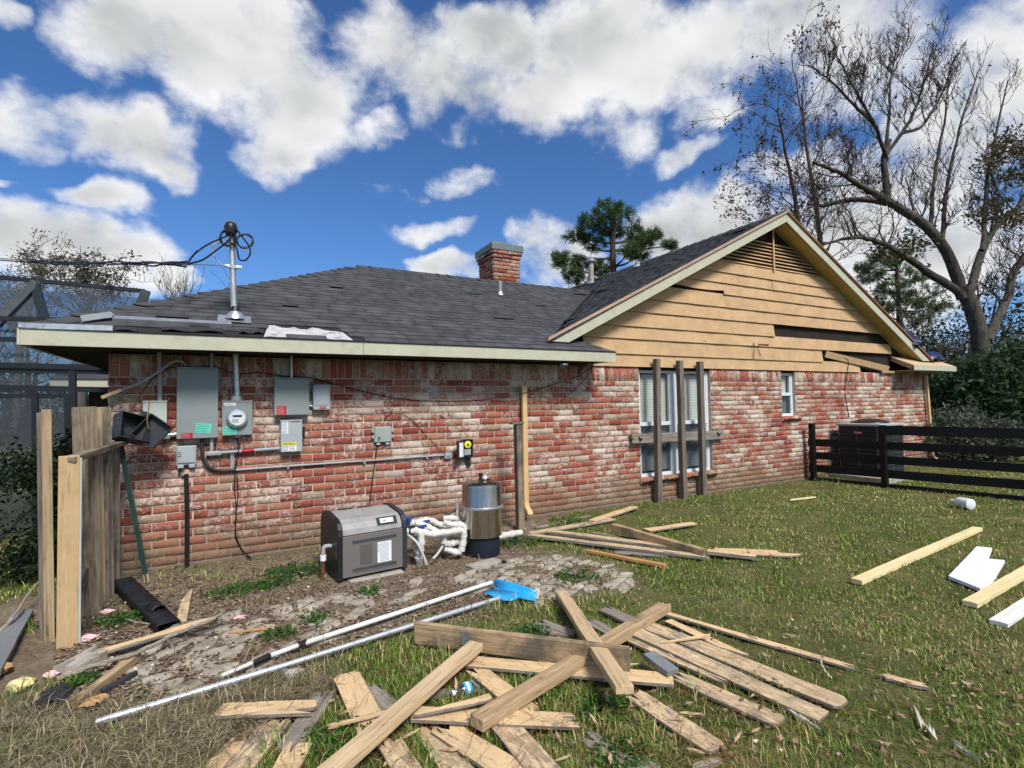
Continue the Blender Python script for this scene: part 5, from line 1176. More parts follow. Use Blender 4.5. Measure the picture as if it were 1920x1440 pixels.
# ================================================================== LUMBER
def board(label, p0, p1, z0, z1, w, t, mat, ends=('sq', 'sq'), cat='plank', name='plank', roll=0.0, warp=0.0, group=None, foot=True, on_edge=False):
    """a board whose top centre line runs between two points of the photo, at heights z0 and z1 above the ground"""
    a, b = G(p0[0], p0[1], z0), G(p1[0], p1[1], z1); d = b-a; L = d.length; d.normalize(); s = V(0, 0, 1).cross(d).normalized(); u = d.cross(s)
    if roll: R_ = Matrix.Rotation(roll, 3, d); s, u = R_ @ s, R_ @ u
    nc, ns = (9 if 'break' in ends else 5), max(4, int(L/.12))
    r = np.random.default_rng(sum(ord(c)*(i+1) for i, c in enumerate(label)))
    def end(kind):
        if kind == 'break': return [-.11*r.random()**2.2+.03*r.random()**3 for _ in range(nc+1)]
        if kind == 'dog': return [-.027]+[0]*(nc-1)+[-.027]
        if kind == 'point': return [-.30*(1-j/nc)**1.5 for j in range(nc+1)]
        if kind == 'taper': return [-.16*(1-j/nc)**1.6 for j in range(nc+1)]
        return [0]*(nc+1)
    e0, e1 = end(ends[0]), end(ends[1]); vs = []; fs = []
    wj = [(r.uniform(-.004, .004), r.uniform(-.004, .004)) for _ in range(ns+1)]
    for i in range(ns+1):
        f = i/ns
        for j in range(nc+1):
            y = (j/nc-.5)*w
            if j == 0: y += wj[i][0]*.5
            if j == nc: y += wj[i][1]*.5
            x = -L/2-e0[j]*(1-f)+f*L+e1[j]*f if True else 0
            x = (-L/2-e0[j])+(L+e0[j]+e1[j])*f
            zz = warp*math.sin(f*math.pi)+.0015*math.sin(7*f+j)
            vs.append((x, y, zz))
    n1 = (ns+1)*(nc+1); vs += [(x, y, zz-t) for x, y, zz in vs]
    g = lambda i, j: i*(nc+1)+j
    for i in range(ns):
        for j in range(nc):
            fs += [(g(i, j), g(i+1, j), g(i+1, j+1), g(i, j+1)), (n1+g(i, j), n1+g(i, j+1), n1+g(i+1, j+1), n1+g(i+1, j))]
        fs += [(g(i, 0), n1+g(i, 0), n1+g(i+1, 0), g(i+1, 0)), (g(i, nc), g(i+1, nc), n1+g(i+1, nc), n1+g(i, nc))]
    for j in range(nc): fs += [(g(0, j), g(0, j+1), n1+g(0, j+1), n1+g(0, j)), (g(ns, j), n1+g(ns, j), n1+g(ns, j+1), g(ns, j+1))]
    m = MB().add(vs, fs); raw = mat.startswith('plank') and mat != 'plank_grey'
    if raw: m.mi = [0 if k < 2*nc*ns+2*ns and all(i < n1 for i in q) else 1 for k, q in enumerate(m.f)]      # only the top face keeps its paint
    o = m.build(name, [mat, 'plank_grey'] if raw else mat, bevel=min(.003, t*.15))
    M = Matrix((d, s, u)).transposed().to_4x4(); M.translation = (a+b)/2; o.matrix_world = M
    tag(o, label, cat, group)
    if foot: FOOT.append(((a.x+b.x)/2, (a.y+b.y)/2, d.x, d.y, L/2-.005, w/2-.010))
    return o
B = board
# new lumber on the lawn
B('new pale yellow stud lying on the open lawn left of the white foam scrap', (1606, 1086), (1833, 988), .05, .05, .09, .04, 'lumber_new', cat='lumber', name='stud')
B('new pale yellow stud leaving the frame below the white foam scrap', (1818, 1128), (2010, 1018), .05, .05, .09, .04, 'lumber_new', cat='lumber', name='stud')
B('whitish board at the right edge of the photo below the pale studs', (1872, 1165), (2030, 1062), .04, .04, .10, .03, 'lumber_white', cat='lumber', name='board')
m = [G(x, y, .05) for x, y in ((1831, 1024), (1860, 1027), (1852, 1047), (1884, 1050), (1857, 1095), (1838, 1103), (1778, 1079))]; c = sum(m, V(0, 0, 0))/7
o = MB().prism([p-c for p in m], (0, 0, -.03)).build('foam_scrap', 'white_foam', bevel=.003); o.location = c; tag(o, 'notched white foam board scrap lying on the lawn', 'foam board'); FOOT.append((c.x, c.y, 1, 0, .2, .14))
B('small pale stick of wood on the grass near the window posts', (1483, 936), (1529, 931), .03, .03, .03, .02, 'lumber_new', ('break', 'break'), cat='stick', name='stick')
# pile by the wall
B('thick brown beam lying across the pile of planks near the wall', (1150, 982), (1322, 1030), .17, .12, .07, .09, 'beam_wood', ('sq', 'break'), cat='beam', name='beam')
B('long thin plank under the thick brown beam reaching towards the downspout', (990, 1001), (1322, 1042), .06, .06, .10, .03, 'plank_stained', ('break', 'sq'))
B('tan plank lying just behind the long thin plank near the wall', (1027, 994), (1250, 1022), .07, .07, .11, .03, 'plank_stained', ('sq', 'sq'))
B('dark edged board poking out right of the thick brown beam end', (1326, 1031), (1418, 1041), .075, .07, .10, .035, 'plank_tan')
B('pale tapered plank tip at the right end of the wall side pile', (1405, 1036), (1507, 1041), .045, .03, .11, .018, 'plank_tan', ('sq', 'taper'))
B('pale plank half hidden behind the tapered tip of the wall side pile', (1340, 1030), (1460, 1035), .03, .03, .14, .018, 'plank_tan')
B('grey tipped plank pointing at the window posts from the wall side pile', (1110, 976), (1191, 949), .05, .06, .13, .02, 'plank_half', ('sq', 'dog'))
B('flat tan plank at the left rear of the wall side pile', (995, 999), (1150, 972), .04, .045, .13, .02, 'plank_stained', ('break', 'sq'))
B('grey and tan plank lying behind the thick brown beam', (1303, 980), (1212, 993), .04, .045, .13, .02, 'plank_half', ('dog', 'sq'))
B('narrow orange brown board in front of the wall side pile', (1094, 1029), (1248, 1058), .05, .05, .05, .03, 'orange_wood', ('break', 'sq'))
B('thin grey splintered plank inside the wall side pile', (1106, 997), (1203, 1012), .045, .045, .06, .016, 'plank_grey', ('break', 'break'))
B('second thin grey plank beneath the wall side pile', (1150, 1034), (1330, 1044), .025, .025, .09, .018, 'plank_grey', ('break', 'sq'))
B('long dark stick along the wall behind the wall side pile', (1003, 988), (1105, 966), .03, .03, .05, .025, 'plank_grey', ('break', 'break'))
# big pile in front
B('heavy grey brown plank on edge with a metal plate across the front pile', (772, 1165), (1180, 1214), .165, .19, .042, .135, 'beam_wood', ('break', 'sq'), cat='beam', name='beam')
B('timber crossing over the heavy edge plank down to the right', (1052, 1107), (1171, 1286), .10, .21, .092, .04, 'beam_pale', cat='beam', name='beam')
B('long timber running under the heavy edge plank to lower left', (1248, 1130), (893, 1345), .10, .12, .09, .055, 'beam_wood', ('break', 'sq'), cat='beam', name='beam')
B('tan board lying under both crossing timbers in the front pile', (875, 1238), (1262, 1272), .055, .065, .125, .02, 'plank_tan', ('break', 'sq'))
B('short tan board tucked behind the heavy edge plank', (1008, 1229), (1125, 1245), .05, .05, .12, .018, 'plank_stained', ('dog', 'sq'))
B('wide pale timber running from the heavy plank to the bottom edge', (893, 1203), (575, 1475), .14, .13, .092, .042, 'beam_pale', cat='beam', name='beam')
B('uppermost long stained plank of the fan on the lawn side', (1214, 1171), (1583, 1318), .045, .045, .14, .018, 'plank_stained', ('sq', 'dog'))
B('second long plank of the fan with a dark stain near its end', (1188, 1181), (1545, 1342), .065, .04, .125, .018, 'plank_stained', ('sq', 'sq'))
B('narrow tan plank beside the second long plank of the fan', (1165, 1190), (1365, 1278), .045, .04, .07, .018, 'plank_stained', ('sq', 'break'))
B('short rounded plank with a grey smudge below the fan of planks', (1262, 1262), (1464, 1352), .03, .03, .12, .018, 'plank_stained', ('break', 'dog'))
B('very long thin plank farthest out on the lawn beyond the fan', (1240, 1146), (1600, 1250), .05, .02, .055, .018, 'plank_tan', ('sq', 'break'))
B('buried end of the very long thin plank in the grass', (1655, 1265), (1740, 1287), .02, .02, .055, .018, 'plank_tan', ('break', 'break'))
B('curved tan strip between the fan and the very long thin plank', (1252, 1162), (1398, 1230), .035, .03, .07, .016, 'plank_tan', ('sq', 'taper'))
B('grey weathered plank end behind the long lower timber', (1131, 1139), (1198, 1168), .04, .05, .12, .018, 'plank_grey', ('break', 'sq'))
B('grey weathered plank beneath the crossing timber top', (1100, 1160), (1150, 1186), .04, .04, .10, .018, 'plank_grey', ('break', 'sq'))
B('grey broken boards behind the heavy edge plank', (1000, 1165), (1070, 1190), .03, .03, .16, .02, 'plank_grey', ('break', 'break'))
B('short bluish grey painted block on the front pile', (1216, 1222), (1262, 1256), .12, .10, .085, .03, 'composite_grey', cat='block', name='block')
B('tan and grey plank lying below the crossing timber end', (1188, 1300), (1345, 1402), .03, .03, .12, .018, 'plank_stained', ('break', 'dog'))
B('dark rotten plank at the bottom edge right of centre', (1090, 1378), (1225, 1450), .03, .03, .12, .03, 'plank_grey', ('break', 'sq'))
B('wide tan plank running off the bottom edge near centre', (935, 1345), (1040, 1465), .05, .05, .135, .018, 'plank_stained')
B('tan plank slanting to the bottom edge left of the wide tan plank', (825, 1358), (985, 1460), .04, .04, .13, .018, 'plank_tan', ('break', 'sq'))
B('two toned plank lying flat below the long lower timber', (775, 1336), (1086, 1350), .07, .06, .115, .018, 'plank_half', ('sq', 'break'))
B('thin pointed tan splinter left of the square timber end', (775, 1345), (920, 1304), .10, .11, .05, .015, 'plank_tan', ('point', 'sq'))
B('tan plank slanting under the long lower timber beside the water bottle', (888, 1250), (995, 1335), .045, .045, .12, .018, 'plank_tan', ('break', 'sq'))
B('dog eared tan picket end lying over a grey plank at lower left', (410, 1329), (592, 1323), .07, .075, .115, .02, 'plank_tan', ('dog', 'break'))
B('grey plank running under the dog eared tan picket', (612, 1293), (538, 1405), .04, .04, .115, .018, 'plank_grey', ('break', 'sq'))
B('wide dog eared tan picket left of the wide pale timber', (648, 1262), (706, 1378), .05, .045, .145, .018, 'plank_tan', ('dog', 'sq'))
B('tan plank with pine needles at lower left beside a grass tuft', (524, 1345), (425, 1465), .035, .035, .14, .018, 'plank_stained', ('break', 'sq'))
B('tan plank end at the bottom edge below the grey plank', (562, 1392), (515, 1480), .05, .05, .12, .018, 'plank_tan', ('break', 'sq'))
B('tan plank at the bottom edge right of the wide pale timber', (720, 1375), (790, 1480), .04, .04, .11, .018, 'plank_stained', ('break', 'sq'))
B('grey plank lying under the wide dog eared tan picket', (690, 1288), (745, 1345), .025, .025, .13, .018, 'plank_grey', ('break', 'sq'))
B('narrow grey pole lying between planks behind the tan splinter', (760, 1300), (905, 1290), .03, .03, .05, .03, 'plank_grey', ('break', 'break'))
p = Wp(867, 1187, G(867, 1190, .12).y); 
# plate nailed to the heavy plank
hb = [o for o in COL.objects if o.get('label', '').startswith('heavy grey brown')][0]
pl_ = MB().box((0, 0, 0), (.062, .004, .085)).build('nail_plate', 'galvanized', hb); pl_.location = (-.5*.62, -.0235, -.055)
B('tan plank corner at the bottom edge left of the grey plank', (452, 1388), (375, 1475), .03, .03, .13, .018, 'plank_tan', ('break', 'sq'))
B('stained plank between the wide pale timber and the slanting tan plank', (795, 1362), (880, 1470), .025, .025, .12, .018, 'plank_stained', ('break', 'sq'))
B('thin grey strip at the bottom edge under the wide pale timber', (668, 1405), (640, 1480), .025, .025, .07, .016, 'plank_grey', ('break', 'sq'))
B('narrow raw strip lying across the wide dog eared picket', (615, 1360), (745, 1330), .075, .08, .03, .012, 'beam_pale', ('break', 'point'))
B('thin raw lath lying over the fan of long planks', (1240, 1205), (1330, 1190), .075, .07, .025, .01, 'beam_pale', ('point', 'break'))
# left side debris
B('tan split board lying over the stones at left', (182, 1222), (404, 1157), .07, .10, .075, .02, 'plank_tan', ('dog', 'break'))
B('short grey board stub under the tan split board', (350, 1165), (300, 1205), .03, .03, .14, .02, 'plank_grey', ('sq', 'break'))
B('thin brown board leaning in the soil behind the tan split board', (352, 1105), (340, 1165), .05, .03, .07, .018, 'plank_stained', ('point', 'sq'))
B('round weathered fence pole lying at lower left', (140, 1312), (258, 1222), .06, .07, .05, .05, 'beam_wood', ('break', 'sq'), cat='pole', name='pole')
B('thin brown lath on the stones behind the white pole', (427, 1187), (488, 1178), .025, .025, .03, .012, 'orange_wood', ('point', 'break'), cat='lath', name='lath')
B('grey ribbed composite board at the left edge of the photo', (44, 1143), (-25, 1262), .07, .07, .12, .035, 'composite_grey', cat='board', name='board')
B('long half buried timber along the lower left edge', (-60, 1352), (235, 1356), .02, .015, .06, .04, 'plank_grey', ('sq', 'break'), cat='timber', name='timber')
B('splintered offcut beside the end of the curved tan strip', (1498, 1340), (1535, 1370), .03, .02, .035, .012, 'white_chip', ('break', 'point'), cat='offcut', name='offcut')
B('pale wood chip lying in the grass at lower right', (1735, 1355), (1745, 1385), .03, .03, .05, .008, 'white_chip', ('break', 'point'), cat='wood chip', name='wood_chip')
B('short pale stick near the lower right corner', (1790, 1390), (1820, 1412), .03, .02, .022, .012, 'white_chip', ('break', 'break'), cat='stick', name='stick')
B('grey bark covered stick at the bottom edge', (1290, 1440), (1345, 1422), .03, .04, .03, .02, 'stick_bark', ('break', 'break'), cat='stick', name='stick')
def sticky(label, pts, r0, r1, mat='stick_bark', name='branch', cat='branch'):
    P = spline([G(x, y, z) for x, y, z in pts], 5); n = len(P); c = P[0].copy()
    o = MB().tube([p-c+V(0, 0, .004*math.sin(i*1.9)) for i, p in enumerate(P)], [r0+(r1-r0)*i/(n-1)+.002*math.sin(i*2.3) for i in range(n)], 7).build(name, mat, smooth=True); o.location = c; return tag(o, label, cat)
sticky('lichen covered branch lying over the tan split board', [(110, 1272, .03), (180, 1247, .08), (260, 1222, .09), (330, 1188, .10), (400, 1160, .12), (420, 1146, .11)], .016, .011)
sticky('thin grey branch arching at the left edge behind the post', [(0, 1185, .05), (30, 1150, .12), (60, 1105, .15), (98, 1068, .2)], .012, .008)
sticky('short twig lying in the leaves below the black drain pipe', [(225, 1155, .03), (250, 1165, .04), (285, 1170, .03)], .006, .004, name='twig', cat='twig')
sticky('dark plastic tube end lying beside the round fence pole', [(190, 1297, .03), (255, 1262, .03)], .018, .018, 'charcoal_plastic', 'tube', 'tube')
sticky('curved pale root sprouting beside the very long thin plank', [(1538, 1232, .06), (1541, 1246, .03), (1550, 1262, .02), (1560, 1272, .01)], .005, .003, 'white_chip', 'twig', 'twig')
sticky('small curved pale twig between the front planks', [(1137, 1298, .06), (1140, 1312, .03), (1138, 1328, .02)], .005, .003, 'white_chip', 'twig', 'twig')
# pool tools
def pole(label, segs, mat, rings):
    t = thing('telescopic_pole', label, 'pole', G(*segs[0][0][:2]))
    for (a, b, r) in segs: MB().tube([G(*a), G(*b)], r, 14).build('tube', mat, t, smooth=True)
    for (a, b, r) in rings: MB().tube([G(*a), G(*b)], r, 14).build('grip', 'black_plastic', t, smooth=True)
    for s in segs:
        a, b = G(*s[0]), G(*s[1]); d = (b-a).normalized(); FOOT.append(((a.x+b.x)/2, (a.y+b.y)/2, d.x, d.y, (b-a).length/2, .02))
    return t
pole('white telescopic pole with black locking grips lying on the stones', [((413, 1268, .04), (500, 1232, .045), .012), ((500, 1232, .045), (562, 1209, .045), .0145), ((562, 1209, .045), (922, 1092, .045), .0165)], 'pole_white', [((476, 1244, .045), (505, 1230, .045), .020), ((559, 1211, .045), (574, 1204, .045), .021)])
sk = pole('long silver pole of the blue pool brush lying on the ground', [((180, 1354, .05), (520, 1252, .055), .0185), ((520, 1252, .055), (937, 1121, .055), .0165)], 'pole_aluminium', [])
br = thing('pool_brush', 'bright blue pool brush head with white bristles on the stones', 'brush', G(955, 1110))
def sheet(rows, name, mat, parent, th=.006):
    n = len(rows[0]); b = MB(); b.add([p for r_ in rows for p in r_], [(i*n+j, i*n+j+1, (i+1)*n+j+1, (i+1)*n+j) for i in range(len(rows)-1) for j in range(n-1)])
    o = b.build(name, mat, parent, smooth=60); o.modifiers.new('solid', 'SOLIDIFY').thickness = th; return o
back = [G(930, 1085, .10), G(960, 1092, .10), G(988, 1100, .10), G(1006, 1108, .09)]; mid = [G(925, 1098, .05), G(955, 1106, .05), G(983, 1114, .05), G(1006, 1119, .045)]; low = [G(926, 1106, .06), G(953, 1114, .06), G(980, 1122, .06), G(1004, 1126, .055)]
sheet([back, [(a+b)/2+V(0, .012, .0) for a, b in zip(back, mid)], mid, low], 'brush_back', 'skimmer_blue', br)
flap = [[G(905, 1108, .07), G(925, 1105, .065), G(950, 1107, .06), G(982, 1113, .055)], [G(915, 1113, .07), G(933, 1114, .065), G(955, 1117, .06), G(975, 1118, .055)], [G(926, 1119, .055), G(942, 1125, .055), G(958, 1126, .055), G(970, 1122, .055)]]
sheet(flap, 'handle_plate', 'skimmer_blue', br)
bs = MB()
for k in range(46):
    f = k/45; p = G(930+76*f, 1090+20*f, .05)+V(RNG.uniform(-.005, .005), .03+RNG.uniform(-.01, .01), 0); q = p+V(RNG.uniform(-.01, .01), .025, .03); 
    p2 = G(1003+RNG.uniform(-4, 5), 1108+16*f, .03); bs.tube([p2, p2+V(.02, -.004, .02+.02*RNG.random())], .003, 4)
bs.build('bristles', 'bristle', br, kind='stuff')
# black corrugated drain pipe
dp = thing('drain_pipe', 'crushed black corrugated drain pipe lying by the broken fence', 'drain pipe', G(275, 1130))
pa, pb2 = G(232, 1085, .09), G(318, 1168, .06); dd = (pb2-pa); LL = dd.length; dd.normalize(); ss = V(-dd.y, dd.x, 0)
for (f0, f1, nm, sgn) in ((0, .58, 'upper_length', 1), (.56, 1.0, 'lower_length', -1)):
    rows = []; n = int((f1-f0)*LL/.006)
    for i in range(n+1):
        c = pa+dd*LL*(f0+(f1-f0)*i/n); rb_ = .004*math.sin(i*1.6); sq = 1 if sgn > 0 else .8
        rows.append([c+ss*x+V(0, 0, z) for x, z in ((-.078, -.085), (-.076-rb_, -.005), (-.07, .008+rb_), (.06, .004+rb_), (.07+rb_, -.012), (.074, -.085))])
    sheet(rows, nm, 'black_plastic', dp, .004)
rows = [[G(300, 1160, .02)+V(.05*math.cos(a)-.02*k, .05*math.sin(a)*.5+.03*k, .05+.045*math.sin(a)) for a in np.linspace(0, 3.1, 8)] for k in range(4)]
sheet(rows, 'torn_flap', 'black_plastic', dp, .004)
FOOT.append(((pa.x+pb2.x)/2, (pa.y+pb2.y)/2, dd.x, dd.y, LL/2, .09))
def lump(name, label, cat, mat, px, py, sx, sy, sz, seed, group=None, rot=0):
    r = np.random.default_rng(seed); c = G(px, py); n, m = 12, 6; vs = []
    for j in range(m+1):
        th = math.pi*j/m
        for i in range(n):
            ph = 2*math.pi*i/n+rot; k = 1+r.uniform(-.36, .30); vs.append((sx*math.sin(th)*math.cos(ph)*k, sy*math.sin(th)*math.sin(ph)*k, sz*.5+sz*.5*math.cos(th)*(1+r.uniform(-.25, .25))))
    o = MB().add(vs, [(j*n+i, j*n+(i+1) % n, (j+1)*n+(i+1) % n, (j+1)*n+i) for j in range(m) for i in range(n)]).build(name, mat, smooth=28); o.location = c+V(0, 0, .004); tag(o, label, cat, group); FOOT.append((c.x, c.y, 1, 0, sx*.8, sy*.8)); return o
PINK = [('pink tuft of insulation at the foot of the tan post', 165, 1203, .055, .04, .045), ('pink tuft of insulation beside the lichen covered branch', 178, 1241, .06, .035, .035), ('small pink insulation scrap under the lichen covered branch', 200, 1250, .035, .03, .03), ('pale pink insulation scrap near the yellow foam', 96, 1272, .035, .03, .04), ('little pink insulation scrap on the moss at left', 128, 1270, .022, .02, .03), ('pink insulation tuft among the stones behind the white pole', 450, 1163, .045, .03, .035), ('white and pink insulation scrap in the leaves beside the post', 200, 1152, .045, .03, .035)]
for i, (l, x, y, a, b, c) in enumerate(PINK): lump('insulation_scrap', l, 'insulation', 'insulation_pink', x, y, a, b, c, 40+i)
lump('foam_chunk', 'pale yellow foam chunk at lower left', 'foam', 'foam_yellow', 40, 1296, .06, .05, .07, 61)
B('torn black asphalt shingle scrap at lower left', (55, 1312), (128, 1298), .05, .045, .17, .012, 'shingle_scrap', ('break', 'break'), cat='shingle', name='shingle_scrap', warp=.02); B('tan cardboard scrap beside the round fence pole', (150, 1322), (195, 1310), .05, .06, .075, .006, 'cardboard', ('break', 'break'), cat='cardboard', name='cardboard_scrap', warp=.015)
B('rough sandy concrete block at the foot of the tan post', (122, 1250), (196, 1212), .06, .075, .15, .07, 'concrete', ('break', 'break'), cat='concrete', name='concrete_block'); lump('broken_stone', 'pale broken stone beside the silver pole', 'stone', 'concrete', 553, 1272, .06, .045, .05, 65)
B('flat dark tar paper scrap behind the grey ribbed board', (60, 1172), (108, 1158), .025, .03, .12, .006, 'shingle_scrap', ('break', 'break'), cat='tar paper', name='tar_paper_scrap'); lump('black_bracket', 'black plastic bracket lying under the silver pole', 'bracket', 'black_plastic', 530, 1268, .08, .03, .05, 67)
lump('valve_fitting', 'small blue grey pipe fitting near the filter tank', 'fitting', 'tank_base', 945, 1058, .028, .025, .035, 68); B('flat sandy paver slab in front of the filter tank', (880, 1062), (935, 1048), .03, .03, .15, .04, 'concrete', cat='paver', name='paver_slab')
lump('plaster_chunk', 'white plaster chunk under the short bluish grey block', 'plaster', 'white_chip', 1238, 1292, .03, .03, .04, 70); lump('leaf_cluster', 'brown dry leaf clump at the left edge', 'leaf clump', 'cardboard', 5, 1262, .06, .05, .05, 71)
# leaf litter bottle and jug
wb = thing('water_bottle', 'clear plastic water bottle with blue label lying among the front planks', 'bottle', G(875, 1295)); a, b = G(849, 1300, .05), G(901, 1281, .05); d = (b-a).normalized(); MM = d.to_track_quat('Z', 'Y').to_matrix(); BLn = (b-a).length
prof = [(.012, 0), (.013, .02), (.014, .022), (.028, .06), (.031, .08), (.029, .10), (.031, .12), (.029, .135), (.031, .15), (.030, BLn-.008), (.02, BLn)]
MB().lathe(prof, a, 20, M=MM).build('bottle_wall', 'bottle_plastic', wb, smooth=True); MB().lathe([(.0315, .062), (.0318, .105)], a, 20, M=MM).build('wrapper', 'skimmer_blue', wb, smooth=True); MB().lathe([(.0322, .075), (.0322, .092)], a, 20, M=MM).build('wrapper_band', 'sticker_white', wb, smooth=True); MB().lathe([(.0145, -.006), (.0145, .012)], a, 14, M=MM).build('cap', 'sticker_white', wb, smooth=True)
jg = thing('plastic_jug', 'translucent white plastic jug lying in the grass before the rail fence', 'jug', G(1798, 948)); a, b = G(1822, 946, .085), G(1786, 939, .085); d = (b-a).normalized(); MM = d.to_track_quat('Z', 'Y').to_matrix(); LJ = (b-a).length
MB().lathe([(.05, 0), (.075, .01), (.078, LJ*.6), (.05, LJ*.8), (.02, LJ*.92), (.02, LJ)], a, 16, M=MM).build('jug_wall', 'jug_plastic', jg, smooth=True); MB().lathe([(.023, LJ*.97), (.023, LJ*1.05)], a, 12, M=MM).build('cap', 'sticker_white', jg)
# ---- white chips and flecks of debris scattered over the soil
def chips():
    n = 260; r = np.random.default_rng(3); xs, ys = [], []
    while len(xs) < n:
        px, py = (r.uniform(150, 800), r.uniform(1060, 1330)) if r.random() < .82 else (r.uniform(900, 1900), r.uniform(960, 1430)); g = G(px, py)
        if pip(DIRT, g.x, g.y) or px > 900: xs.append(g.x); ys.append(g.y)
    v, f = [], []
    for x, y in zip(xs, ys):
        s = r.uniform(.005, .015); a = r.uniform(0, 6.3); t = r.uniform(-.5, .5); c, q = math.cos(a)*s, math.sin(a)*s
        o = len(v); v += [(x+c, y+q, .02+t*s), (x-q*.6, y+c*.6, .012), (x-c, y-q, .02-t*s), (x+q*.6, y-c*.6, .022)]; f.append((o, o+1, o+2, o+3))
    link('debris_flecks', np_mesh('debris_flecks', v, np.array(f), 'white_chip'), kind='stuff')['label'] = 'small white flecks of debris strewn over soil and lawn'
chips()

# ---- pine needles dropped over the planks
def needles_on_wood():
    r = np.random.default_rng(77); n = 750; px, py = r.uniform(420, 1560, n), r.uniform(1190, 1436, n); v = []; f = []
    for x, y in zip(px, py):
        g = G(x, y, .068); a = r.uniform(0, 6.28); L = r.uniform(.03, .08); w = .0009; c, q = math.cos(a), math.sin(a); t = r.uniform(-.006, .006); o = len(v)
        v += [(g.x-c*L-q*w, g.y-q*L+c*w, g.z), (g.x-c*L+q*w, g.y-q*L-c*w, g.z), (g.x+c*L+q*w, g.y+q*L-c*w, g.z+t), (g.x+c*L-q*w, g.y+q*L+c*w, g.z+t)]; f.append((o, o+1, o+2, o+3))
    link('pine_needles', np_mesh('pine_needles', v, np.array(f), 'copper_brown'), kind='stuff')['label'] = 'dropped brown pine needles over the front planks'
needles_on_wood()

# ---- splinters around the front pile
def splinters():
    r = np.random.default_rng(91); m = MB()
    for k in range(60):
        x, y = r.uniform(600, 1520), r.uniform(1180, 1430); a = r.uniform(0, 6.28); l = r.uniform(.03, .14); p = G(x, y, .05); d = V(math.cos(a), math.sin(a), r.uniform(-.15, .15)); w = r.uniform(.004, .011)
        s_ = V(-d.y, d.x, 0)*w; m.prism([p, p+d*l*.3+s_, p+d*l, p+d*l*.55-s_], V(0, 0, -.006))
    o = m.build('wood_splinters', 'beam_pale', kind='stuff'); o['label'] = 'small raw wood splinters strewn around the front plank pile'
splinters()
# ================================================================== REAR WING AND POOL CAGE
Y7 = 7.0; xw = Wp(143, 720, Y7).x
MB().bx(xw+.2, XL+.6, Y7, Y7+3, -.05, 2.0).build('rear_wing_wall', 'dark_brick', house)
zf0, zf1 = Wp(175, 727, Y7-.4).z, Wp(175, 714, Y7-.4).z
MB().bx(xw-.3, XL+.6, Y7-.42, Y7-.4, zf0, zf1).build('fascia_board', 'fascia_paint', house)
MB().prism([(xw-.3, Y7-.42, zf1), (XL+.6, Y7-.42, zf1), (XL+.6, Y7+3, zf1+1.0), (xw-.3, Y7+3, zf1+1.0)], (0, 0, .05)).build('rear_wing_roof', 'shingle', house)
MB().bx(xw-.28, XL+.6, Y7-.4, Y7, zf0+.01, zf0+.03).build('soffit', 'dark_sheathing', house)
cage = thing('pool_cage', 'dark bronze screened pool enclosure left of the house', 'screen enclosure', (-3, 2.5, 0))
def cbeam(name, p, q, w=.05, h=.09, Y=2.5, Y2=None, mat='bronze_frame'):
    a, b = Wp(p[0], p[1], Y), Wp(q[0], q[1], Y if Y2 is None else Y2); MB().beam(a, b, h, w, (0, -1, 0)).build(name, mat, cage)
cbeam('rail', (-420, 480), (272, 546), .06, .06, 4.0); cbeam('strut', (274, 545), (262, 578), .12, .12, 4.0, mat='bronze_light')
cbeam('rafter', (68, 531), (-60, 660), .09, .11, 3.9, 2.6, 'bronze_light'); cbeam('rafter', (66, 533), (98, 655), .09, .10, 3.9, 2.6)
cbeam('rail', (-300, 592), (150, 600), .05, .06, 2.9)
for y0, y1, w in ((684, 690, .10), (694, 697, .05), (727, 731, .05)): cbeam('rail', (-300, y0-6), (212, y1), w, .07)
cbeam('rail', (-300, 631), (60, 637), .05, .06)
cbeam('post', (136, 690), (140, 1010), .08, .07); cbeam('post', (66, 736), (68, 1010), .07, .06); cbeam('post', (126, 738), (128, 1010), .06, .05, 2.52); cbeam('rail', (-200, 742), (126, 742), .06, .05, 2.52); cbeam('post', (-90, 690), (-90, 1010), .09, .09)
def spanel(name, pts, Y):
    MB().add([Wp(x, y, yy) for (x, y), yy in zip(pts, Y)], [(0, 1, 2, 3)]).build(name, 'screen_mesh', cage)
spanel('screen_panel', [(-420, 482), (272, 548), (262, 690), (-420, 680)], (4.0, 4.0, 2.52, 2.52)); spanel('screen_panel', [(-300, 690), (134, 692), (138, 1010), (-300, 1010)], (2.5,)*4)
spanel('screen_panel', [(-420, 520), (300, 560), (300, 1000), (-420, 1000)], (9, 9, 9, 9))

# ================================================================== VEGETATION
def mk_leaf(name, rough=.65, trans=.35):
    b = NB(name, rough, 0, .25); c = b.attr('col', 'Color'); b.color(c)
    tl = b.n('ShaderNodeBsdfTranslucent'); b.l(c, tl.inputs[0]); m = b.n('ShaderNodeMixShader'); m.inputs[0].default_value = trans
    b.l(b.b.outputs[0], m.inputs[1]); b.l(tl.outputs[0], m.inputs[2]); b.l(m.outputs[0], b.out.inputs[0])
mk_leaf('leaf'); mk_leaf('grass', .6, .3); mk_leaf('dry_leaf', .8, .15)
def mk_bark(name, c1, c2):
    b = NB(name, .95, 0, .1); v = b.coord('World', (1, 1, .35)); n = b.noise(v, 9, 6, .7); b.color(b.ramp(n, [(.3, c1), (.7, c2)])); b.bump(n, .04)
mk_bark('bark_oak', (.024, .021, .018), (.125, .112, .098)); mk_bark('bark_pine', (.040, .028, .022), (.12, .085, .065)); mk_bark('bark_pale', (.09, .075, .06), (.24, .21, .17))

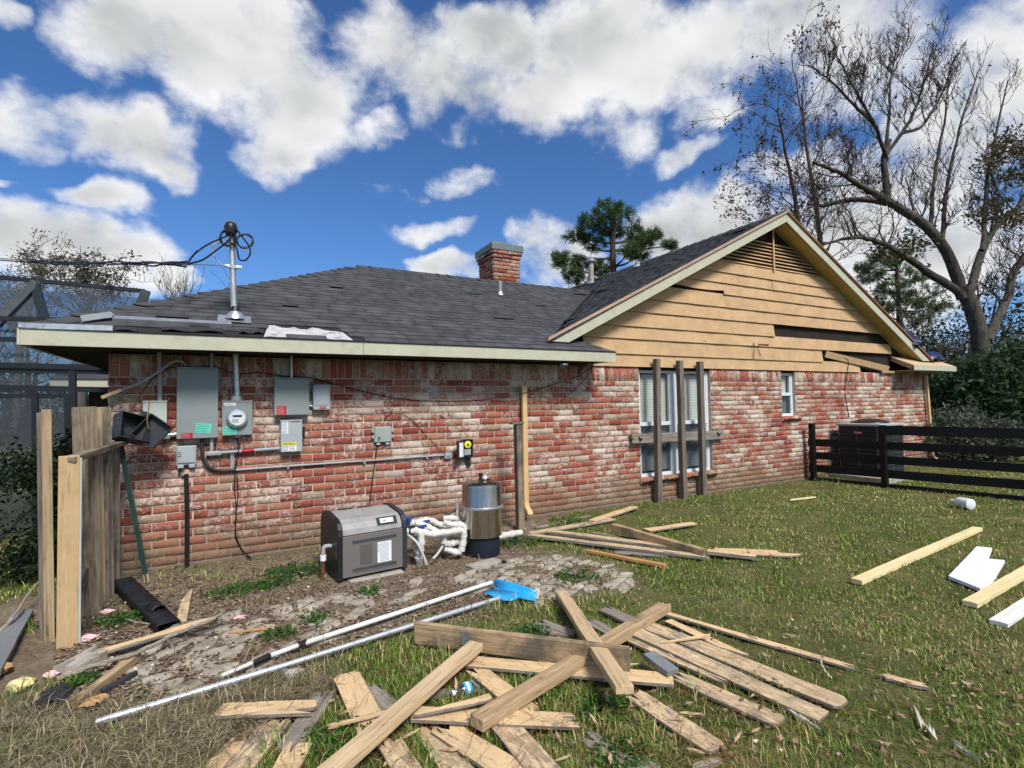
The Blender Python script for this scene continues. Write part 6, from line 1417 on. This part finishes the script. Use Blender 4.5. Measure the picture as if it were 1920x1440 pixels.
class Tree:
    def __init__(s, seed): s.r = np.random.default_rng(seed); s.v = []; s.f = []; s.n = 0; s.lv = []; s.lc = []; s.tips = []
    def tube(s, pts, rad, sides=5):
        pts = np.array(pts, float); m = len(pts); rad = np.broadcast_to(rad, (m,)) if np.ndim(rad) == 0 else np.array(rad)
        d = np.gradient(pts, axis=0); d /= np.linalg.norm(d, axis=1)[:, None]+1e-9
        ref = np.array([.3, .2, .93]); a = np.cross(d, ref); a /= np.linalg.norm(a, axis=1)[:, None]+1e-9; b = np.cross(d, a)
        k = np.arange(sides)*2*math.pi/sides
        ring = pts[:, None]+rad[:, None, None]*(a[:, None]*np.cos(k)[None, :, None]+b[:, None]*np.sin(k)[None, :, None])
        s.v.append(ring.reshape(-1, 3)); i = np.arange(m-1)[:, None]*sides; j = np.arange(sides)[None]; j2 = (j+1) % sides
        s.f.append(np.stack([i+j, i+j2, i+sides+j2, i+sides+j], -1).reshape(-1, 4)+s.n); s.n += m*sides
    def grow(s, p, d, L, r, lev, up=.25, spread=.75, kids=(5, 4, 3), rmin=.010, wig=.22, droop=0.0):
        rng = s.r; n = 5; pts = [np.array(p, float)]; d = np.array(d, float); d /= np.linalg.norm(d)
        for i in range(n):
            d = d+rng.normal(0, wig, 3)+np.array([0, 0, up*.35-droop*(i/n)]); d /= np.linalg.norm(d); pts.append(pts[-1]+d*L/n)
        rad = np.maximum(np.linspace(r, r*.35, n+1), rmin*.7); s.tube(pts, rad, 6 if r > .08 else (4 if r > .03 else 3))
        if lev >= len(kids): s.tips.append((pts[-1], d)); s.tips.append((pts[-3], d)); return
        for k in range(kids[lev]):
            t = rng.uniform(.3, 1.0)*n; i = min(int(t), n-1); q = pts[i]+(pts[i+1]-pts[i])*(t-i)
            o = rng.normal(0, 1, 3); o -= d*o.dot(d); o /= np.linalg.norm(o)+1e-9
            s.grow(q, d*(1-spread*.5)+o*spread+np.array([0, 0, up]), L*rng.uniform(.45, .72), max(r*rng.uniform(.35, .55), rmin), lev+1, up, spread, kids, rmin, wig, droop)
    def limb(s, pts, r0, r1, sides=9, smooth=5):
        P = spline([Vector(p) for p in pts], smooth); n = len(P); A = np.array([tuple(p) for p in P]); A += s.r.normal(0, .012, A.shape); s.tube(A, np.linspace(r0, r1, n), sides); return A
    def sprout(s, A, count, L, r, t0=.15, t1=1, up=.5, spread=.8, kids=(4, 3), rmin=.011, droop=0, wig=.2, side=None):
        for k in range(count):
            t = s.r.uniform(t0, t1)*(len(A)-1); i = min(int(t), len(A)-2); p = A[i]+(A[i+1]-A[i])*(t-i); tan = A[i+1]-A[i]; tan /= np.linalg.norm(tan)+1e-9
            o = s.r.normal(0, 1, 3); o -= tan*o.dot(tan); o /= np.linalg.norm(o)+1e-9
            if side is not None: o = o*.6+np.array(side)
            s.grow(p, tan*.4+o*.8+np.array([0, 0, up]), L*s.r.uniform(.6, 1.15), r*s.r.uniform(.6, 1.1), 0, up*.6, spread, kids, rmin, wig, droop)
    def leaves(s, centres, per, rad, size, cols, hang=0.0, flat=1.0):
        c = np.repeat(np.array(centres, float), per, axis=0); n = len(c)
        p = c+s.r.normal(0, 1, (n, 3))*np.array([rad, rad, rad*flat]); p[:, 2] -= np.abs(s.r.normal(0, hang, n)) if hang else 0
        a = s.r.normal(0, 1, (n, 3)); a[:, 2] -= hang*4; a /= np.linalg.norm(a, axis=1)[:, None]; b = np.cross(a, s.r.normal(0, 1, (n, 3))); b /= np.linalg.norm(b, axis=1)[:, None]+1e-9
        sz = size*s.r.uniform(.6, 1.3, n)[:, None]
        v = np.stack([p-a*sz, p+b*sz*.42, p+a*sz, p-b*sz*.42], 1)
        col = np.array(cols)[s.r.integers(0, len(cols), n)]*s.r.uniform(.6, 1.35, n)[:, None]; col = np.concatenate([col, np.ones((n, 1))], 1)
        s.lv.append(v.reshape(-1, 3)); s.lc.append(np.repeat(col, 4, axis=0))
    def needles(s, centres, dirs, per, L, w, cols):
        c = np.repeat(np.array(centres, float), per, axis=0); n = len(c); d = np.repeat(np.array(dirs, float), per, axis=0)
        a = d*.8+s.r.normal(0, .8, (n, 3))+np.array([0, 0, .25]); a /= np.linalg.norm(a, axis=1)[:, None]; b = np.cross(a, s.r.normal(0, 1, (n, 3))); b /= np.linalg.norm(b, axis=1)[:, None]+1e-9
        l = L*s.r.uniform(.6, 1.2, n)[:, None]; p = c+s.r.normal(0, .03, (n, 3))
        v = np.stack([p-b*w*.4, p+b*w*.4, p+a*l+b*w*.5, p+a*l-b*w*.5], 1); col = np.array(cols)[s.r.integers(0, len(cols), n)]*s.r.uniform(.6, 1.4, n)[:, None]
        s.lv.append(v.reshape(-1, 3)); s.lc.append(np.repeat(np.concatenate([col, np.ones((n, 1))], 1), 4, axis=0))
    def finish(s, name, label, cat, base, bark='bark_oak', leafmat='leaf', group=None, crown='crown'):
        t = thing(name, label, cat, base, group)
        if s.v: link('trunk', np_mesh('trunk', np.vstack(s.v), np.vstack(s.f), bark, smooth=True), t)
        if s.lv:
            v = np.vstack(s.lv); link(crown, np_mesh(crown, v, np.arange(len(v)).reshape(-1, 4), leafmat, {'col': np.vstack(s.lc)}), t)
        return t
def pl(pts, dist, rng=None): return [Dp(x, y, dist+(q[0] if q else 0)) for x, y, *q in pts]
OAKG = [(.045, .05, .018), (.07, .06, .025), (.10, .07, .035)]; PINEG = [(.042, .085, .028), (.066, .125, .038), (.105, .155, .055)]; DRY = [(.085, .05, .03), (.06, .038, .024), (.12, .075, .045)]

# ---- the big oak
T = Tree(21); D0 = 19.0
A = T.limb(pl([(1856, 880), (1846, 720), (1832, 610), (1806, 535)], D0), .31, .24, 12)
la = T.limb(pl([(1806, 560), (1778, 478), (1736, 424), (1690, 392), (1662, 376, -.4)], D0), .20, .13, 10)
l1 = T.limb(pl([(1665, 378), (1610, 345, -.5), (1570, 322, -.8), (1524, 304, -1.2)], D0-.4), .13, .04, 7)
l2 = T.limb(pl([(1664, 380), (1661, 335), (1657, 296), (1668, 262)], D0-.4), .13, .085, 8)
l3 = T.limb(pl([(1664, 380), (1602, 374, .5), (1545, 386, .9), (1514, 383, 1.2)], D0-.4), .12, .04, 6)
f1 = T.limb(pl([(1660, 292), (1690, 250), (1716, 205), (1738, 135), (1750, 75)], D0-.4), .075, .014, 6); f2 = T.limb(pl([(1664, 300), (1640, 235, -.6), (1612, 185, -1), (1580, 125, -1.2), (1562, 98, -1.3)], D0-.4), .07, .014, 6)
f3 = T.limb(pl([(1660, 280), (1668, 200, .6), (1672, 140, .9), (1686, 85, 1)], D0-.4), .065, .014, 6); f4 = T.limb(pl([(1645, 240), (1590, 185), (1555, 150), (1522, 128)], D0-1), .06, .015, 5); f5 = T.limb(pl([(1690, 250), (1730, 235, .5), (1768, 170, 1), (1790, 105, 1.4)], D0-.4), .07, .015, 5)
lb = T.limb(pl([(1800, 548), (1742, 512), (1692, 478, -.6), (1645, 452, -1), (1598, 446, -1.2), (1545, 458, -1.4)], D0), .155, .04, 8)
lc = T.limb(pl([(1815, 560), (1842, 470, .5), (1872, 422, .8), (1920, 378, 1.2), (1975, 330, 1.5)], D0), .15, .06, 8)
ld = T.limb(pl([(1850, 640), (1888, 560, .8), (1905, 500, 1), (1950, 450, 1.5)], D0+.5), .18, .08, 8)
le = T.limb(pl([(1765, 465), (1775, 360, .6), (1800, 240, 1), (1835, 130, 1.4)], D0), .09, .02, 5); lf = T.limb(pl([(1745, 430), (1752, 330, .9), (1770, 230, 1.2), (1780, 130, 1.4)], D0), .08, .02, 5); lg = T.limb(pl([(1842, 470), (1850, 350, .8), (1870, 240, 1.2), (1890, 150, 1.5)], D0), .09, .02, 5)
for q in (f1, f2, f3, f4, f5): T.sprout(q, 13, 1.15, .026, .12, .95, up=.7, kids=(4, 3, 2), spread=.66, rmin=.009)
for q in (le, lf, lg): T.sprout(q, 13, 1.3, .022, .15, .95, up=.65, kids=(4, 3), spread=.62, rmin=.009)
T.sprout(l1, 9, 1.3, .04, .3, 1, up=.5, kids=(4, 3)); T.sprout(l3, 9, 1.2, .032, .2, 1, up=.6, kids=(4, 3)); T.sprout(lb, 14, 1.5, .04, .35, 1, up=.45, kids=(4, 3)); T.sprout(la, 8, 1.8, .05, .3, 1, up=.8, kids=(5, 4, 2)); T.sprout(lc, 12, 1.9, .05, .2, 1, up=.6, kids=(5, 4, 2)); T.sprout(ld, 12, 1.8, .05, .2, 1, up=.5, kids=(5, 4, 2))
tips = [p for p, d in T.tips]; T.leaves([tips[i] for i in T.r.integers(0, len(tips), 500)], 1, .05, .07, DRY)
cl = [Dp(x+T.r.normal(0, 10), y+T.r.normal(0, 8), D0+T.r.uniform(-1.5, 2)) for (x, y, k) in ((1885, 262, 14), (1915, 285, 16), (1905, 330, 9), (1860, 300, 10), (1872, 385, 10), (1900, 410, 12), (1845, 410, 6), (1700, 460, 10), (1660, 470, 10), (1725, 450, 6)) for _ in range(k)]
T.leaves(cl, 26, .22, .085, OAKG, flat=.6)
T.finish('oak_tree', 'large bare limbed oak with one thick grey trunk right of the gable', 'tree', G(1852, 872))

# ---- two thin trees with drooping dead leaf clumps behind the gable
def droopy(seed, trunk, label, n, dist, r0):
    T = Tree(seed); A = T.limb(pl(trunk, dist), r0, .03, 7)
    T.sprout(A, n, 3.0, .03, .22, 1, up=.30, kids=(4, 3), spread=.6, rmin=.010, droop=.25, wig=.14)
    tp = np.array([p for p, d in T.tips]); ctr = np.array(Dp(1440, 300, dist)); left = (tp-np.array(A.mean(0))) @ np.array(_R) ; keep = tp[(left < .3) & (T.r.random(len(tp)) < .8)]
    if len(keep): T.leaves(keep[T.r.random(len(keep)) < .6], 7, .07, .085, DRY+[(.05, .05, .03)], hang=.18)
    T.finish('cypress_tree', label, 'tree', G(trunk[0][0], 840), 'bark_pine', 'dry_leaf')
droopy(31, [(1560, 640), (1545, 520), (1532, 400), (1514, 290), (1502, 175)], 'thin tree behind the gable peak with a straight trunk and brown leaves', 34, 24.0, .17)
droopy(32, [(1520, 640), (1505, 480), (1490, 370), (1472, 280), (1458, 205)], 'leftmost thin tree behind the gable with drooping brown leaf clumps', 40, 25.5, .16)

# ---- pines
def pine(seed, trunk, clumps, dist, label, r0, px_scale):
    T = Tree(seed); A = T.limb(pl(trunk, dist), r0, r0*.3, 8); cen, dr = [], []
    for (x, y, rr, *q) in clumps:
        dz = T.r.uniform(-1.4, 1.4); c = Dp(x, y, dist+dz); R = rr*dist/FPX
        k = int(np.argmin(np.abs(A[:, 2]-(c.z-R*.9)))); p = A[k]; m = (Vector(p)+c)/2+V(0, 0, -R*.25); T.limb([p, m, c], r0*.28, .03, 5)
        for _ in range(int(6+rr*.85)):
            o = T.r.normal(0, 1, 3); o /= np.linalg.norm(o); o *= R*T.r.uniform(.35, 1.05)**.7; o[2] *= .62; e = np.array(c)+o
            T.tube([np.array(c)*.6+e*.4-np.array([0, 0, R*.15]), e], [.022, .012], 3)
            for _ in range(5): cen.append(e+T.r.normal(0, .11, 3)); dr.append(o/np.linalg.norm(o))
    T.needles(cen, dr, 14, .30, .022, PINEG); T.finish('pine_tree', label, 'tree', G(trunk[0][0], 830), 'bark_pine')
pine(41, [(1160, 700), (1152, 560), (1149, 470), (1150, 415), (1143, 388)], [(1140, 396, 26), (1112, 416, 24), (1166, 402, 22), (1190, 436, 25), (1078, 440, 18), (1062, 494, 24), (1092, 492, 22), (1108, 456, 26), (1150, 432, 26), (1210, 452, 18), (1228, 442, 10), (1128, 500, 20), (1178, 470, 20), (1048, 484, 9), (1256, 460, 11), (1200, 478, 16), (1075, 520, 20), (1120, 525, 18)], 34.0, 'tall green pine rising behind the main roof ridge', .30, 1)
pine(42, [(1690, 760), (1688, 640), (1684, 550), (1680, 480)], [(1655, 486, 22), (1690, 488, 24), (1636, 515, 22), (1705, 520, 26), (1668, 540, 26), (1735, 552, 26), (1700, 575, 26), (1650, 575, 22), (1620, 500, 12), (1760, 575, 18), (1725, 600, 22)], 38.0, 'dark pine standing behind the oak limbs right of the gable', .28, 1)

# ---- trees at the left behind the cage
T = Tree(51); A = T.limb(pl([(30, 800), (38, 650), (55, 580), (72, 535), (85, 505)], 24), .18, .04, 7); A2 = T.limb(pl([(36, 650), (20, 590, 1), (-10, 540, 1.5)], 24), .14, .05, 6)
T.sprout(A, 22, 1.4, .035, .2, 1, up=.35, kids=(4, 3)); T.sprout(A2, 10, 1.5, .035, .2, 1, up=.4, kids=(4, 3)); tp = [p for p, d in T.tips]
T.leaves([tp[i] for i in T.r.integers(0, len(tp), 420)], 7, .12, .065, [(.10, .085, .055), (.14, .115, .08), (.06, .06, .035)]); T.finish('leafy_tree', 'half bare brownish tree behind the pool cage at the left edge', 'tree', G(30, 830), 'bark_pale', 'dry_leaf')
T = Tree(52); A = T.limb(pl([(330, 760), (332, 640), (335, 570)], 28), .14, .06, 6); T.sprout(A, 16, 2.0, .035, .5, 1, up=1.0, kids=(4, 3), spread=.5); T.finish('bare_tree', 'small bare tree whose twigs show above the hip ridge', 'tree', G(330, 830), 'bark_pale')
T = Tree(53); A = T.limb(pl([(150, 800), (155, 680), (165, 600), (175, 560)], 22), .2, .05, 6); T.sprout(A, 22, 1.9, .045, .2, 1, up=.4, kids=(4, 3)); tp = [p for p, d in T.tips]; T.leaves([tp[i] for i in T.r.integers(0, len(tp), 340)], 8, .15, .08, [(.05, .06, .03), (.09, .08, .05)]); T.finish('leafy_tree', 'grey green tree seen through the screens beside the house corner', 'tree', G(150, 830), 'bark_pale', 'leaf')

# ---- shrubs
def shrub(name, label, c, rx, ry, rz, n, size, cols, seed, stems=6, group=None, mat='leaf', box=False):
    T = Tree(seed); c = Vector(c)
    for k in range(stems):
        a = T.r.uniform(0, 6.28); T.limb([c, c+V(rx*.3*math.cos(a), ry*.3*math.sin(a), rz*.8), c+V(rx*.75*math.cos(a), ry*.75*math.sin(a), rz*T.r.uniform(1.0, 1.8))], .018+.012*rz, .008, 4, 3)
    m = n//8; u = T.r.normal(0, 1, (m, 3)); u /= np.linalg.norm(u, axis=1)[:, None]
    if box: u = np.sign(u)*np.abs(u)**.45; u /= np.maximum(1, np.abs(u).max(1))[:, None]
    rad = T.r.uniform(.35, 1, m)[:, None]**.45; lump_ = 1+.18*np.sin(u[:, :1]*5+seed)*np.cos(u[:, 1:2]*6)+.12*np.sin(u[:, 2:]*9+seed)
    p = u*rad*lump_*np.array([rx, ry, rz])+np.array([c.x, c.y, c.z+rz]); p[:, 2] = np.maximum(p[:, 2], c.z+.03)
    T.leaves(p, 8, size*1.7, size, cols); return T.finish(name, label, 'shrub', c, 'bark_oak', mat, group, 'foliage')
DKG = [(.007, .017, .006), (.011, .026, .009), (.018, .036, .012)]; EVG = [(.022, .046, .018), (.034, .068, .026), (.05, .085, .034)]
shrub('hedge_shrub', 'dark green hedge growing behind the broken fence at left', (-2.25, .55, 0), 1.15, .55, .62, 15000, .030, DKG, 61, box=True)
shrub('hedge_shrub', 'dark hedge bush between the leaning picket and the house corner', (-1.42, .75, 0), .32, .5, .66, 6000, .028, DKG, 62)
SG = [(.085, .105, .075), (.12, .14, .10), (.055, .07, .045)]
q = G(1790, 862); shrub('silver_shrub', 'grey green bush with pale leaves beyond the rail fence', (q.x, q.y, 0), 1.25, .9, .62, 7000, .05, SG, 63)
q = G(1700, 862); shrub('silver_shrub', 'smaller pale leaved bush just right of the air conditioner', (16.4, -.6, 0), .8, .8, .5, 4200, .05, SG, 64)
EV = [('leafy evergreen hiding the foot of the oak trunk', 1850, 800, 16.5, 1.25, 2.5, EVG), ('rounded evergreen between the oak trunk and the right edge', 1915, 805, 16.8, 1.3, 3.0, EVG), ('low evergreen left of the leafy one at the oak foot', 1790, 800, 17.5, 1.1, 2.0, EVG), ('dark evergreen bush behind the far house corner', 1765, 800, 26, 1.9, 2.6, EVG), ('broad evergreen bush left of the oak trunk foot', 1800, 805, 30, 2.6, 2.5, EVG), ('tall dark evergreen right of the oak trunk', 1890, 815, 25, 2.6, 3.0, EVG), ('feathery evergreen at the right edge of the photo', 1955, 825, 23, 2.6, 2.6, EVG), ('olive brush directly beneath the oak', 1840, 812, 22, 1.6, 1.3, [(.05, .06, .025), (.08, .075, .035)])]
for i, (lab, x, y, dd_, rx, rz, cc) in enumerate(EV):
    p = Dp(x, y, dd_); shrub('evergreen_shrub', lab, (p.x, p.y, 0), rx, rx*.8, rz*.55, 9000, .11, cc, 70+i, group='evergreens beyond the fence')

# ---- far woods: one brown and green mass
def woods():
    r = np.random.default_rng(8); T = Tree(9)
    for k in range(190):
        a = r.uniform(-.75, 1.75); R = r.uniform(34, 62); x, y = R*math.sin(a), -CAM_D+R*math.cos(a)
        if y < 12 and x < 16: continue
        h = r.uniform(4, 8.5); T.tube([(x, y, 0), (x+r.normal(0, .3), y, h*.5), (x+r.normal(0, .8), y+r.normal(0, .5), h)], [.2, .13, .04], 4)
        for _ in range(7): T.grow((x, y, h*r.uniform(.35, .95)), (r.normal(), r.normal(), .7), h*.28, .04, 0, .3, .8, (4,), .02)
    P = []
    for k in range(3000):
        a = r.uniform(-.8, 1.8) if k < 2200 else r.uniform(1.0, 1.5); R = r.uniform(30, 60); x, y = R*math.sin(a), -CAM_D+R*math.cos(a)
        if y < 12 and x < 17: continue
        P.append((x, y, abs(r.normal(0, 2.6 if a > .9 else 1.7))+.2))
    T.leaves(P, 60, .8, .13, [(.035, .042, .022), (.06, .055, .035), (.085, .068, .05), (.02, .035, .016)])
    o1 = link('far_woods', np_mesh('far_woods', np.vstack([np.vstack(T.v)]), np.vstack(T.f), 'bark_oak'), kind='stuff'); o1['label'] = 'distant bare trunks and branches behind the house'
    v = np.vstack(T.lv); o2 = link('far_thicket', np_mesh('far_thicket', v, np.arange(len(v)).reshape(-1, 4), 'leaf', {'col': np.vstack(T.lc)}), kind='stuff'); o2['label'] = 'distant brown and green thicket behind the house'
woods()

# ---- grass, straw, leaf litter
def foot_mask(x, y):
    m = np.zeros(x.shape, bool)
    for (cx, cyy, ux, uy, hl, hw) in FOOT:
        dx, dy = x-cx, y-cyy; near = (np.abs(dx) < hl+.3) & (np.abs(dy) < hl+.3)
        m |= near & (np.abs(dx*ux+dy*uy) < hl) & (np.abs(-dx*uy+dy*ux) < hw)
    m |= (np.abs(x-1.13) < .38) & (np.abs(y+1.03) < .36); m |= (x-2.32)**2+(y+1.17)**2 < .19**2
    m |= (y > -.03) & (x > XL) & (x < XR+.05); m |= (np.abs(x-11.2) < .75) & (np.abs(y+.35) < .75)
    return m
def fnoise(x, y, s, k=0): return .5+.25*(np.sin(x*s+k+1.7*np.sin(y*s*.7+k))+np.sin(y*s*1.13+2*k+1.3*np.sin(x*s*.83)))
def blades(name, label, X, Y, L, W_, lean, col, bend=.5):
    r = RNG; n = len(X); a = r.uniform(0, 2*math.pi, n); ca, sa = np.cos(a), np.sin(a); z0 = gz(X, Y)-.004
    out = lean*L; px_, py_ = -sa*W_*.5, ca*W_*.5; h = L*np.sqrt(np.maximum(.05, 1-lean**2))
    b = np.stack([X, Y, z0], 1); side = np.stack([px_, py_, np.zeros(n)], 1)
    mid = b+np.stack([ca*out*.38, sa*out*.38, h*.62], 1); tip = b+np.stack([ca*out, sa*out, h*(1-bend*lean*.55)], 1)
    v = np.stack([b-side, b+side, mid-side*.8, mid+side*.8, tip], 1).reshape(-1, 3)
    f = (np.array([(0, 1, 3), (0, 3, 2), (2, 3, 4)])[None]+5*np.arange(n)[:, None, None]).reshape(-1, 3)
    c = np.repeat(np.concatenate([col, np.ones((n, 1))], 1), 5, axis=0)
    o = link(name, np_mesh(name, v, f, 'grass', {'col': c}), kind='stuff'); o['label'] = label; o['category'] = 'grass'
def scatter(n, rmin, rmax, k=2.0, th=(-.42, 1.42)):
    u = RNG.random(n); r0 = 2.7; w1 = (r0*r0-rmin*rmin)/2; w2 = r0*r0*math.log(rmax/r0); t = u*(w1+w2)
    R = np.where(t < w1, np.sqrt(rmin*rmin+2*np.minimum(t, w1)), r0*np.exp(np.maximum(t-w1, 0)/(r0*r0))); a = RNG.uniform(th[0], th[1], n)
    return R*np.sin(a), -CAM_D+R*np.cos(a), R
GREEN, LIME, OLIVE, STRAWC, BROWN = (np.array(c) for c in ((.082, .175, .024), (.17, .29, .040), (.25, .275, .066), (.55, .48, .22), (.26, .19, .10)))
def pick(w):                                # w: (n,5) weights -> colours
    w = w/w.sum(1, keepdims=True); c = np.cumsum(w, 1); u = RNG.random(len(w))[:, None]; k = (u > c).sum(1).clip(0, 4)
    return np.stack([GREEN, LIME, OLIVE, STRAWC, BROWN])[k]*RNG.uniform(.65, 1.3, len(w))[:, None]
X, Y, R = scatter(420000, 1.35, 26)
ok = ~foot_mask(X, Y); dm = soft(DIRT, X, Y); sm = soft(STRAW, X, Y); patch = fnoise(X, Y, 1.9, 1); p2 = fnoise(X, Y, 5.3, 2)
tuft = fnoise(X, Y, 3.1, 5)*fnoise(X, Y, 7.7, 3)
ok &= RNG.random(len(X)) > dm*np.where(tuft > .42, .80, .985)
ok &= RNG.random(len(X)) > .25*(p2 < .3); ok &= RNG.random(len(X)) > .88*sm; ok &= RNG.random(len(X)) > .72*(fnoise(X, Y, 1.45, 9)*fnoise(X, Y, 4.1, 4) < .15)
X, Y, R, sm, patch, p2, tuft, dm = (q[ok] for q in (X, Y, R, sm, patch, p2, tuft, dm)); n = len(X)
near = np.clip((3.6-R)/1.6, 0, 1); lush = near*(patch > .45)
Lb = (.028+.022*RNG.random(n))*(1+1.0*lush+.35*near)*(1-.15*sm)*(.8+.5*p2); Wd = (.0029+.0019*RNG.random(n))*(1+.45*lush)*np.maximum(1, R/3.2)**.92
Lb *= np.maximum(1, R/9)**.35
wts = np.stack([(.8+1.1*lush+.9*(patch > .55))*(1-.75*sm), (.65+.4*(p2 > .6))*(1-.7*sm), .9+.0*p2, (.85+1.2*(patch < .42)+3.5*sm-.35*lush)*.72, .35+1.6*sm+.4*(patch < .3)], 1).clip(.02)
blades('grass', 'short mixed green and straw coloured lawn grass', X, Y, Lb, Wd, RNG.uniform(.25, .95, n), pick(wts))
# long dry straw at lower left and along the stones
X, Y, R = scatter(130000, 1.35, 5.5, th=(-.45, .75)); sm = soft(STRAW, X, Y); dm = soft(DIRT, X, Y); ok = (~foot_mask(X, Y)) & (RNG.random(len(X)) < np.maximum(sm*.95, .07*(dm > .3)*(fnoise(X, Y, 4, 7) > .55))); X, Y = X[ok], Y[ok]; n = len(X)
DC = np.array([(.38, .31, .21), (.26, .20, .135), (.52, .44, .30), (.15, .11, .075), (.20, .21, .08)])[RNG.integers(0, 5, n)]*RNG.uniform(.6, 1.2, n)[:, None]
blades('straw', 'long bent dry straw grass over the soil', X, Y, RNG.uniform(.08, .24, n), RNG.uniform(.0025, .0048, n), RNG.uniform(.72, .995, n), DC, 1.0)
# taller tufts between the planks and along the wall
TU = [(x, y) for x, y in ((700, 1230), (760, 1220), (820, 1240), (640, 1250), (560, 1290), (830, 1270), (640, 1380), (700, 1410), (600, 1420), (1000, 1300), (1040, 1330), (1090, 1310), (1120, 1350), (830, 1420), (880, 1400), (1180, 1380), (1230, 1420), (1300, 1300), (1400, 1290), (520, 1410), (480, 1430), (1050, 1390), (1160, 1430), (900, 1290), (850, 1330), (930, 1150), (960, 1140), (1000, 1135), (1060, 1140), (740, 1250), (1400, 912), (1350, 920), (1450, 905), (1180, 950), (1280, 940), (60, 1300), (30, 1420), (120, 1400), (250, 1390), (80, 1180), (50, 1100), (20, 1080), (380, 1090), (420, 1085), (300, 1085), (1540, 905), (1600, 920), (1720, 935), (1780, 955), (1860, 965))]
tx, ty, tl = [], [], []
for (x, y) in TU:
    g = G(x, y); k = 110 if y > 1120 else 70; s = .10 if y > 1120 else .22; tx += list(g.x+RNG.normal(0, s, k)); ty += list(g.y+RNG.normal(0, s*.8, k)); tl += list(RNG.uniform(.05, .13, k))
tx, ty, tl = map(np.array, (tx, ty, tl)); ok = ~foot_mask(tx, ty); tx, ty, tl = tx[ok], ty[ok], tl[ok]; n = len(tx)
blades('grass_tufts', 'taller coarse grass tufts between planks and along walls', tx, ty, tl, RNG.uniform(.004, .0075, n), RNG.uniform(.3, .9, n), pick(np.tile(np.array([[1.1, .7, .7, .9, .2]]), (n, 1))))
def litter(name, label, n, region, size, cols, keepdirt):
    xs, ys = [], []
    while len(xs) < n:
        px, py = RNG.uniform(region[0], region[2], 4000), RNG.uniform(region[1], region[3], 4000)
        P = [G(a, b) for a, b in zip(px, py)]; x = np.array([p.x for p in P]); y = np.array([p.y for p in P]); k = soft(DIRT, x, y) > .5 if keepdirt else np.ones(len(x), bool); k &= ~((np.abs(x-1.13) < .36) & (np.abs(y+1.03) < .34)) & (y < -.02)
        if keepdirt: k &= (~foot_mask(x, y)) | (RNG.random(len(x)) < .12)
        xs += list(x[k]); ys += list(y[k])
    xs, ys = np.array(xs[:n]), np.array(ys[:n]); a = RNG.uniform(0, 6.28, n); s = size*RNG.uniform(.5, 1.3, n); c, q = np.cos(a)*s, np.sin(a)*s; z = gz(xs, ys)+.008+RNG.uniform(0, .012, n)+(.018 if not keepdirt else 0)
    t = RNG.uniform(-.5, .6, (n, 4))*s[:, None]
    v = np.stack([np.stack([xs+c, ys+q, z+np.abs(t[:, 0])], 1), np.stack([xs-q*.5, ys+c*.5, z+t[:, 1]*.3], 1), np.stack([xs-c, ys-q, z+np.abs(t[:, 2])], 1), np.stack([xs+q*.5, ys-c*.5, z+np.abs(t[:, 3])*.5], 1)], 1).reshape(-1, 3)
    f = (np.array([(0, 1, 3), (1, 2, 3)])[None]+4*np.arange(n)[:, None, None]).reshape(-1, 3)
    col = np.array(cols)[RNG.integers(0, len(cols), n)]*RNG.uniform(.6, 1.3, n)[:, None]
    o = link(name, np_mesh(name, v, f, 'dry_leaf', {'col': np.repeat(np.concatenate([col, np.ones((n, 1))], 1), 4, axis=0)}), kind='stuff'); o['label'] = label
litter('leaf_litter', 'brown leaf litter covering the soil around the heater', 9000, (100, 1000, 1150, 1330), .016, [(.17, .11, .07), (.26, .18, .12), (.09, .06, .04), (.38, .30, .22)], True)
litter('fallen_leaves', 'scattered dry oak leaves on the lawn', 700, (900, 930, 1915, 1435), .021, [(.28, .18, .11), (.36, .26, .17), (.17, .10, .06), (.22, .13, .07)], False)
# ---- leafy weeds
WEED = [('spreading green weed left of the pool heater', 556, 1074, .30, 220), ('green weed patch between heater and black cable cover', 448, 1112, .24, 170), ('small weed beside the rusty gas pipe', 520, 1098, .16, 90), ('mossy green weed behind the tan post', 222, 1168, .16, 120), ('clover patch between the lower left planks', 632, 1392, .17, 190), ('leafy weed in the middle of the front pile', 1022, 1298, .14, 120), ('weed beside the tan plank end of the front pile', 1130, 1335, .14, 100), ('weed by the plastic pipe right of the filter tank', 975, 1020, .28, 160), ('green weed at the bottom edge right of centre', 1160, 1425, .14, 120), ('weed sprouting through the stones near the white pole', 590, 1165, .11, 60), ('low weed on the stones behind the silver pole', 520, 1195, .11, 60), ('weed near the foot of the corner fence post', 1545, 900, .35, 90), ('weed growing under the heavy edge plank', 1000, 1195, .13, 80), ('weed beside the cobbles right of the pool brush', 1080, 1085, .22, 120), ('green weed clump in front of the pool heater', 690, 1115, .10, 50), ('weed at the wall foot left of the window posts', 1060, 982, .25, 110), ('weed under the lichen covered branch', 150, 1288, .09, 80)]
for i, (lab, x, y, rr, k) in enumerate(WEED):
    g = G(x, y); T = Tree(200+i); a = T.r.uniform(0, 6.28, k); R_ = rr*np.sqrt(T.r.random(k)); c = np.stack([g.x+R_*np.cos(a), g.y+R_*np.sin(a)*.8, .015+.055*T.r.random(k)*(1-.5*R_/rr)], 1); c[:, 1] = np.minimum(c[:, 1], -.05)
    for s_ in range(0, k, 6): T.tube([(g.x, g.y, 0), tuple((np.array([g.x, g.y, 0])+c[s_])/2+np.array([0, 0, .02])), tuple(c[s_])], [.003, .002, .0015], 3)
    T.leaves(c, 3, .016, .017, [(.035, .10, .014), (.055, .14, .022), (.085, .17, .03)], flat=.5); T.finish('weed', lab, 'weed', (g.x, g.y, 0), 'post_green', 'leaf', None, 'foliage')
